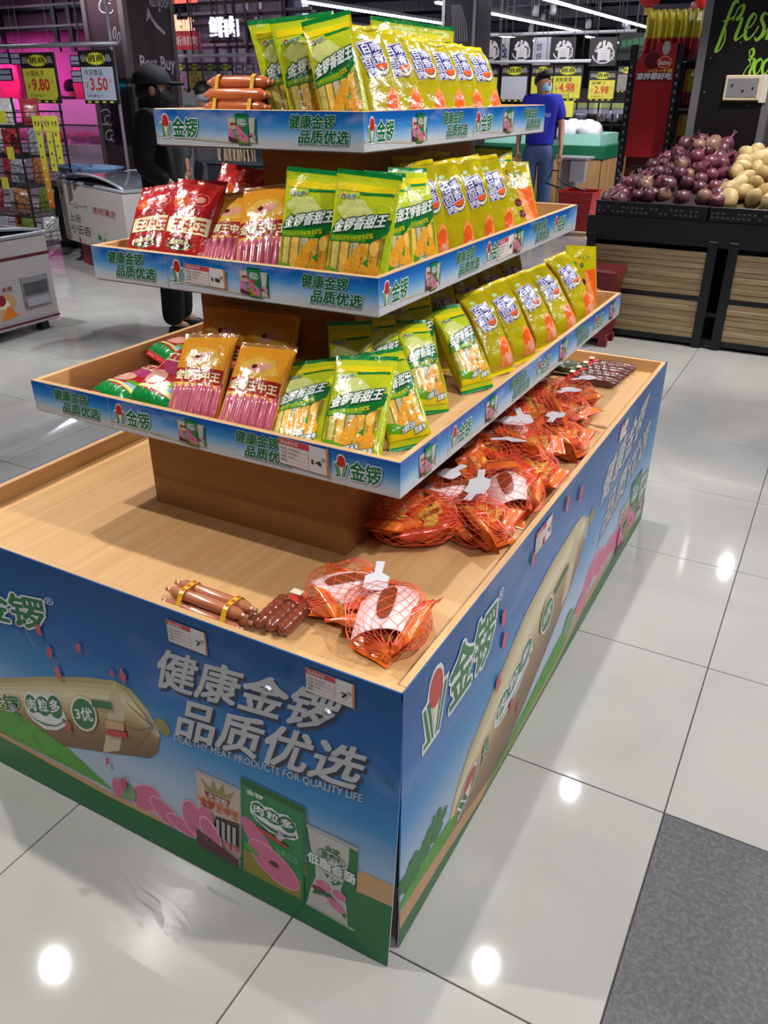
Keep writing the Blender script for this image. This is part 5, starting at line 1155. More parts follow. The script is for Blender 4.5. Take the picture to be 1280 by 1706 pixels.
MB().box(.018, -.033, .022, x1-x0-.03, -.0295, z1-z0-.02, mat('panel_grey', '#6e6c70', .4)).build('face_plate', sw)
k = MB()
for q, (u, v) in enumerate(((.2, .62), (.5, .4), (.75, .5))): k.lathe([(0, .008), (.006, .007), (.007, 0)], BLACK, 10, Matrix.Translation(((x1-x0)*u, -.033, (z1-z0)*v)) @ Matrix.Rotation(PI/2, 4, 'X')); k.build('button', sw); k = MB()
MB().box(x1-x0-.014, -.012, -.01, x1-x0+.03, -.002, z1-z0+.004, mat('torn_paper', '#b5b0aa', .7)).build('torn_paper', sw)
# waste bin
def bin_():
    t = thing('waste_bin', 'dark red plastic waste bin on the floor by the stall', 'bin', (-.885, 4.40, 0)); R1 = mat('bin_red', '#7c1d22', .35, var=.12); H = .475
    def fr(w0, d0, z0, w1, d1, z1, m): 
        v = [(-w0, -d0, z0), (w0, -d0, z0), (w0, d0, z0), (-w0, d0, z0), (-w1, -d1, z1), (w1, -d1, z1), (w1, d1, z1), (-w1, d1, z1)]; return MB().add(v, [(3, 2, 1, 0), (4, 5, 6, 7), (0, 1, 5, 4), (1, 2, 6, 5), (2, 3, 7, 6), (3, 0, 4, 7)], m)
    fr(.118, .10, .05, .138, .125, H-.05, R1).build('body', t); fr(.150, .137, H-.05, .152, .14, H, R1).build('rim', t); fr(.146, .134, H, .13, .12, H+.012, mat('bin_lid', '#5c1519', .4)).build('lid', t)
    for sx in (-1, 1):
        for sy in (-1, 1): MB().box(sx*.105-.028, sy*.085-.022, 0, sx*.105+.028, sy*.085+.022, .055, R1, bev=.004).build('foot', t)
    a = Art(); a.line([(-.05, .12), (.05, .12), (0, .20), (-.05, .12)], .005, FPK); a.text('废物箱', -.09, .33, .06, .375, FPK, bold=.02); a.emit('marking', t, lambda u, v, d: (u, -.112-.03*(v-.1)-d-.003, v))
bin_()
# red rack with poster and tall snack packs
RY = 6.05
xl_, xr_ = atY(1062, 100, RY).x, atY(1128, 100, RY).x
rack = thing('promotion_rack', 'tall red promotion rack with black slotted posts behind the onions', 'rack', (xl_, RY, 0))
def rp(n, mb, sm=False): o = mb.build(n, rack, sm); o.location = (-xl_, -RY, 0); return o
zt_ = atY(1125, 68, RY).z; zb_ = atY(1080, 262, RY).z; REDB = mat('rack_red', '#a3191f', .35, var=.08)
for x in (xl_-.03, xr_+.02):
    po = rp('post', MB().box(x-.022, RY-.02, 0, x+.022, RY+.03, zt_-.02, BLK))
    m = MB()
    for k in range(26): m.box(x-.006, RY-.0215, .25+k*.055, x+.006, RY-.0195, .27+k*.055, BOLT)
    sl = rp('slot_row', m); sl['kind'] = 'stuff'
rp('red_board', MB().box(xl_, RY-.01, zb_, xr_, RY+.0, atY(1095, 120, RY).z, REDB)); rp('inner_panel', MB().box(xl_, RY+.05, .2, xr_, RY+.06, zb_, mat('rack_dark_red', '#5c1216', .5)))
hd = rp('header_card', MB().prism([(xl_+.0, atY(1080, 132, RY).z), (xr_-.0, atY(1120, 132, RY).z), (xr_+.01, zt_), (xl_+.03, zt_-.09), (xl_, zt_-.14)], 'Y', RY-.02, RY-.012, REDB))
a = Art(); hz = atY(1080, 132, RY).z; wd_ = xr_-xl_
a.ell(xl_+wd_*.42, hz+.12, wd_*.22, .055, MARO); a.ell(xl_+wd_*.72, hz+.11, wd_*.19, .04, FPK); a.ell(xl_+wd_*.72, hz+.11, wd_*.17, .034, RED); a.text('Bestore', xl_+wd_*.58, hz+.092, xl_+wd_*.86, hz+.125, WHITE, bold=.02)
a.text('一口一个辣', xl_+wd_*.32, hz+.04, xl_+wd_*.95, hz+.068, YEL, bold=.03); a.text('凉拌都好吃', xl_+wd_*.06, hz-.002, xl_+wd_*.95, hz+.04, WHITE, bold=.05, out=(SHADOWBLUE, .06))
a.ell(xl_+wd_*.55, hz+.20, wd_*.08, .04, DRED); a.ell(xl_+wd_*.72, hz+.20, wd_*.10, .045, SILVER)
a.emit('poster_print', hd, lambda u, v, d: (u, RY-.0205-d, v))
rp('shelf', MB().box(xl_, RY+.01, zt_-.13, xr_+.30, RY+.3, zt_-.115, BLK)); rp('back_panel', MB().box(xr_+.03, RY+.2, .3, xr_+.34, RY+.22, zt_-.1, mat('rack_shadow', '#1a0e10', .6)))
for z in (.75, 1.05, 1.35): rp('shelf', MB().box(xr_+.03, RY+.02, z, xr_+.33, RY+.2, z+.012, STEEL))
YR = ramp_mat('tall_pack_film', 'Z', [(0, '#8c1518'), (.40, '#a31d1e'), (.45, '#c9b61e'), (1, '#d6c836')], .25, .4, None, .32)
PP = Pouch(.075, .32, .03, .6, .012, 71, None, .003); tp = PP.mesh(YR, None, YR).build('snack_pack', None, smooth=True); first = True
for k in range(8):
    o = tp if first else obj('snack_pack', tp.data); first = False
    o.location = (xl_+.05+k*.046, RY+.05+.02*(k % 2), zt_-.114); o.rotation_euler = (-.08, .10+.02*(k % 3), .9)
    tag(o, 'tall red and yellow snack pack standing on top of the red rack', 'snack pack', 'tall snack packs on the red rack')
for k, z in enumerate((.765, 1.065, 1.365)):
    for q in range(3):
        o = obj('snack_pack', tp.data); o.location = (xr_+.09+q*.08, RY+.1, z); o.scale = (.8, .8, .8)
        tag(o, ('red snack pack on the low', 'red snack pack on the middle', 'red snack pack on the upper')[k]+' side shelf of the red rack', 'snack pack', 'packs on the side shelves of the red rack')
# rolling basket, pulled by the shopper
BY = 8.75; x0, x1, z0, z1 = rectY(936, 318, 992, 368, BY)
bk = thing('rolling_basket', 'red plastic rolling shopping basket with black pull handle', 'basket', ((x0+x1)/2, BY, 0)); BR = mat('basket_red', '#b01a1e', .35); bw = (x1-x0)/2; zt2 = z1
v = [(-bw*.82, -.13, .06), (bw*.82, -.13, .06), (bw*.82, .15, .06), (-bw*.82, .15, .06), (-bw, -.17, zt2), (bw, -.17, zt2), (bw, .19, zt2), (-bw, .19, zt2)]
MB().add(v, [(3, 2, 1, 0), (0, 1, 5, 4), (1, 2, 6, 5), (2, 3, 7, 6), (3, 0, 4, 7)], BR).build('tub', bk); MB().tube([(-bw, -.17, zt2), (bw, -.17, zt2), (bw, .19, zt2), (-bw, .19, zt2)], .012, BR, 6, closed=True).build('rim', bk)
for k in range(4): MB().box(-bw*.9, -.172+.006*k, zt2-.07-.055*k, bw*.9, -.160+.008*k, zt2-.062-.055*k, mat('basket_rib', '#c8403c', .35)).build('rib', bk)
for sx in (-1, 1): MB().lathe([(.0, -.012), (.028, -.012), (.028, .012), (.0, .012)], BLK2, 12, Matrix.Translation((sx*bw*.7, .05, .029)) @ Matrix.Rotation(PI/2, 4, 'Y')).build('wheel', bk)
HX, HZ = atY(926, 280, BY+.15).x-(x0+x1)/2, atY(926, 284, BY+.15).z
MB().tube([(-bw*.95, .02, zt2), (HX-.09, .10, HZ-.13), (HX-.05, .12, HZ-.07), (HX-.04, .15, HZ), (HX+.04, .15, HZ), (HX+.05, .12, HZ-.07), (HX+.12, .10, HZ-.13), (bw*.3, .02, zt2)], .010, BLK2, 6).build('pull_handle', bk, smooth=True)
CZ = 3.75
# ------------------------------------------------------------------ people
def skinned(name, V, E, m, parent, sub=2, root=0):
    me = bpy.data.meshes.new(name); me.from_pydata([v[0] for v in V], E, []); me.materials.append(m)
    o = obj(name, me, parent); sk = o.modifiers.new('skin', 'SKIN'); sk.use_smooth_shade = True
    for i, v in enumerate(V):
        r = v[1]; me.skin_vertices[0].data[i].radius = r if isinstance(r, tuple) else (r, r); me.skin_vertices[0].data[i].use_root = (i == root)
    sb = o.modifiers.new('sub', 'SUBSURF'); sb.levels = sub; sb.render_levels = sub
    return o
def ellipsoid(mb, c, r, m, n=14, z0=-1, z1=1, M=None):
    vs = []; fs = []; k = 9
    for i in range(k+1):
        z = z0+(z1-z0)*i/k; q = math.sqrt(max(0, 1-z*z))
        for j in range(n): a = 2*PI*j/n; vs.append((c[0]+r[0]*q*math.cos(a), c[1]+r[1]*q*math.sin(a), c[2]+r[2]*z))
    for i in range(k):
        for j in range(n): fs.append((i*n+j, i*n+(j+1) % n, (i+1)*n+(j+1) % n, (i+1)*n+j))
    fs.append(tuple(reversed(range(n)))); fs.append(tuple(range(k*n, k*n+n))); return mb.add(vs, fs, m, M)
SKINT = mat('skin', '#a97b62', .5, var=.05); HAIR = mat('hair', '#120e0e', .5, bump=.5, bscale=80)
def person(name, label, loc, rotz, top, legs_m, shirt_m, pose, sleeve='short', head_turn=0, coat=False):
    s = top/1.70
    p = thing(name, label, 'person', M=Matrix.Translation(loc) @ Matrix.Rotation(rotz, 4, 'Z') @ Matrix.Scale(s, 4))
    eL, wL, eR, wR = pose
    def arm(sx, e, w):
        sh = (sx*.175, .0, 1.405); hd = (w[0], w[1]-.01, w[2]-.075)
        return [(sh, .055), (e, .042), (w, .030), (hd, (.034, .022))]
    def fingers(w, sx):
        b = Vector((w[0], w[1]-.01, w[2]-.075)); out = []
        for k, (dx, ln) in enumerate(((-.024, .070), (-.008, .078), (.008, .074), (.024, .060))): out.append([(tuple(b+Vector((dx, -.012, -.035))), .009), (tuple(b+Vector((dx, -.03, -.035-ln*.5))), .008), (tuple(b+Vector((dx*.9, -.012, -.035-ln*.85))), .007)])
        out.append([(tuple(b+Vector((-sx*.036, -.022, .008))), .010), (tuple(b+Vector((-sx*.040, -.04, -.03))), .008)]); return out
    V = [((0, 0, .95), (.12, .09)), ((0, 0, 1.12), (.12, .085)), ((0, 0, 1.30), (.13, .09)), ((0, .01, 1.435), .068), ((0, -.008, 1.50), (.080, .086)), ((0, -.012, 1.575), (.092, .108)), ((0, .0, 1.645), (.080, .095))]
    E = [(0, 1), (1, 2), (2, 3), (3, 4), (4, 5), (5, 6)]
    for sx, e, w in ((-1, eR, wR), (1, eL, wL)):
        a = arm(sx, e, w); o = len(V); V += a; E += [(2, o), (o, o+1), (o+1, o+2), (o+2, o+3)]
        for f in fingers(w, sx):
            q = len(V); V += f; E.append((o+3, q)); E += [(q+i, q+i+1) for i in range(len(f)-1)]
    for sx in (-1, 1):
        o = len(V); V += [((sx*.09, 0, .86), .085), ((sx*.10, -.015, .48), .06), ((sx*.10, .02, .10), .042), ((sx*.105, -.10, .045), (.042, .035))]; E += [(0, o), (o, o+1), (o+1, o+2), (o+2, o+3)]
    skinned('body', V, E, SKINT, p, 1)
    # trousers, shirt
    V = [((0, 0, 1.00), (.165, .135)), ((0, 0, .90), (.18, .145))]; E = [(0, 1)]
    for sx in (-1, 1): o = len(V); V += [((sx*.095, 0, .78), .118), ((sx*.10, -.012, .48), .092), ((sx*.10, .015, .06), .082)]; E += [(1, o), (o, o+1), (o+1, o+2)]
    skinned('trousers', V, E, legs_m, p, 2, 1)
    hem = .55 if coat else .93
    V = [((0, 0, hem), (.19, .15) if coat else (.185, .15)), ((0, 0, 1.12), (.185, .15)), ((0, -.002, 1.32), (.205, .155)), ((0, .005, 1.44), (.10, .095))]; E = [(0, 1), (1, 2), (2, 3)]
    if coat: V[0:1] = [((0, 0, .52), (.19, .15)), ((0, 0, .85), (.185, .14))]; E = [(0, 1), (1, 2), (2, 3), (3, 4)]
    ci = 3 if coat else 2
    for sx, e, w in ((-1, eR, wR), (1, eL, wL)):
        sh = Vector((sx*.178, 0, 1.405)); ev = Vector(e); o = len(V)
        if sleeve == 'short': V += [(tuple(sh), .085), (tuple(sh.lerp(ev, .78)), .078)]; E += [(ci, o), (o, o+1)]
        else: V += [(tuple(sh), .092), (e, .075), (tuple(Vector(e).lerp(Vector(w), .93)), .058)]; E += [(ci, o), (o, o+1), (o+1, o+2)]
    skinned('shirt' if not coat else 'jacket', V, E, shirt_m, p, 2, ci-1)
    for sx in (-1, 1):
        m = MB(); m.lathe([(.045, 0), (.05, .02), (.045, .06), (.03, .075)], mat('shoe', '#1a1a1c', .5), 14, Matrix.Translation((sx*.104, -.05, 0)), .95, 2.2); m.build('shoe', p, smooth=True)
    hd = bpy.data.objects.new('head_pivot', None)
    return p
def turn(z): return Matrix.Rotation(z, 4, 'Z')
MY = 9.15; mp_ = atY(902, 200, MY); mx = mp_.x; top = atY(905, 120, MY).z
BLUE = mat('royal_blue_cotton', '#12189a', .8, var=.12, vscale=8, bump=.1, bscale=12); JEAN = mat('denim', '#3a4f78', .85, var=.22, vscale=7, bump=.2, bscale=40)
man = person('person', 'man in royal blue t-shirt, jeans and face mask pulling red basket', (mx, MY, 0), .25, top, JEAN, BLUE, ((.245, .02, 1.13), (.262, -.06, .90), (-.245, .03, 1.13), (-.25, -.03, .90)))
HM = Matrix.Translation((0, -.008, 1.58)) @ turn(.75)
m = MB(); ellipsoid(m, (0, .036, .035), (.096, .096, .098), HAIR, 16, -.5, 1, HM); ellipsoid(m, (0, -.035, .100), (.080, .078, .042), HAIR, 14, -.6, 1, HM); m.build('hair', man, smooth=True)
m = MB(); vs = []; fs = []
for i in range(7):
    for j in range(6):
        a = -1.15+2.3*i/6; z = -.075+.085*j/5; r_ = .086-.012*abs(j-2.5)/2.5; vs.append((r_*math.sin(a)*.92, -r_*math.cos(a)*1.16-.012, z))
for i in range(6):
    for j in range(5): q = i*6+j; fs.append((q, q+6, q+7, q+1))
m.add(vs, fs, mat('face_mask', '#8fb4d0', .7), HM); m.build('face_mask', man, smooth=True)
for sx in (-1, 1):
    m = MB(); ellipsoid(m, (sx*.082, .012, -.005), (.012, .022, .032), SKINT, 8, -1, 1, HM); m.build('ear', man, smooth=True)
    m = MB(); ellipsoid(m, (sx*.032, -.098, .022), (.014, .006, .007), HAIR, 8, -1, 1, HM); m.build('eye', man, smooth=True)
    m = MB(); ellipsoid(m, (sx*.033, -.099, .040), (.022, .006, .005), HAIR, 8, -1, 1, HM); m.build('eyebrow', man, smooth=True)
m = MB(); ellipsoid(m, (0, -.106, -.004), (.012, .014, .022), SKINT, 8, -1, 1, HM); m.build('nose', man, smooth=True)
a = Art(); a.text('FRESH FOOD', 0, .02, .07, .03, WHITE, bold=.02); a.text('MARKET', .012, 0, .07, .01, WHITE, bold=.02); a.emit('chest_print', man, lambda u, v, d: (.05+u, -.168-d, 1.24+v))

# ------------------------------------------------------------------ produce island behind the shopper
IY = 10.3
x0, x1, z0, z1 = rectY(770, 240, 1008, 262, IY); isl = thing('produce_island', 'low produce island with green rim and wooden panels behind the shopper', 'produce island', (x0, IY, 0))
def ip(n, mb, sm=False): o = mb.build(n, isl, sm); o.location = (-x0, -IY, 0); return o
GRIM = mat('island_green', '#0f5a3c', .4); WP = wood_mat('island_wood', '#b08a5c', '#8a6640', 'Z', .5)
zr = z1; ip('green_rim', MB().box(x0, IY, z0, x1, IY+1.3, z1, GRIM, bev=.006)); ip('core', MB().box(x0+.03, IY+.03, 0, x1-.03, IY+1.27, z0, mat('island_core', '#241c18', .7)))
n = 7; wx = (x1-x0-.06)/n
for k in range(n): ip('wood_panel', MB().box(x0+.03+k*wx, IY+.012, .08, x0+.03+(k+1)*wx-.01, IY+.03, z0-.01, WP))
for k in range(3): ip('wood_panel', MB().box(x1-.032, IY+.03+k*.41, .08, x1-.012, IY+.43+k*.41, z0-.01, WP))
# open top box: tray standing on the island
TEAL = mat('tray_teal', '#8fc4b8', .25, coat=.3)
tray_x = (rectY(790, 220, 868, 240, IY), rectY(930, 220, 1000, 240, IY))
for k, (a0, b0, c0, d0) in enumerate(tray_x):
    t = thing('produce_tray', ('pale teal produce tray at the left of the island', 'pale teal produce tray at the right of the island, with plastic bags')[k], 'tray', (a0, IY+.02, z1+.001), 'produce trays on the island'); w_ = b0-a0
    MB().box(0, 0, 0, w_, .9, .01, TEAL).build('tray_bottom', t)
    for q in ((0, 0, w_, .012), (0, .888, w_, .9), (0, .012, .012, .888), (w_-.012, .012, w_, .888)): MB().box(q[0], q[1], .01, q[2], q[3], .13, TEAL).build('tray_wall', t)
PB = mat('plastic_bag', '#c9c8d4', .25, coat=.3, var=.15, vscale=8, bump=.7, bscale=14); CAR = mat('carrot_heap', '#b8623a', .5, var=.3, vscale=14, bump=.6, bscale=20)
def lump2(w, l, h, seed, m): return lump(w, l, h, seed, m, 18, 12, .8)
for k, (px, wd2, yy) in enumerate(((945, .22, .2), (965, .2, .45), (985, .24, .22), (975, .26, .7), (955, .22, .75))):
    p = atY(px, 215, IY+yy); o = lump2(wd2*1.2, .28, .26, 30+k, PB).build('plastic_bag', None, smooth=True, loc=(p.x, IY+yy, z1+.02))
    tag(o, ['white plastic bag of vegetables at the front left of teal tray', 'white plastic bag in the middle of the teal tray', 'white plastic bag at the front right of teal tray', 'large white plastic bag at the rear right of teal tray', 'white plastic bag at the rear left of teal tray'][k], 'plastic bag', 'plastic bags on the island')
for k, px in enumerate((798, 812, 826, 840, 853)):
    p = atY(px, 225, IY+.1); o = lump2(.14, .24, .13, 40+k, CAR).build('carrot_bunch', None, smooth=True, loc=(p.x, IY+.25+.05*(k % 2), z1+.012)); tag(o, 'orange carrot bunch in the left teal tray', 'carrots', 'carrot bunches on the island')
# shopping cart body (grey) near the shopper
CY = 9.6; x0c, x1c, z0c, z1c = rectY(925, 262, 978, 282, CY)
ct = thing('weighing_table', 'small grey service table with clear bin beside the produce island', 'table', (x0c, CY, 0)); GP = mat('grey_plastic', '#8a888c', .4)
MB().box(0, 0, z1c-.03, x1c-x0c, .35, z1c, GP, bev=.006).build('tabletop', ct); MB().box(.06, .05, .02, x1c-x0c-.16, .3, z1c-.03, mat('table_body', '#77716e', .5)).build('body', ct)
MB().box(x1c-x0c-.20, .0, z1c-.28, x1c-x0c-.02, .12, z1c-.04, mat('clear_bin', '#a5a3a8', .15, alpha=.75)).build('clear_bin', ct)
# shelf behind the island, with labels
SY = 12.4; fx0, fx1, fz0, fz1 = rectY(900, 160, 1062, 245, SY)
sh = thing('produce_shelf', 'black rear produce shelf with price label strips', 'shelf', (fx0, SY, 0))
def sp_(n, mb): o = mb.build(n, sh); o.location = (-fx0, -SY, 0); return o
for z in (fz0, (fz0+fz1)/2-.05): sp_('shelf_board', MB().box(fx0, SY, z, fx1, SY+.5, z+.03, BLK))
sp_('back', MB().box(fx0, SY+.5, .1, fx1, SY+.52, fz1+.1, mat('shelf_back', '#3a3034', .7)))
for q in range(5): x = fx0+(fx1-fx0)*q/4; sp_('upright', MB().box(x-.012, SY-.01, 0, x+.012, SY+.02, fz1+.05, BLK))
rr = random.Random(4)
lx = fx0+.05
zl = atY(980, 180, SY).z
while lx < fx1-.2:
    w_ = rr.uniform(.13, .19); t = MB().box(lx, SY-.012, zl, lx+w_, SY-.006, zl+.07, mat('label_lime', '#b9c27a', .5)); o = sp_('price_label', t); o = sp_('price_label', MB().box(lx, SY-.012, zl-.075, lx+w_, SY-.006, zl-.008, mat('label_lilac', '#a9a4bc', .5))); lx += w_+.03
for k in range(9):
    x = fx0+.12+k*(fx1-fx0-.2)/8; o = lump2(.27, .3, .17, 50+k, (PB, mat('dark_greens', '#3c4034', .6, var=.4, vscale=12, bump=.6, bscale=16), mat('mushroom', '#8a7a86', .6, var=.3, bump=.5, bscale=18))[k % 3]).build('vegetable_bundle', None, smooth=True, loc=(x, SY+.25, (fz0+fz1)/2-.05+.03)); tag(o, ('bagged pale vegetables on the rear black shelf', 'dark leafy vegetables on the rear black shelf', 'greyish mushrooms on the rear black shelf')[k % 3], 'vegetables', 'vegetables on the rear shelf')

# ------------------------------------------------------------------ hanging signs
SB = mat('sign_black', '#171014', .5); SY1 = mat('sign_yellow', '#c3bc3a', .5); SW1 = mat('sign_white', '#a9a8b2', .5); SGR = mat('sign_grey', '#8f8a92', .5); SPR = mat('sign_red', '#b5352a', .5); STARB = mat('sign_burst', '#c8c832', .5)
def wires(t, w_, h_, z):
    for sx in (-.42, .42): MB().tube([(sx*w_, .008, h_), (sx*w_, .008, CZ-z)], .003, MATS['black_steel'], 4).build('hanging_wire', t)
def burst(a, cx, cy, rx, ry, n=22):
    a.poly([(cx+(rx if k % 2 else rx*.82)*math.cos(2*PI*k/(2*n)), cy+(ry if k % 2 else ry*.7)*math.sin(2*PI*k/(2*n))) for k in range(2*n)], STARB)
def promo(x0p, y0p, x1p, y1p, Y, label, paper, line='', price='', cents='', red=True, head=.30, foot=.07, group='promotion price signs'):
    x0, x1, z0, z1 = rectY(x0p, y0p, x1p, y1p, Y); t = thing('price_sign', label, 'sign', ((x0+x1)/2, Y, z0), group); w_, h_ = x1-x0, z1-z0
    b = MB().box(-w_/2, 0, 0, w_/2, .02, h_, SB, bev=.003).build('board', t); mp = lambda u, v, d: (-w_/2+u*w_, -d, v*h_)
    pz = 1-head; MB().box(-w_/2+w_*.04, -.004, foot*h_, w_/2-w_*.04, -.0005, pz*h_-.004, paper, bev=.001).build('paper', t)
    a = Art(); c = 1-head/2; burst(a, .5, c-.01, .30, head*.44); a.text('促', .06, c-head*.2, .22, c+head*.2, SGR, bold=.03); a.text('品', .78, c-head*.2, .94, c+head*.2, SGR, bold=.03); a.text('销商', .26, c-head*.22, .74, c+head*.22, BLACK, bold=.03)
    for k in range(4): a.rect(.1+.22*k, foot*.25, .2+.22*k, foot*.75, STARB)
    a.emit('header_lettering', b, mp)
    a = Art(); m2 = lambda u, v, d: (-w_/2+u*w_, -.004-d, v*h_); ph = pz-foot
    if line: a.text(line, .12, foot+ph*.74, .66, foot+ph*.92, BLACK, bold=.01)
    if price:
        a.text(price, .26, foot+ph*.30, .76, foot+ph*.66, SPR, bold=.035); a.text('￥', .10, foot+ph*.34, .22, foot+ph*.56, SPR); a.text('元', .80, foot+ph*.50, .90, foot+ph*.62, SPR)
    if line or price:
        a.rect(.08, foot+ph*.70, .92, foot+ph*.71, SGR); a.rect(.08, foot+ph*.24, .92, foot+ph*.25, SGR); a.text('计价单位 斤', .12, foot+ph*.08, .60, foot+ph*.18, BLACK)
    if a.items: a.emit('price_lettering', t, m2)
    wires(t, w_, h_, z0); return t
def save_board(x0p, y0p, x1p, y1p, Y, label):
    x0, x1, z0, z1 = rectY(x0p, y0p, x1p, y1p, Y); t = thing('hanging_banner', label, 'banner', ((x0+x1)/2, Y, z0), 'hanging black banners'); w_, h_ = x1-x0, z1-z0
    b = MB().box(-w_/2, 0, 0, w_/2, .012, h_, SB).build('board', t); a = Art(); LG = mat('sign_offwhite', '#b9b4b8', .5)
    a.text('省', .22, .20, .82, .86, LG, bold=.05); a.ring(.52, .42, .40, .34, .045, LG, a0=-3.0, a1=.9, n=30); a.text('实惠', .78, .2, .93, .5, LG)
    a.emit('lettering', b, lambda u, v, d: (-w_/2+u*w_, -d, v*h_)); wires(t, w_, h_, z0); return t
GY = 11.6
for k, (c, w_, lb) in enumerate(((817, 36, 'leftmost hanging black banner with white character, beside the grey pillar'), (868, 38, 'second hanging black banner with white character'), (938, 42, 'third hanging black banner above the shopper'), (1005, 46, 'rightmost hanging black banner above the yellow price sign'))): save_board(c-w_/2, 62, c+w_/2, 104 if k < 3 else 110, GY, lb)
for k, (x0p, x1p, tx, lb) in enumerate(((834, 848, 'Ba', 'narrow white panel with dark letters between black banners'), (888, 918, '烘焙', 'wide pale panel with dark characters between black banners'))):
    x0, x1, z0, z1 = rectY(x0p, 62, x1p, 108, GY+.1); t = thing('shop_banner', lb, 'banner', (x0, GY+.1, z0)); MB().box(0, 0, 0, x1-x0, .012, z1-z0, SW1).build('board', t); a = Art(); a.text(tx, .2, .25, .8, .75, SHADOWBLUE, bold=.02, keep=False) if k == 0 else a.text(tx[0], .2, .5, .5, .8, SHADOWBLUE, bold=.02); 
    if k: a.text(tx[1], .2, .15, .5, .45, SHADOWBLUE, bold=.02)
    a.emit('lettering', t, lambda u, v, d: (u*(x1-x0), -d, v*(z1-z0))); MB().tube([((x1-x0)/2, .006, z1-z0), ((x1-x0)/2, .006, CZ-z0)], .003, BLK, 4).build('hanging_wire', t)
r0 = atY(800, 104, GY-.05); r1 = atY(985, 98, GY-.05); rail = MB().tube([(r0.x, GY-.05, r0.z), (r1.x, GY-.05, r0.z)], .022, mat('white_rail', '#b5b3bb', .4), 8).build('sign_rail', None, smooth=True); [MB().tube([(r0.x+.3+k*.7, GY-.05, r0.z), (r0.x+.3+k*.7, GY-.05, 3.75)], .004, BLK, 4).build('hanging_wire', rail) for k in range(3)]; tag(rail, 'white hanging rail carrying the price signs at right', 'rail')
r0 = atY(770, 60, GY+.6); r1 = atY(1060, 60, GY+.6); rail2 = MB().tube([(r0.x, GY+.6, r0.z), (r1.x, GY+.6, r0.z)], .022, MATS['white_rail'], 8).build('sign_rail', None, smooth=True); [MB().tube([(r0.x+.3+k*.9, GY+.6, r0.z), (r0.x+.3+k*.9, GY+.6, 3.75)], .004, BLK, 4).build('hanging_wire', rail2) for k in range(3)]; tag(rail2, 'upper white rail above the black banners', 'rail')
promo(790, 112, 830, 166, GY, 'yellow price sign mostly hidden by the top tray packs', SY1, '蔬菜', '1.98')
promo(834, 108, 880, 170, GY, 'blank white paper price sign left of the shopper', SW1)
promo(884, 108, 922, 170, GY, 'yellow price sign hidden behind the shopper head', SY1, '', '')
promo(920, 108, 970, 168, GY, 'wide yellow price sign just right of the shopper head', SY1, '新鲜蔬菜', '4.98')
promo(980, 118, 1026, 168, GY, 'yellow price sign reading 2.98 beside the black rack', SY1, '胡萝卜', '2.98')
promo(1028, 110, 1060, 154, GY, 'small price sign with grey paper next to the red rack', mat('sign_greypaper', '#7a746e', .5), group='promotion price signs')
x0, x1, z0, z1 = rectY(936, 168, 955, 195, GY-.3); o = MB().box(x0, GY-.3, z0, x1, GY-.29, z1, SY1).build('price_card'); MB().tube([((x0+x1)/2, GY-.295, z1), ((x0+x1)/2, GY-.295, 3.75)], .003, BLK, 4).build('hanging_wire', o); tag(o, 'small hanging yellow price card beside the shopper shoulder', 'price card')
# black chalkboard wall panel with green lettering
x0, x1, z0, z1 = rectY(1030, 55, 1085, 100, 13); t = thing('chalk_sign', 'dark chalk sign with green characters left of the lantern', 'sign', (x0, 13, z0)); MB().box(0, 0, 0, x1-x0, .03, z1-z0, mat('chalkboard', '#1c2420', .6)).build('board', t)
a = Art(); a.text('新鲜蔬菜', .1, .5, .8, .8, mat('chalk_green', '#2f7a48', .5), bold=.03, rot=.12); MB().tube([((x1-x0)/2, .01, z1-z0), ((x1-x0)/2, .01, 3.75-z0)], .01, BLK, 5).build('hanger', t); a.line([(.5, .2), (.62, .35), (.8, .4)], .03, SGR); a.emit('lettering', t, lambda u, v, d: (u*(x1-x0), -d, v*(z1-z0)))

# ------------------------------------------------------------------ hall shell, ceiling, tubes
CEIL = mat('ceiling_dark', '#4b4952', .8, var=.15, vscale=2); WALLG = mat('wall_grey', '#6d6972', .8, var=.08, vscale=2)
struct(MB().box(-30, -4, CZ, 12, 40, CZ+.1, CEIL).build('ceiling'))
struct(MB().box(-30, 36, 0, 12, 36.2, CZ, WALLG).build('wall_back'))
struct(MB().box(5.5, -4, 0, 5.7, 40, CZ, WALLG).build('wall_right'))
struct(MB().box(-30, -4.2, 0, 12, -4, CZ, WALLG).build('wall_front'))
DUCT = mat('duct_grey', '#77747c', .5, .3)
for k, (x, y0_, y1_, r_) in enumerate(((-8.1, 11.5, 34, .2), (-3.2, 6, 34, .18), (-12.5, 4, 9.3, .25))):
    o = MB().tube([(x, y0_, 3.35), (x, y1_, 3.35)], r_, DUCT, 12).build('air_duct', None, smooth=True); tag(o, ['grey round air duct between the tube light rows', 'grey round air duct above the produce area', 'wide grey air duct over the meat counter'][k], 'duct')
for k in range(7):
    o = MB().box(-28, 8+k*3.6, 3.15, 5, 8.22+k*3.6, 3.35, mat('ceiling_beam', '#6a6872', .7)).build('trim_%d' % (k+1)); struct(o)
TUBE = mat('tube_glow', '#eef0ff', .5, var=0, emit=26); TB = mat('tube_tray', '#77757c', .5)
def tube_row(x, z, y0_, y1_, label):
    t = thing('tube_light_row', label, 'ceiling light', (x, y0_, z), 'rows of ceiling tube lights')
    MB().box(-.04, 0, .025, .04, y1_-y0_, .07, TB).build('tray', t); n = int((y1_-y0_)/1.25)
    for k in range(n):
        MB().box(-.03, k*1.25+.03, 0, .03, k*1.25+1.2, .024, TUBE).build('tube', t)
    for k in range(0, n, 3): MB().tube([(0, k*1.25+.3, .07), (0, k*1.25+.3, CZ-z)], .006, BLK, 5).build('hanger', t)
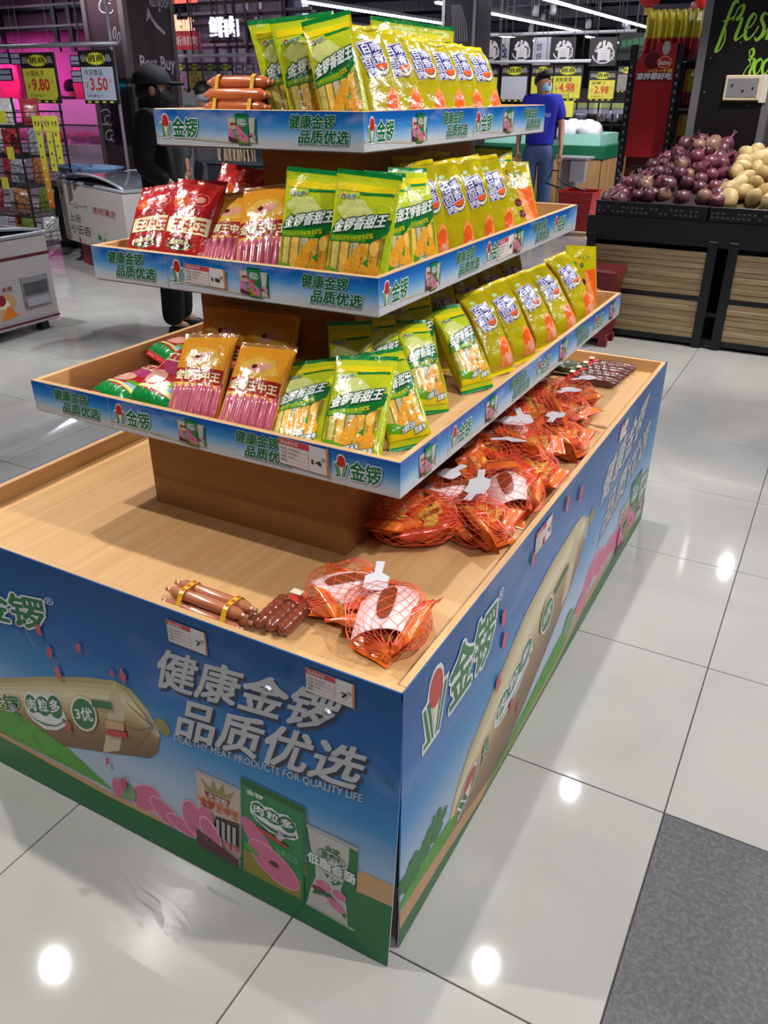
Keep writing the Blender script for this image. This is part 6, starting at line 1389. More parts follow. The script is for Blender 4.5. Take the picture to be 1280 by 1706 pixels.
for x, z, y0_, y1_, lb in ((-7.15, 2.6, 10.2, 17.2, 'tube light row above the top tray packs'), (-9.0, 2.6, 13.2, 20.5, 'shorter tube light row further left behind the packs'), (-3.95, 2.6, 10.5, 19.5, 'tube light row leading towards the red lantern'), (-5.5, 2.6, 11.5, 19.4, 'tube light row right of the grey pillar'), (-7.6, 2.6, 18.8, 23.2, 'far short tube light row beside the pillar'), (-5.9, 2.6, 20.5, 24.5, 'far tube light row behind the black banners'), (-2.2, 3.0, 2.4, 7.6, 'added fill tube row over the aisle left of the stand'), (1.6, 3.0, -2.0, 8.0, 'added fill tube row over the aisle right of the stand'), (-12.0, 2.6, 6.0, 9.4, 'tube light row over the meat department'), (-9.35, 3.0, 4.6, 9.4, 'tube light row over the meat aisle beside the brown pillar'), (-2.6, 3.0, 8.5, 12.3, 'added fill tube row over the produce island')): tube_row(x, z, y0_, y1_, lb)  # rows beside the stand and over the island are added, unseen overhead fill
# track spot fixtures, built for the added fill spots too
HOUS = mat('spot_housing', '#c9c9cc', .4); LENS = mat('spot_lens', '#ffffff', .3, var=0, emit=30)
def spot_fix(x, y, z, d, label, grp='track spotlights'):
    t = thing('track_spotlight', label, 'spotlight', (x, y, z), grp); q = Vector(d).normalized().to_track_quat('Z', 'Y').to_matrix().to_4x4()
    MB().lathe([(.0, -.09), (.035, -.09), (.05, -.04), (.055, .06)], HOUS, 16, q).build('housing', t, smooth=True); MB().lathe([(0, .058), (.046, .058)], LENS, 16, q).build('lens', t); MB().tube([(0, 0, .03), (0, 0, CZ-z)], .008, BLK, 6).build('stem', t)
for k, sp in enumerate(SPOTS): spot_fix(sp[0], sp[1], sp[2], Vector(sp[3:6])-Vector(sp[0:3]), 'white track spotlight near the display area, in a set with added fill lamps')
for k, (px, py, z) in enumerate(((893, 18, 2.65), (922, 16, 2.65), (885, 47, 2.65), (981, 40, 2.65), (1042, 38, 2.65), (1046, 46, 2.65), (905, 30, 2.9))):
    p = atZ(px, py, z); spot_fix(p.x, p.y, z, (.1, -.5, -1), 'small bright track spotlight glowing under the distant ceiling', 'distant glowing spotlights')
# centre pillar and lanterns
PYc = 9.0; x0, x1, z0, z1 = rectY(737, 0, 797, 95, PYc); pc = struct(MB().box(x0, PYc, 0, x1-.02, PYc+.42, CZ, mat('centre_pillar', '#2a2329', .5)).build('pillar_2'))
MB().box(x0-.004, PYc-.012, 0, x0+.035, PYc+.03, CZ, STEEL).build('corner_trim', pc); MB().box(x1-.07, PYc-.012, 0, x1-.03, PYc+.03, CZ, STEEL).build('corner_trim', pc)
a = Art(); cw = x1-x0; rs = random.Random(2)
for k in range(7): a.line([(x0+cw*(.25+.04*k), 2.35), (x0+cw*(.30+.06*k), 2.15), (x0+cw*(.30+.07*k), 1.98)], .012, SGR)
for q in (.42, .62): a.ring(x0+cw*q, 1.80, .045, .05, .012, SGR)
a.rect(x0+cw*.34, 1.66, x0+cw*.72, 1.73, SGR); a.rect(x0+cw*.40, 1.68, x0+cw*.5, 1.70, BLACK); a.rect(x0+cw*.62, 1.675, x0+cw*.66, 1.72, BLACK); a.emit('chalk_drawing', pc, lambda u, v, d: (u, PYc-d, v))
LR = mat('lantern_red', '#c01a1a', .4, var=.1); LGD = mat('lantern_gold', '#c9a83a', .4)
for k, (px, py, Y) in enumerate(((1084, -6, 7.6), (1168, 18, 7.2))):
    p = atY(px, py, Y); t = thing('red_lantern', ('red paper lantern with gold base hanging above the red rack', 'red paper lantern half hidden behind the black pillar')[k], 'lantern', tuple(p), 'red lanterns')
    m = MB(); 
    m.lathe([(.03, -.085), (.075, -.06), (.10, 0), (.075, .06), (.03, .085)], LR, 20); m.build('globe', t, smooth=True); MB().lathe([(.038, -.14), (.038, -.085)], LGD, 14).build('gold_base', t); MB().tube([(0, 0, -.14), (.004, 0, -.26)], .006, LGD, 6).build('tassel', t); MB().tube([(0, 0, .085), (0, 0, CZ-p.z)], .003, BLK, 5).build('cord', t)
# ------------------------------------------------------------------ left background: freezers, snack rack, pillar, meat department
FRZ = mat('freezer_enamel', '#b3aaa6', .35, var=.05); FRZG = mat('freezer_glass', '#5c6068', .06, coat=.5); FRM = mat('freezer_maroon', '#5c1a2a', .4); ALU = mat('freezer_alu', '#b5b7bd', .3, .5)
def freezer(label, M, ln, dp, h, z0, prints, base=None, arc=.07):
    """chest freezer; local x along the front, y depth, front at y = 0"""
    t = thing('chest_freezer', label, 'freezer', M=M)
    MB().box(0, 0, z0, ln, dp, h-.06, FRZ, bev=.01).build('body', t)
    rim = MB().box(-.006, -.006, h-.06, ln+.006, dp+.006, h-.035, ALU, bev=.006).build('top_frame', t)
    vs = []; fs = []; n = 10       # bowed glass lid
    for k in range(n+1):
        f = k/n; x = .02+(ln-.04)*f; z = h-.034+arc*math.sin(PI*f)**.8
        vs += [(x, .02, z), (x, dp-.02, z)]
    for k in range(n): fs.append((2*k, 2*k+2, 2*k+3, 2*k+1))
    MB().add(vs, fs, FRZG).build('glass_lid', t, smooth=True)
    for y in (.015, dp-.015): MB().tube([(.02+(ln-.04)*k/n, y, h-.032+arc*math.sin(PI*k/n)**.8) for k in range(n+1)], .012, ALU, 8).build('lid_rail', t, smooth=True)
    MB().box(ln*.46, -.012, h-.045, ln*.60, .03, h-.02, BLK, bev=.003).build('lid_handle', t)
    if base: MB().box(base[0], base[1], 0, ln-base[0], dp-.02, z0, base[2], bev=.004).build('plinth', t)
    else:
        for x in (.08, ln-.12):
            for y in (.06, dp-.12): MB().box(x, y, 0, x+.06, y+.06, z0, BLK).build('foot', t)
    prints(t, ln, h, dp, z0); return t
def pr2(t, ln, h, dp, z0):
    a = Art(); RD = mat('print_brand_red', '#8c1c28', .4); H = h-z0-.06
    P = lambda u, v: (u*ln, z0+v*H)
    def tx(s_, u0, v0, u1, v1, m, b=.01): a.text(s_, *P(u0, v0), *P(u1, v1), m, bold=b)
    a.ell(*P(.05, .86), .035, .04, RD); a.text('湾仔', P(.05, .86)[0]-.022, P(.05, .86)[1]-.010, P(.05, .86)[0]+.022, P(.05, .86)[1]+.010, WHITE)
    tx('一口一个', .14, .60, .46, .70, BLACK, .0); tx('透明薄皮', .52, .58, .86, .70, RD)
    tx('上汤', .12, .36, .30, .50, BLACK, .005); tx('小云吞', .12, .16, .44, .32, BLACK, .005); a.ell(*P(.24, .06), .02, .025, RD)
    rs = random.Random(3)
    for k in range(26): x, z = P(.55+.40*rs.random(), .10+.16*rs.random()*(1-.3*rs.random())); a.ell(x, z, .02+.012*rs.random(), .018, (LGREEN, SILVER, DGREEN, TAN, GREY)[k % 5], rs.random())
    a.emit('front_print', t, lambda u, v, d: (u, -d, v))
    a = Art(); a.ell(dp*.45, z0+H*.72, .05, .055, RD); a.text('湾仔', dp*.45-.035, z0+H*.72-.018, dp*.45+.035, z0+H*.72+.015, WHITE); a.emit('side_print', t, lambda u, v, d: (ln+d, u, v))
A0, B0 = Vector((-6.05, 4.67)), Vector((-4.76, 4.20)); an2 = math.atan2(B0.y-A0.y, B0.x-A0.x)
freezer('white chest freezer on red plinth, standing behind the man in black', Matrix.Translation((A0.x, A0.y, 0)) @ turn(an2), (B0-A0).length, .62, .79, .22, pr2, (.10, .09, mat('plinth_red', '#7c1420', .4)))
def pr1(t, ln, h, dp, z0):
    RD = mat('print_brand_red', '#8c1c28', .4); a = Art()
    a.rect(0, h-.185, ln, h-.165, FRM); a.rect(0, z0+.02, ln, z0+.035, FRM); a.rect(0, z0+.045, ln, z0+.05, GREY)
    a.text('透明薄皮', ln-.98, h-.32, ln-.42, h-.215, mat('print_rust', '#8c4a38', .4), bold=.01)
    for k, x in enumerate((ln-.56, ln-.42, ln-.70)): a.ell(x, z0+.17, .09, .07, (SILVER, TAN, GREY)[k], .3); a.ell(x-.01, z0+.175, .05, .03, CREAM)
    a.ell(ln-.44, z0+.2, .035, .035, RD); a.poly([(ln-.47, z0+.07), (ln-.33, z0+.09), (ln-.40, z0+.16)], OR); a.text('水饺', ln-.42, z0+.25, ln-.34, z0+.28, RD, bold=.02)
    a.emit('front_print', t, lambda u, v, d: (u, -d, v))
    g = MB().box(ln-.27, -.006, z0+.11, ln-.05, .01, z0+.32, GP, bev=.004).build('vent_grille', t)
    for k in range(6): MB().box(ln-.255, -.010, z0+.20+.014*k, ln-.065, -.006, z0+.207+.014*k, mat('vent_dark', '#4a4a4c', .5)).build('louvre', g)
    MB().box(ln-.25, -.012, z0+.125, ln-.07, -.006, z0+.175, mat('vent_plate', '#a8a6a8', .4)).build('control_plate', g)
freezer('white chest freezer with maroon stripes at the left edge of view', Matrix.Translation((-4.235, 1.30, 0)) @ turn(PI/2), 1.65, .70, .685, .065, pr1, None, .06)
# wire rack of snacks
RX, RYY = -6.62, 4.72
wr = thing('wire_snack_rack', 'tall black wire rack on castors holding bagged snacks', 'rack', (RX, RYY, 0)); W2, D2 = .42, .26
LV = (.16, .42, .68, .93, 1.18)
for sx in (-1, 1):
    for sy in (-1, 1):
        MB().tube([(sx*W2, sy*D2, .06), (sx*W2, sy*D2, 1.42)], .011, BLK, 6).build('post', wr); MB().lathe([(0, -.014), (.032, -.014), (.032, .014), (0, .014)], BLK2, 12, Matrix.Translation((sx*W2, sy*D2, .033)) @ Matrix.Rotation(PI/2, 4, 'Y')).build('castor', wr)
for z in LV:
    m = MB(); m.tube([(-W2, -D2, z), (W2, -D2, z), (W2, D2, z), (-W2, D2, z)], .006, BLK, 5, closed=True); m.tube([(-W2, -D2-.03, z+.12), (W2, -D2-.03, z+.12), (W2+.02, D2, z+.12), (-W2-.02, D2, z+.12)], .006, BLK, 5, closed=True)
    for k in range(15): x = -W2+2*W2*k/14; m.tube([(x, D2, z), (x, -D2, z), (x, -D2-.03, z+.12)], .0028, BLK, 4)
    for k in range(8): y = -D2+2*D2*k/7; m.tube([(W2+.004, y, z), (W2+.02, y, z+.12)], .0028, BLK, 4)
    for q in (.04, .08): m.tube([(-W2, -D2-.03*q/.12, z+q), (W2, -D2-.03*q/.12, z+q), (W2+.015, D2, z+q)], .0028, BLK, 4)
    m.build('wire_basket', wr)
SF = [mat('snack_%s' % n_, c_, .3, var=.45, vscale=28, bump=.25, bscale=40, coat=.3) for n_, c_ in (('silver', '#8c8c92'), ('green', '#5f7030'), ('red', '#8a2a30'), ('brown', '#8a5a38'), ('pale', '#b5aeb0'))]
sm = []
for k in range(5): o = Pouch(.16, .22, .05, .7, .012, 80+k, None, .005).mesh(SF[k], None, SF[k], 12, 14).build('snack_bag', None, smooth=True); sm.append(o.data); bpy.data.objects.remove(o)
rs = random.Random(9); names = ('silver', 'green', 'dark red', 'brown', 'pale')
for li, z in enumerate(LV):
    for k in range(4):
        q = (li*2+k*3) % 5; o = obj('snack_bag', sm[q]); o.location = (RX-W2+.11+k*.20, RYY-.08+.10*(k % 2), z+.012); o.rotation_euler = (-.18, 0, .5+rs.uniform(-.3, .3)); tag(o, '%s snack bag on the %s basket of the wire rack' % (names[q], ('lowest', 'second lowest', 'middle', 'second highest', 'highest')[li]), 'snack bag', 'snack bags on the wire rack')
TAGY = mat('tag_yellow', '#b5b23a', .5); TAGO = mat('tag_orange', '#b0562a', .5)
tz0, tz1 = 1.34, 1.18
for k, (dx, ln_) in enumerate(((-.01, .72), (.10, .42), (.20, .36))):
    _q = atY((60, 78, 92)[k], 195, 4.34); p = (_q.x, 4.34-.01*k); tzz = _q.z; t = thing('hanging_tag_strip', ['longest yellow paper tag strip hanging on the wire rack', 'middle yellow paper tag strip hanging on the wire rack', 'shortest yellow paper tag strip, nearest the freezer'][k], 'tag strip', (p[0], p[1], tzz-ln_), 'yellow tag strips')
    MB().box(-.035, 0, 0, .035, .003, ln_, ramp_mat('tag_ramp_%s' % 'abc'[k], 'Z', [(0, '#b0562a'), (.35, '#b5862e'), (.6, '#b5b23a'), (1, '#b5b23a')], .5, 0, None, ln_) if k == 0 else TAGY).build('strip', t); MB().box(-.05, -.004, ln_-.11, .05, -.0005, ln_+.01, TAGY).build('price_card', t)
    a = Art()
    a.text('9.9', -.03, ln_-.07, .03, ln_-.03, BLACK, bold=.02)
    for q in range(int(ln_/.09)-1): a.ell(0, .05+q*.09, .008, .01, (CREAM if (k == 0 and q < 4) else BLACK), n=8)
    a.emit('tag_print', t, lambda u, v, d: (u, -.004-d, v))
for k, (px, py) in enumerate(((4, 195), (8, 305), (105-88, 255))):
    p = atY(px, py, RYY-D2-.06); o = MB().box(p.x-.04, RYY-D2-.062, p.z-.05, p.x+.05, RYY-D2-.059, p.z+.05, TAGY).build('price_card'); tag(o, ['yellow price card at the top left of the wire rack', 'yellow price card low on the left of the wire rack', 'yellow price card on the middle basket of the wire rack'][k], 'price card', 'price cards on the wire rack')
# sign rail, pole, two big price signs
LY = 5.3; RAILM = MATS['white_rail']
r0 = atY(-40, 78, LY); r1 = atY(195, 72, LY); zz = r1.z
st_ = thing('sign_stand', 'grey pole and rail that carry the two large price signs', 'sign stand', (r1.x, LY, 0))
pz_ = atY(180, 60, LY).x
MB().tube([(r0.x-r1.x, 0, zz), (.02, 0, zz)], .02, mat('pole_grey', '#8a878c', .4, .4), 8).build('rail', st_, smooth=True); MB().tube([(pz_-r1.x, .03, 0), (pz_-r1.x, .03, 2.6)], .016, MATS['pole_grey'], 8).build('pole', st_, smooth=True)
promo(38, 87, 95, 172, LY, 'large price sign reading 9.80 on yellow paper, at left', SY1, '火锅丸子', '9.80', group='large price signs at left')
promo(135, 83, 192, 173, LY, 'large price sign reading 3.50 on pale paper, at left', mat('sign_pale', '#a9b2c4', .5), '冷冻食品', '3.50', group='large price signs at left')
def small_labels(x0p, y0p, x1p, y1p, Y, label):
    x0, x1, z0, z1 = rectY(x0p, y0p, x1p, y1p, Y); t = thing('label_board', label, 'label', (x0, Y, z0), 'small double price labels'); MB().box(0, 0, 0, x1-x0, .01, z1-z0, mat('label_navy', '#1c1830', .5)).build('board', t)
    for k in range(2): MB().tube([((x1-x0)/2, .005, z1-z0), ((x1-x0)/2, .005, CZ-z0)], .003, BLK, 4).build('hanging_wire', t) if k else None; MB().box((x1-x0)*.08, -.003, (z1-z0)*(.08+.48*k), (x1-x0)*.92, -.0005, (z1-z0)*(.46+.46*k), mat('label_lilac', '#a9a4bc', .5)).build('paper', t)
small_labels(-6, 87, 16, 107, LY+.4, 'double price label at the far left edge'); small_labels(17, 88, 38, 108, LY+.4, 'double price label just left of the 9.80 sign'); small_labels(-4, 114, 20, 135, LY+.4, 'lower double price label at the left edge'); small_labels(117, 92, 136, 112, LY+.4, 'upper double price label left of the 3.50 sign'); small_labels(119, 117, 140, 138, LY+.4, 'lower double price label left of the 3.50 sign')
# brown pillar
BRN = mat('pillar_brown', '#33222a', .5, var=.08); PLX, PLY = -6.26, 6.0; PW = .545; PD = .72
pl = struct(MB().box(PLX-PW, PLY, 0, PLX, PLY+PD, CZ, BRN).build('pillar_3'))
TR2 = mat('pillar_trim', '#6a5f62', .4, .4)
MB().box(PLX-.055, PLY-.008, 0, PLX+.008, PLY+.055, CZ, TR2).build('corner_trim', pl); MB().box(PLX-PW-.008, PLY-.008, 0, PLX-PW+.05, PLY+.04, CZ, TR2).build('corner_trim', pl); MB().box(PLX-.03, PLY+PD-.045, 0, PLX+.008, PLY+PD+.008, CZ, TR2).build('corner_trim', pl)
CH = mat('chalk_white', '#b9b4c0', .6)
a = Art(); Pm = lambda u, v, d: (PLX+d, u, v)
def py_(px, py): p = atX(px, py, PLX); return (p.y, p.z)
a.text('RESTROOM', py_(250, 10)[0], py_(250, 10)[1], PLY+PD-.04, py_(250, 10)[1]+.07, CH, bold=.02)
c = [py_(247, 14), py_(252, 30), py_(260, 42), py_(275, 56)]; a.line(c, [.004, .03, .035, .03], CH); a.poly([py_(245, 12), py_(244, 36), py_(250, 29), py_(254, 30)], CH)
a.ell(*py_(266, 17), .012, .018, CH)
q = py_(236, 122); a.text('Best Buy', q[0], q[1], PLY+PD-.05, q[1]+.16, CH, bold=.02)
for k, (px, py, s_) in enumerate(((240, 163, '一'), (240, 180, '感'))): q = py_(px, py); a.text(s_, q[0], q[1]-.05 if k else q[1], q[0]+.09, q[1]+.05 if k else q[1]+.012, CH, bold=.01)
a.emit('painted_lettering', pl, Pm)
a = Art(); Pf = lambda u, v, d: (u, PLY-d, v)
def px_(px, py): p = atY(px, py, PLY); return (p.x, p.z)
for cpx, cpy, rr_ in ((175, 8, .09), (180, 150, .07), (175, 195, .10), (183, 225, .07)): c = px_(cpx, cpy); a.ring(c[0], c[1], rr_, rr_*.7, .008, CH, .4, a0=0, a1=5); a.ring(c[0]+.05, c[1]-.03, rr_*.6, rr_*.5, .006, CH, 0, a0=1, a1=6)
for cpx, cpy in ((191, 55), (198, 64)): c = px_(cpx, cpy); a.ring(c[0], c[1], .02, .055, .005, CH, -.3)
c = px_(199, 143); FT = mat('fish_teal', '#1c6480', .5); a.ell(c[0]-.02, c[1], .09, .055, FT); a.poly([(c[0]+.04, c[1]), (c[0]+.11, c[1]+.06), (c[0]+.09, c[1]), (c[0]+.11, c[1]-.06)], FT)
a.emit('chalk_drawing', pl, Pf)
# meat department: lit magenta
MWY = 9.6
MW = mat('meat_wall', '#a06a86', .7, var=.06); struct(MB().box(-20, MWY, 0, -9.55, MWY+.2, CZ, MW).build('wall_left'))
struct(MB().box(-9.55, MWY+1.2, 0, atY(505, 100, MWY+1.2).x, MWY+1.4, 2.9, mat('wall_lilac', '#a39cab', .7)).build('wall_meat_back'))
MG = (1, .10, .72)
for k, (x, y, z, e) in enumerate(((-11.8, 8.7, 2.05, 24), (-9.9, 8.8, 2.05, 13), (-13.5, 8.6, 2.05, 22))):
    ld = bpy.data.lights.new('meat_lamp', 'AREA'); ld.shape = 'RECTANGLE'; ld.size = 1.1; ld.size_y = .12; ld.energy = e; ld.color = MG
    lo = bpy.data.objects.new('meat_lamp', ld); COL.objects.link(lo); lo.location = (x, y, z-.03)
    lo.rotation_euler = (math.radians(20), 0, 0)
    t = thing('meat_lamp_bar', ['pink lamp bar over the middle meat counter', 'pink lamp bar over the meat counter nearest the brown pillar', 'pink lamp bar over the leftmost meat counter'][k], 'lamp', (x, y, z), 'pink lamp bars'); MB().box(-.6, -.07, 0, .6, .07, .05, BLK).build('housing', t); MB().box(-.57, -.05, -.012, .57, .05, -.001, mat('pink_glow', '#ff5ad0', .5, var=0, emit=4)).build('tube', t); MB().tube([(0, 0, .05), (0, 0, CZ-z)], .01, BLK, 5).build('stem', t)
MEAT = mat('meat_red', '#a03048', .4, var=.35, vscale=6, bump=.4, bscale=10); CNT = mat('counter_white', '#b5a0b0', .3)
mc = thing('meat_counter', 'long refrigerated meat counter under pink lamps', 'counter', (-12, 8.2, 0)); MB().box(-2.6, 0, 0, 3.4, .9, .78, CNT, bev=.01).build('body', mc); MB().box(-2.6, .0, .78, 3.4, .05, 1.02, mat('counter_glass', '#a86a98', .05, alpha=.35)).build('front_glass', mc); MB().box(-2.6, .85, .78, 3.4, .9, 1.35, CNT).build('back_panel', mc); MB().box(-2.6, .0, 1.02, 3.4, .08, 1.045, STEEL).build('top_rail', mc)
rs = random.Random(6)
for k in range(12):
    o = lump2(.34, .4, .14, 70+k, MEAT).build('meat_cut', None, smooth=True, loc=(-14.3+k*.48, 8.6+rs.uniform(-.1, .1), .782)); tag(o, 'red cut of meat lying in the pink lit counter', 'meat', 'meat cuts in the counter')
# hanging carcass-like red sheet behind counter
for k, (px, w_, h_) in enumerate(((18, .5, .9), (138, .35, .8))):
    p = atY(px, 140, MWY-.3); o = lump2(w_, .16, h_, 90+k, MEAT).build('hanging_meat', None, smooth=True, loc=(p.x, MWY-.3, p.z-h_/2)); tag(o, ['large piece of meat hanging at the far left wall', 'hanging meat between the two price signs', 'smaller hanging meat left of the brown pillar'][k], 'meat', 'hanging meat'); MB().tube([(0, 0, h_), (0, 0, CZ-p.z+h_/2)], .008, BLK, 5).build('hook', o)
# dark shelf rails over the meat wall
fr = thing('wall_shelf_frame', 'black wall shelf frame with a white ledge over the meat wall', 'shelf', (-12, MWY-.35, 2.0))
for y0p, y1p, th_ in ((8, 14, .07), (42, 50, .08)):
    za = atY(70, (y0p+y1p)/2, MWY-.35).z-2.0; MB().box(-4, 0, za-th_/2, 2.6, .34, za, BLK).build('shelf_board', fr); MB().box(-4, -.03, za, 2.6, .30, za+.03, mat('ledge_white', '#a8a0a8', .4)).build('ledge', fr)
for px in (90, 115, 0, 145): x = atY(px, 30, MWY-.35).x+12; MB().box(x-.04, -.02, -.0, x+.04, .02, 1.75, BLK).build('upright', fr)
worker = person('person', 'worker in dark clothes behind the meat counter, mostly hidden', (atY(112, 200, 9.2).x, 9.38, 0), .4, 1.62, mat('dark_cloth', '#0c0a0e', .9), mat('dark_cloth2', '#0f0b12', .9), ((.25, .0, 1.13), (.2, -.14, .95), (-.25, .0, 1.13), (-.2, -.14, .95)), 'long', 0, True)
m = MB(); ellipsoid(m, (0, .0, 1.60), (.11, .125, .12), MATS['dark_cloth2'], 16, -.5, 1); m.build('hood', worker, smooth=True)
# man in black with cap
BKC = mat('black_cloth', '#08080d', .95, var=.15, vscale=6); bp_ = Vector((-3.42, 3.26, 0)); btop = 1.60
bm_ = person('person', 'man in black jacket and black cap standing by the freezer', tuple(bp_), 2.0, btop, BKC, BKC, ((.22, .06, 1.13), (.15, -.10, 1.02), (-.22, .06, 1.13), (-.15, -.10, 1.02)), 'long', 0, True)
HB_ = Matrix.Translation((0, -.006, 1.575)) @ turn(.25)
CAPM = mat('cap_black', '#0a0a12', .8)
m = MB(); ellipsoid(m, (0, .012, .03), (.105, .125, .115), CAPM, 18, -.05, 1, HB_); m.build('cap_crown', bm_, smooth=True)
m = MB(); vs = [(.075*math.cos(a)*r_, -.09-.10*math.sin(a)*r_-.01, .035-.018*(r_-.2)) for r_ in (.2, 1.1) for a in [PI*k/12 for k in range(13)]]; fs = [(k, k+1, k+14, k+13) for k in range(12)]; m.add(vs, fs, CAPM, HB_); ellipsoid(m, (0, -.13, .03), (.080, .070, .012), CAPM, 14, -1, 1, HB_); m.build('cap_brim', bm_, smooth=True)
m = MB(); ellipsoid(m, (0, .02, -.02), (.093, .108, .09), HAIR, 16, -.4, .6, HB_); m.build('hair', bm_, smooth=True)
m = MB(); ellipsoid(m, (0, -.06, -.035), (.082, .065, .05), mat('mask_grey', '#4a4448', .8), 14, -1, 1, HB_); m.build('face_mask', bm_, smooth=True)
for sx in (-1, 1):
    m = MB(); ellipsoid(m, (sx*.096, .01, -.012), (.012, .02, .03), SKINT, 8, -1, 1, HB_); m.build('ear', bm_, smooth=True)
    m = MB(); ellipsoid(m, (sx*.032, -.108, .012), (.013, .006, .007), HAIR, 8, -1, 1, HB_); m.build('eye', bm_, smooth=True)
m = MB(); m.lathe([(.075, 1.40), (.10, 1.43), (.105, 1.50), (.09, 1.53)], BKC, 16, None, 1, 1.05); m.build('collar', bm_, smooth=True)
# second shopper farther back
p2_ = atY(340, 155, 6.2); sec = person('person', 'shopper with dark hair half hidden behind the sausage bundle', (p2_.x, 6.2, 0), .7, 1.56, BKC, mat('grey_coat', '#4a484e', .9), ((.26, .02, 1.13), (.25, -.08, .90), (-.26, .02, 1.13), (-.25, -.08, .90)), 'long', 0, True)
m = MB(); ellipsoid(m, (0, .016, 1.60), (.106, .122, .11), HAIR, 16, -.3, 1); m.build('hair', sec, smooth=True)
for sx in (-1, 1): m = MB(); ellipsoid(m, (sx*.095, .0, 1.57), (.012, .02, .03), SKINT, 8); m.build('ear', sec, smooth=True)
m = MB(); ellipsoid(m, (0, -.06, 1.54), (.082, .065, .05), mat('mask_white', '#9a989c', .8), 14); m.build('face_mask', sec, smooth=True)
for sx in (-1, 1): m = MB(); ellipsoid(m, (sx*.032, -.108, 1.585), (.013, .006, .007), HAIR, 8); m.build('eye', sec, smooth=True)
# fresh-meat signs
NY = 8.6
x0, x1, z0, z1 = rectY(282, 53, 332, 83, NY); t = thing('red_sign_board', 'red board with white characters below the neon sign', 'sign', (x0, NY, z0)); MB().box(0, 0, 0, x1-x0, .03, z1-z0, mat('board_red', '#b82c32', .5)).build('board', t); a = Art(); a.text('卖新鲜肉', -.10, .22, .94, .78, mat('board_white', '#d8c8cc', .5), bold=.01); a.emit('lettering', t, lambda u, v, d: (max(.01, u)*(x1-x0), -d, v*(z1-z0))); MB().tube([(.1, .015, z1-z0), (.1, .015, CZ-z0)], .01, BLK, 5).build('hanger', t); MB().tube([(x1-x0-.1, .015, z1-z0), (x1-x0-.1, .015, CZ-z0)], .01, BLK, 5).build('hanger', t)
def neon(x0p, y0p, x1p, y1p, Y, s_, m_, label):
    x0, x1, z0, z1 = rectY(x0p, y0p, x1p, y1p, Y); c = bpy.data.curves.new('neon_letters', 'FONT'); c.body = s_; c.extrude = .03; c.size = 1; c.offset = .004; o = bpy.data.objects.new('neon', c); COL.objects.link(o)
    dg = bpy.context.evaluated_depsgraph_get(); me = bpy.data.meshes.new_from_object(o.evaluated_get(dg)); bpy.data.objects.remove(o); xs = [v.co.x for v in me.vertices]; ys = [v.co.y for v in me.vertices]; sx, sz = (x1-x0)/(max(xs)-min(xs)), (z1-z0)/(max(ys)-min(ys)); mx_, my_ = min(xs), min(ys)
    for v in me.vertices: v.co = ((v.co.x-mx_)*sx, -v.co.z, (v.co.y-my_)*sz)
    me.materials.clear(); me.materials.append(m_); t = thing('neon_sign', label, 'neon sign', (x0, Y, z0), 'glowing signs'); obj('glowing_letters', me, t); MB().box(-.05, .035, -.06, x1-x0+.05, .06, -.03, BLK).build('support_bar', t); MB().tube([(.1, .05, -.04), (.1, .05, CZ-z0)], .012, BLK, 5).build('hanger', t); MB().tube([(x1-x0-.1, .05, -.04), (x1-x0-.1, .05, CZ-z0)], .012, BLK, 5).build('hanger', t)
neon(350, 27, 396, 62, NY+.3, '鲜肉', mat('neon_white', '#e8e4ff', .5, var=0, emit=1.0), 'glowing white two-character sign on a black bar'); neon(279, 24, 321, 52, NY+.05, 'Meat', mat('neon_pink', '#ffb090', .5, var=0, emit=.9), 'glowing peach coloured Meat sign above red board')
p = atY(272, 4, NY+.3); q = atY(328, 10, NY+.3); t = thing('red_neon_tube', 'thin red neon tube above the Meat sign', 'neon sign', (p.x, NY+.3, p.z)); MB().tube([(0, 0, 0), (q.x-p.x, 0, 0)], .022, mat('neon_red', '#ff3a30', .5, var=0, emit=4), 8).build('tube', t); MB().tube([(.3, 0, .02), (.3, 0, CZ-p.z)], .008, BLK, 5).build('hanger', t)
# black shelf grid in front of the lilac wall
GF = 9.9; x0, x1 = atY(280, 50, GF).x, atY(520, 50, GF).x
gf = thing('overhead_shelf_grid', 'black overhead shelf grid with grey ledges behind the neon signs', 'shelf', (x0, GF, 1.6))
for py in (0, 22, 38, 76): z = atY(400, py, GF).z-1.6; MB().box(0, 0, z-.03, x1-x0, .12, z, BLK).build('shelf_board', gf); MB().box(0, -.03, z, x1-x0, .02, z+.035, mat('ledge_grey', '#8a868e', .4)).build('ledge', gf)
for px in (282, 303, 357, 380, 412, 434, 478): x = atY(px, 40, GF).x-x0; MB().box(x-.016, -.035, -.15, x+.016, .03, CZ-1.6, BLK).build('upright', gf)
for k, (px, py) in enumerate(((412, 62), (477, 34))):
    p = atY(px, py+12, GF); o = MB().box(p.x-.12, GF+.05, p.z, p.x+.12, GF+.25, p.z+.34, mat('carton_blue', '#9a98b8', .5, var=.4, vscale=8), bev=.01).build('carton'); tag(o, ('pale blue carton on the overhead shelf behind the neon sign', 'pale blue carton on the upper shelf near the corn packs')[k], 'carton', 'cartons on the overhead shelf')
r0 = atY(282, 94, 8.2); r1 = atY(500, 103, 8.2); MB2 = MB().tube([(r0.x, 8.2, r0.z), (r1.x, 8.2, r0.z)], .02, RAILM, 8).build('sign_rail', None, smooth=True); tag(MB2, 'white hanging rail behind the orange sausage bundle', 'rail')
for k in range(3): MB().tube([(r0.x+.4+k*.7, 8.2, r0.z), (r0.x+.4+k*.7, 8.2, CZ)], .008, BLK, 5).build('hanger', MB2)
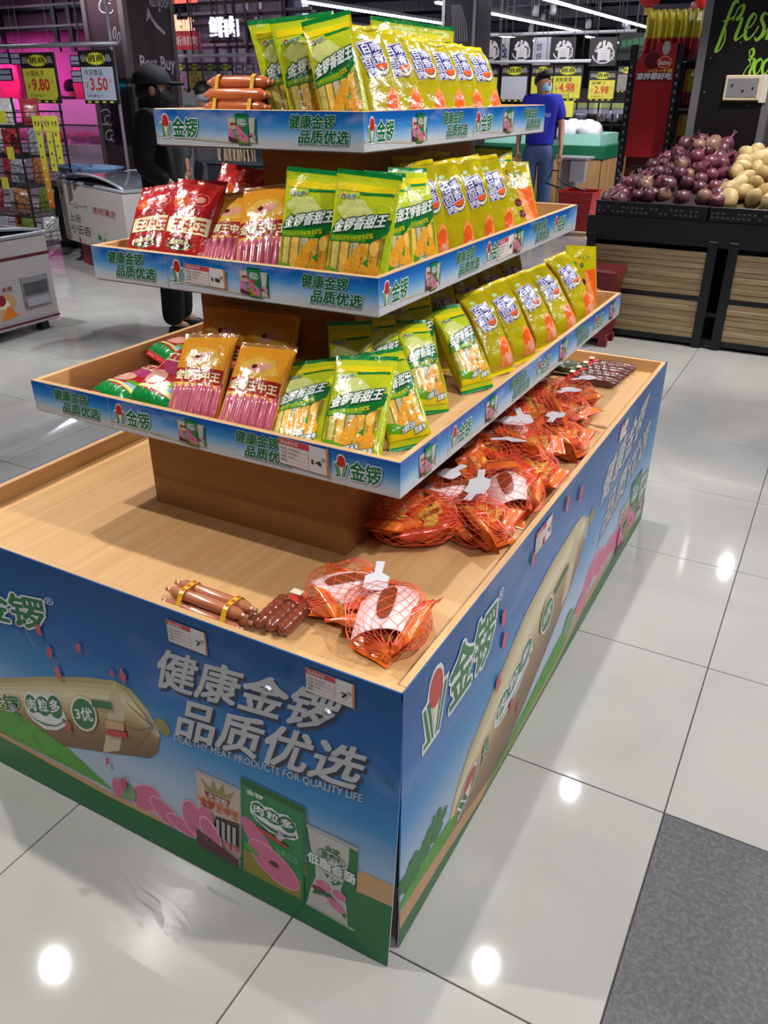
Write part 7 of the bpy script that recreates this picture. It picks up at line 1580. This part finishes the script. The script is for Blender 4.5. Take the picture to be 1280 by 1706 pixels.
for k, (x0p, x1p, pm, lb) in enumerate(((288, 313, mat('sign_lilac', '#a07ab0', .5), 'lilac tinted price sign beside the black cap'), (314, 338, SY1, 'dull yellow price sign behind the second shopper'), (340, 363, MATS['sign_pale'], 'pale price sign left of the sausage bundle'), (366, 388, SW1, 'pale price sign just above the sausage bundle'))): promo(x0p, 104, x1p, 150, 8.2, lb, pm, '猪肉', '12.8', group='price signs in the meat aisle')
for k, px in enumerate((392, 410, 430, 460)): small_labels(px, 106, px+13, 124, 8.4, ['double price label right above the sausage bundle, first', 'double price label right above the sausage bundle, second', 'double price label right above the sausage bundle, third', 'double price label next to the leftmost corn pack'][k])
# low counter with bundled sticks seen under the top tray
KY = 5.6; x0, x1, z0, z1 = rectY(345, 238, 436, 312, KY)
kc = thing('dark_counter', 'dark blue grey counter seen between middle and top trays', 'counter', (x0, KY, 0)); MB().box(0, 0, 0, x1-x0+.4, .6, z0+.20, mat('counter_dark', '#23262e', .5)).build('body', kc); MB().box(-.03, -.02, z0+.20, x1-x0+.43, .62, z0+.225, mat('counter_top', '#3a3e48', .4)).build('counter_top', kc); MB().box(x1-x0+.3, .55, z0+.2, x1-x0+.36, .6, 1.35, GRIM).build('post', kc); MB().box(-.02, .56, z0+.22, x1-x0+.43, .6, 1.42, mat('counter_dark', '#23262e', .5)).build('back_board', kc)
xa2, xb2, za2, zb2 = rectY(355, 242, 415, 284, KY); bs = thing('stick_bundle', 'bundle of pale dried noodle sticks hanging under the top tray line', 'noodle bundle', ((xa2+xb2)/2, KY+.1, za2)); STK = mat('stick_tan', '#a58a72', .7); rs = random.Random(8)
for k in range(34):
    x = (xb2-xa2)*(rs.random()-.5)*.94; y = rs.uniform(-.05, .05); MB().tube([(x, y, zb2-za2), (x+rs.uniform(-.02, .02), y, (zb2-za2)*.5), (x+rs.uniform(-.03, .03), y, rs.uniform(0, .03))], .0075, STK, 5).build('stick', bs)
MB().tube([((xa2-xb2)/2, 0, zb2-za2), ((xb2-xa2)/2, 0, zb2-za2)], .012, BLK, 6).build('hanging_bar', bs)
for sx in (-.45, .45): MB().tube([((xb2-xa2)*sx, 0, zb2-za2), ((xb2-xa2)*sx, 0, 1.42-za2), ((xb2-xa2)*sx, .47, 1.42-za2)], .006, BLK, 5).build('bracket', bs)
p = atY(420, 300, 5.2); wb = thing('wire_basket', 'black wire basket beside the counter under the trays', 'basket', (p.x, 5.3, 0))
m = MB(); ww = .22
for z in (.55, .62, .69, .76): m.tube([(-ww, -.15, z), (ww, -.15, z), (ww, .15, z), (-ww, .15, z)], .005, BLK, 5, closed=True)
for k in range(9): x = -ww+2*ww*k/8; m.tube([(x, .15, .76), (x, .15, .55), (x, -.15, .55), (x, -.15, .76)], .004, BLK, 4)
m.build('wires', wb); 
for sx in (-1, 1): MB().box(sx*ww-.015, -.015, 0, sx*ww+.015, .015, .56, BLK).build('leg', wb)
# blue tub behind freezer
p = atZ(160, 272, .80); o = MB().lathe([(.0, 0), (.20, 0), (.24, .16), (.26, .18), (.24, .18), (.19, .01), (0, .01)], mat('tub_blue', '#6f8fb8', .4), 24, None, 1.7, .8).build('blue_tub', None, smooth=True, loc=(-6.45, 5.45, atY(150, 280, 5.45).z-.16)); tag(o, 'light blue plastic tub on a dark crate behind the freezer', 'tub')
o = MB().box(-6.85, 5.25, 0, -6.05, 5.7, atY(150, 280, 5.45).z-.161, BLK2, bev=.01).build('storage_crate'); tag(o, 'black storage crate under the light blue tub', 'crate')
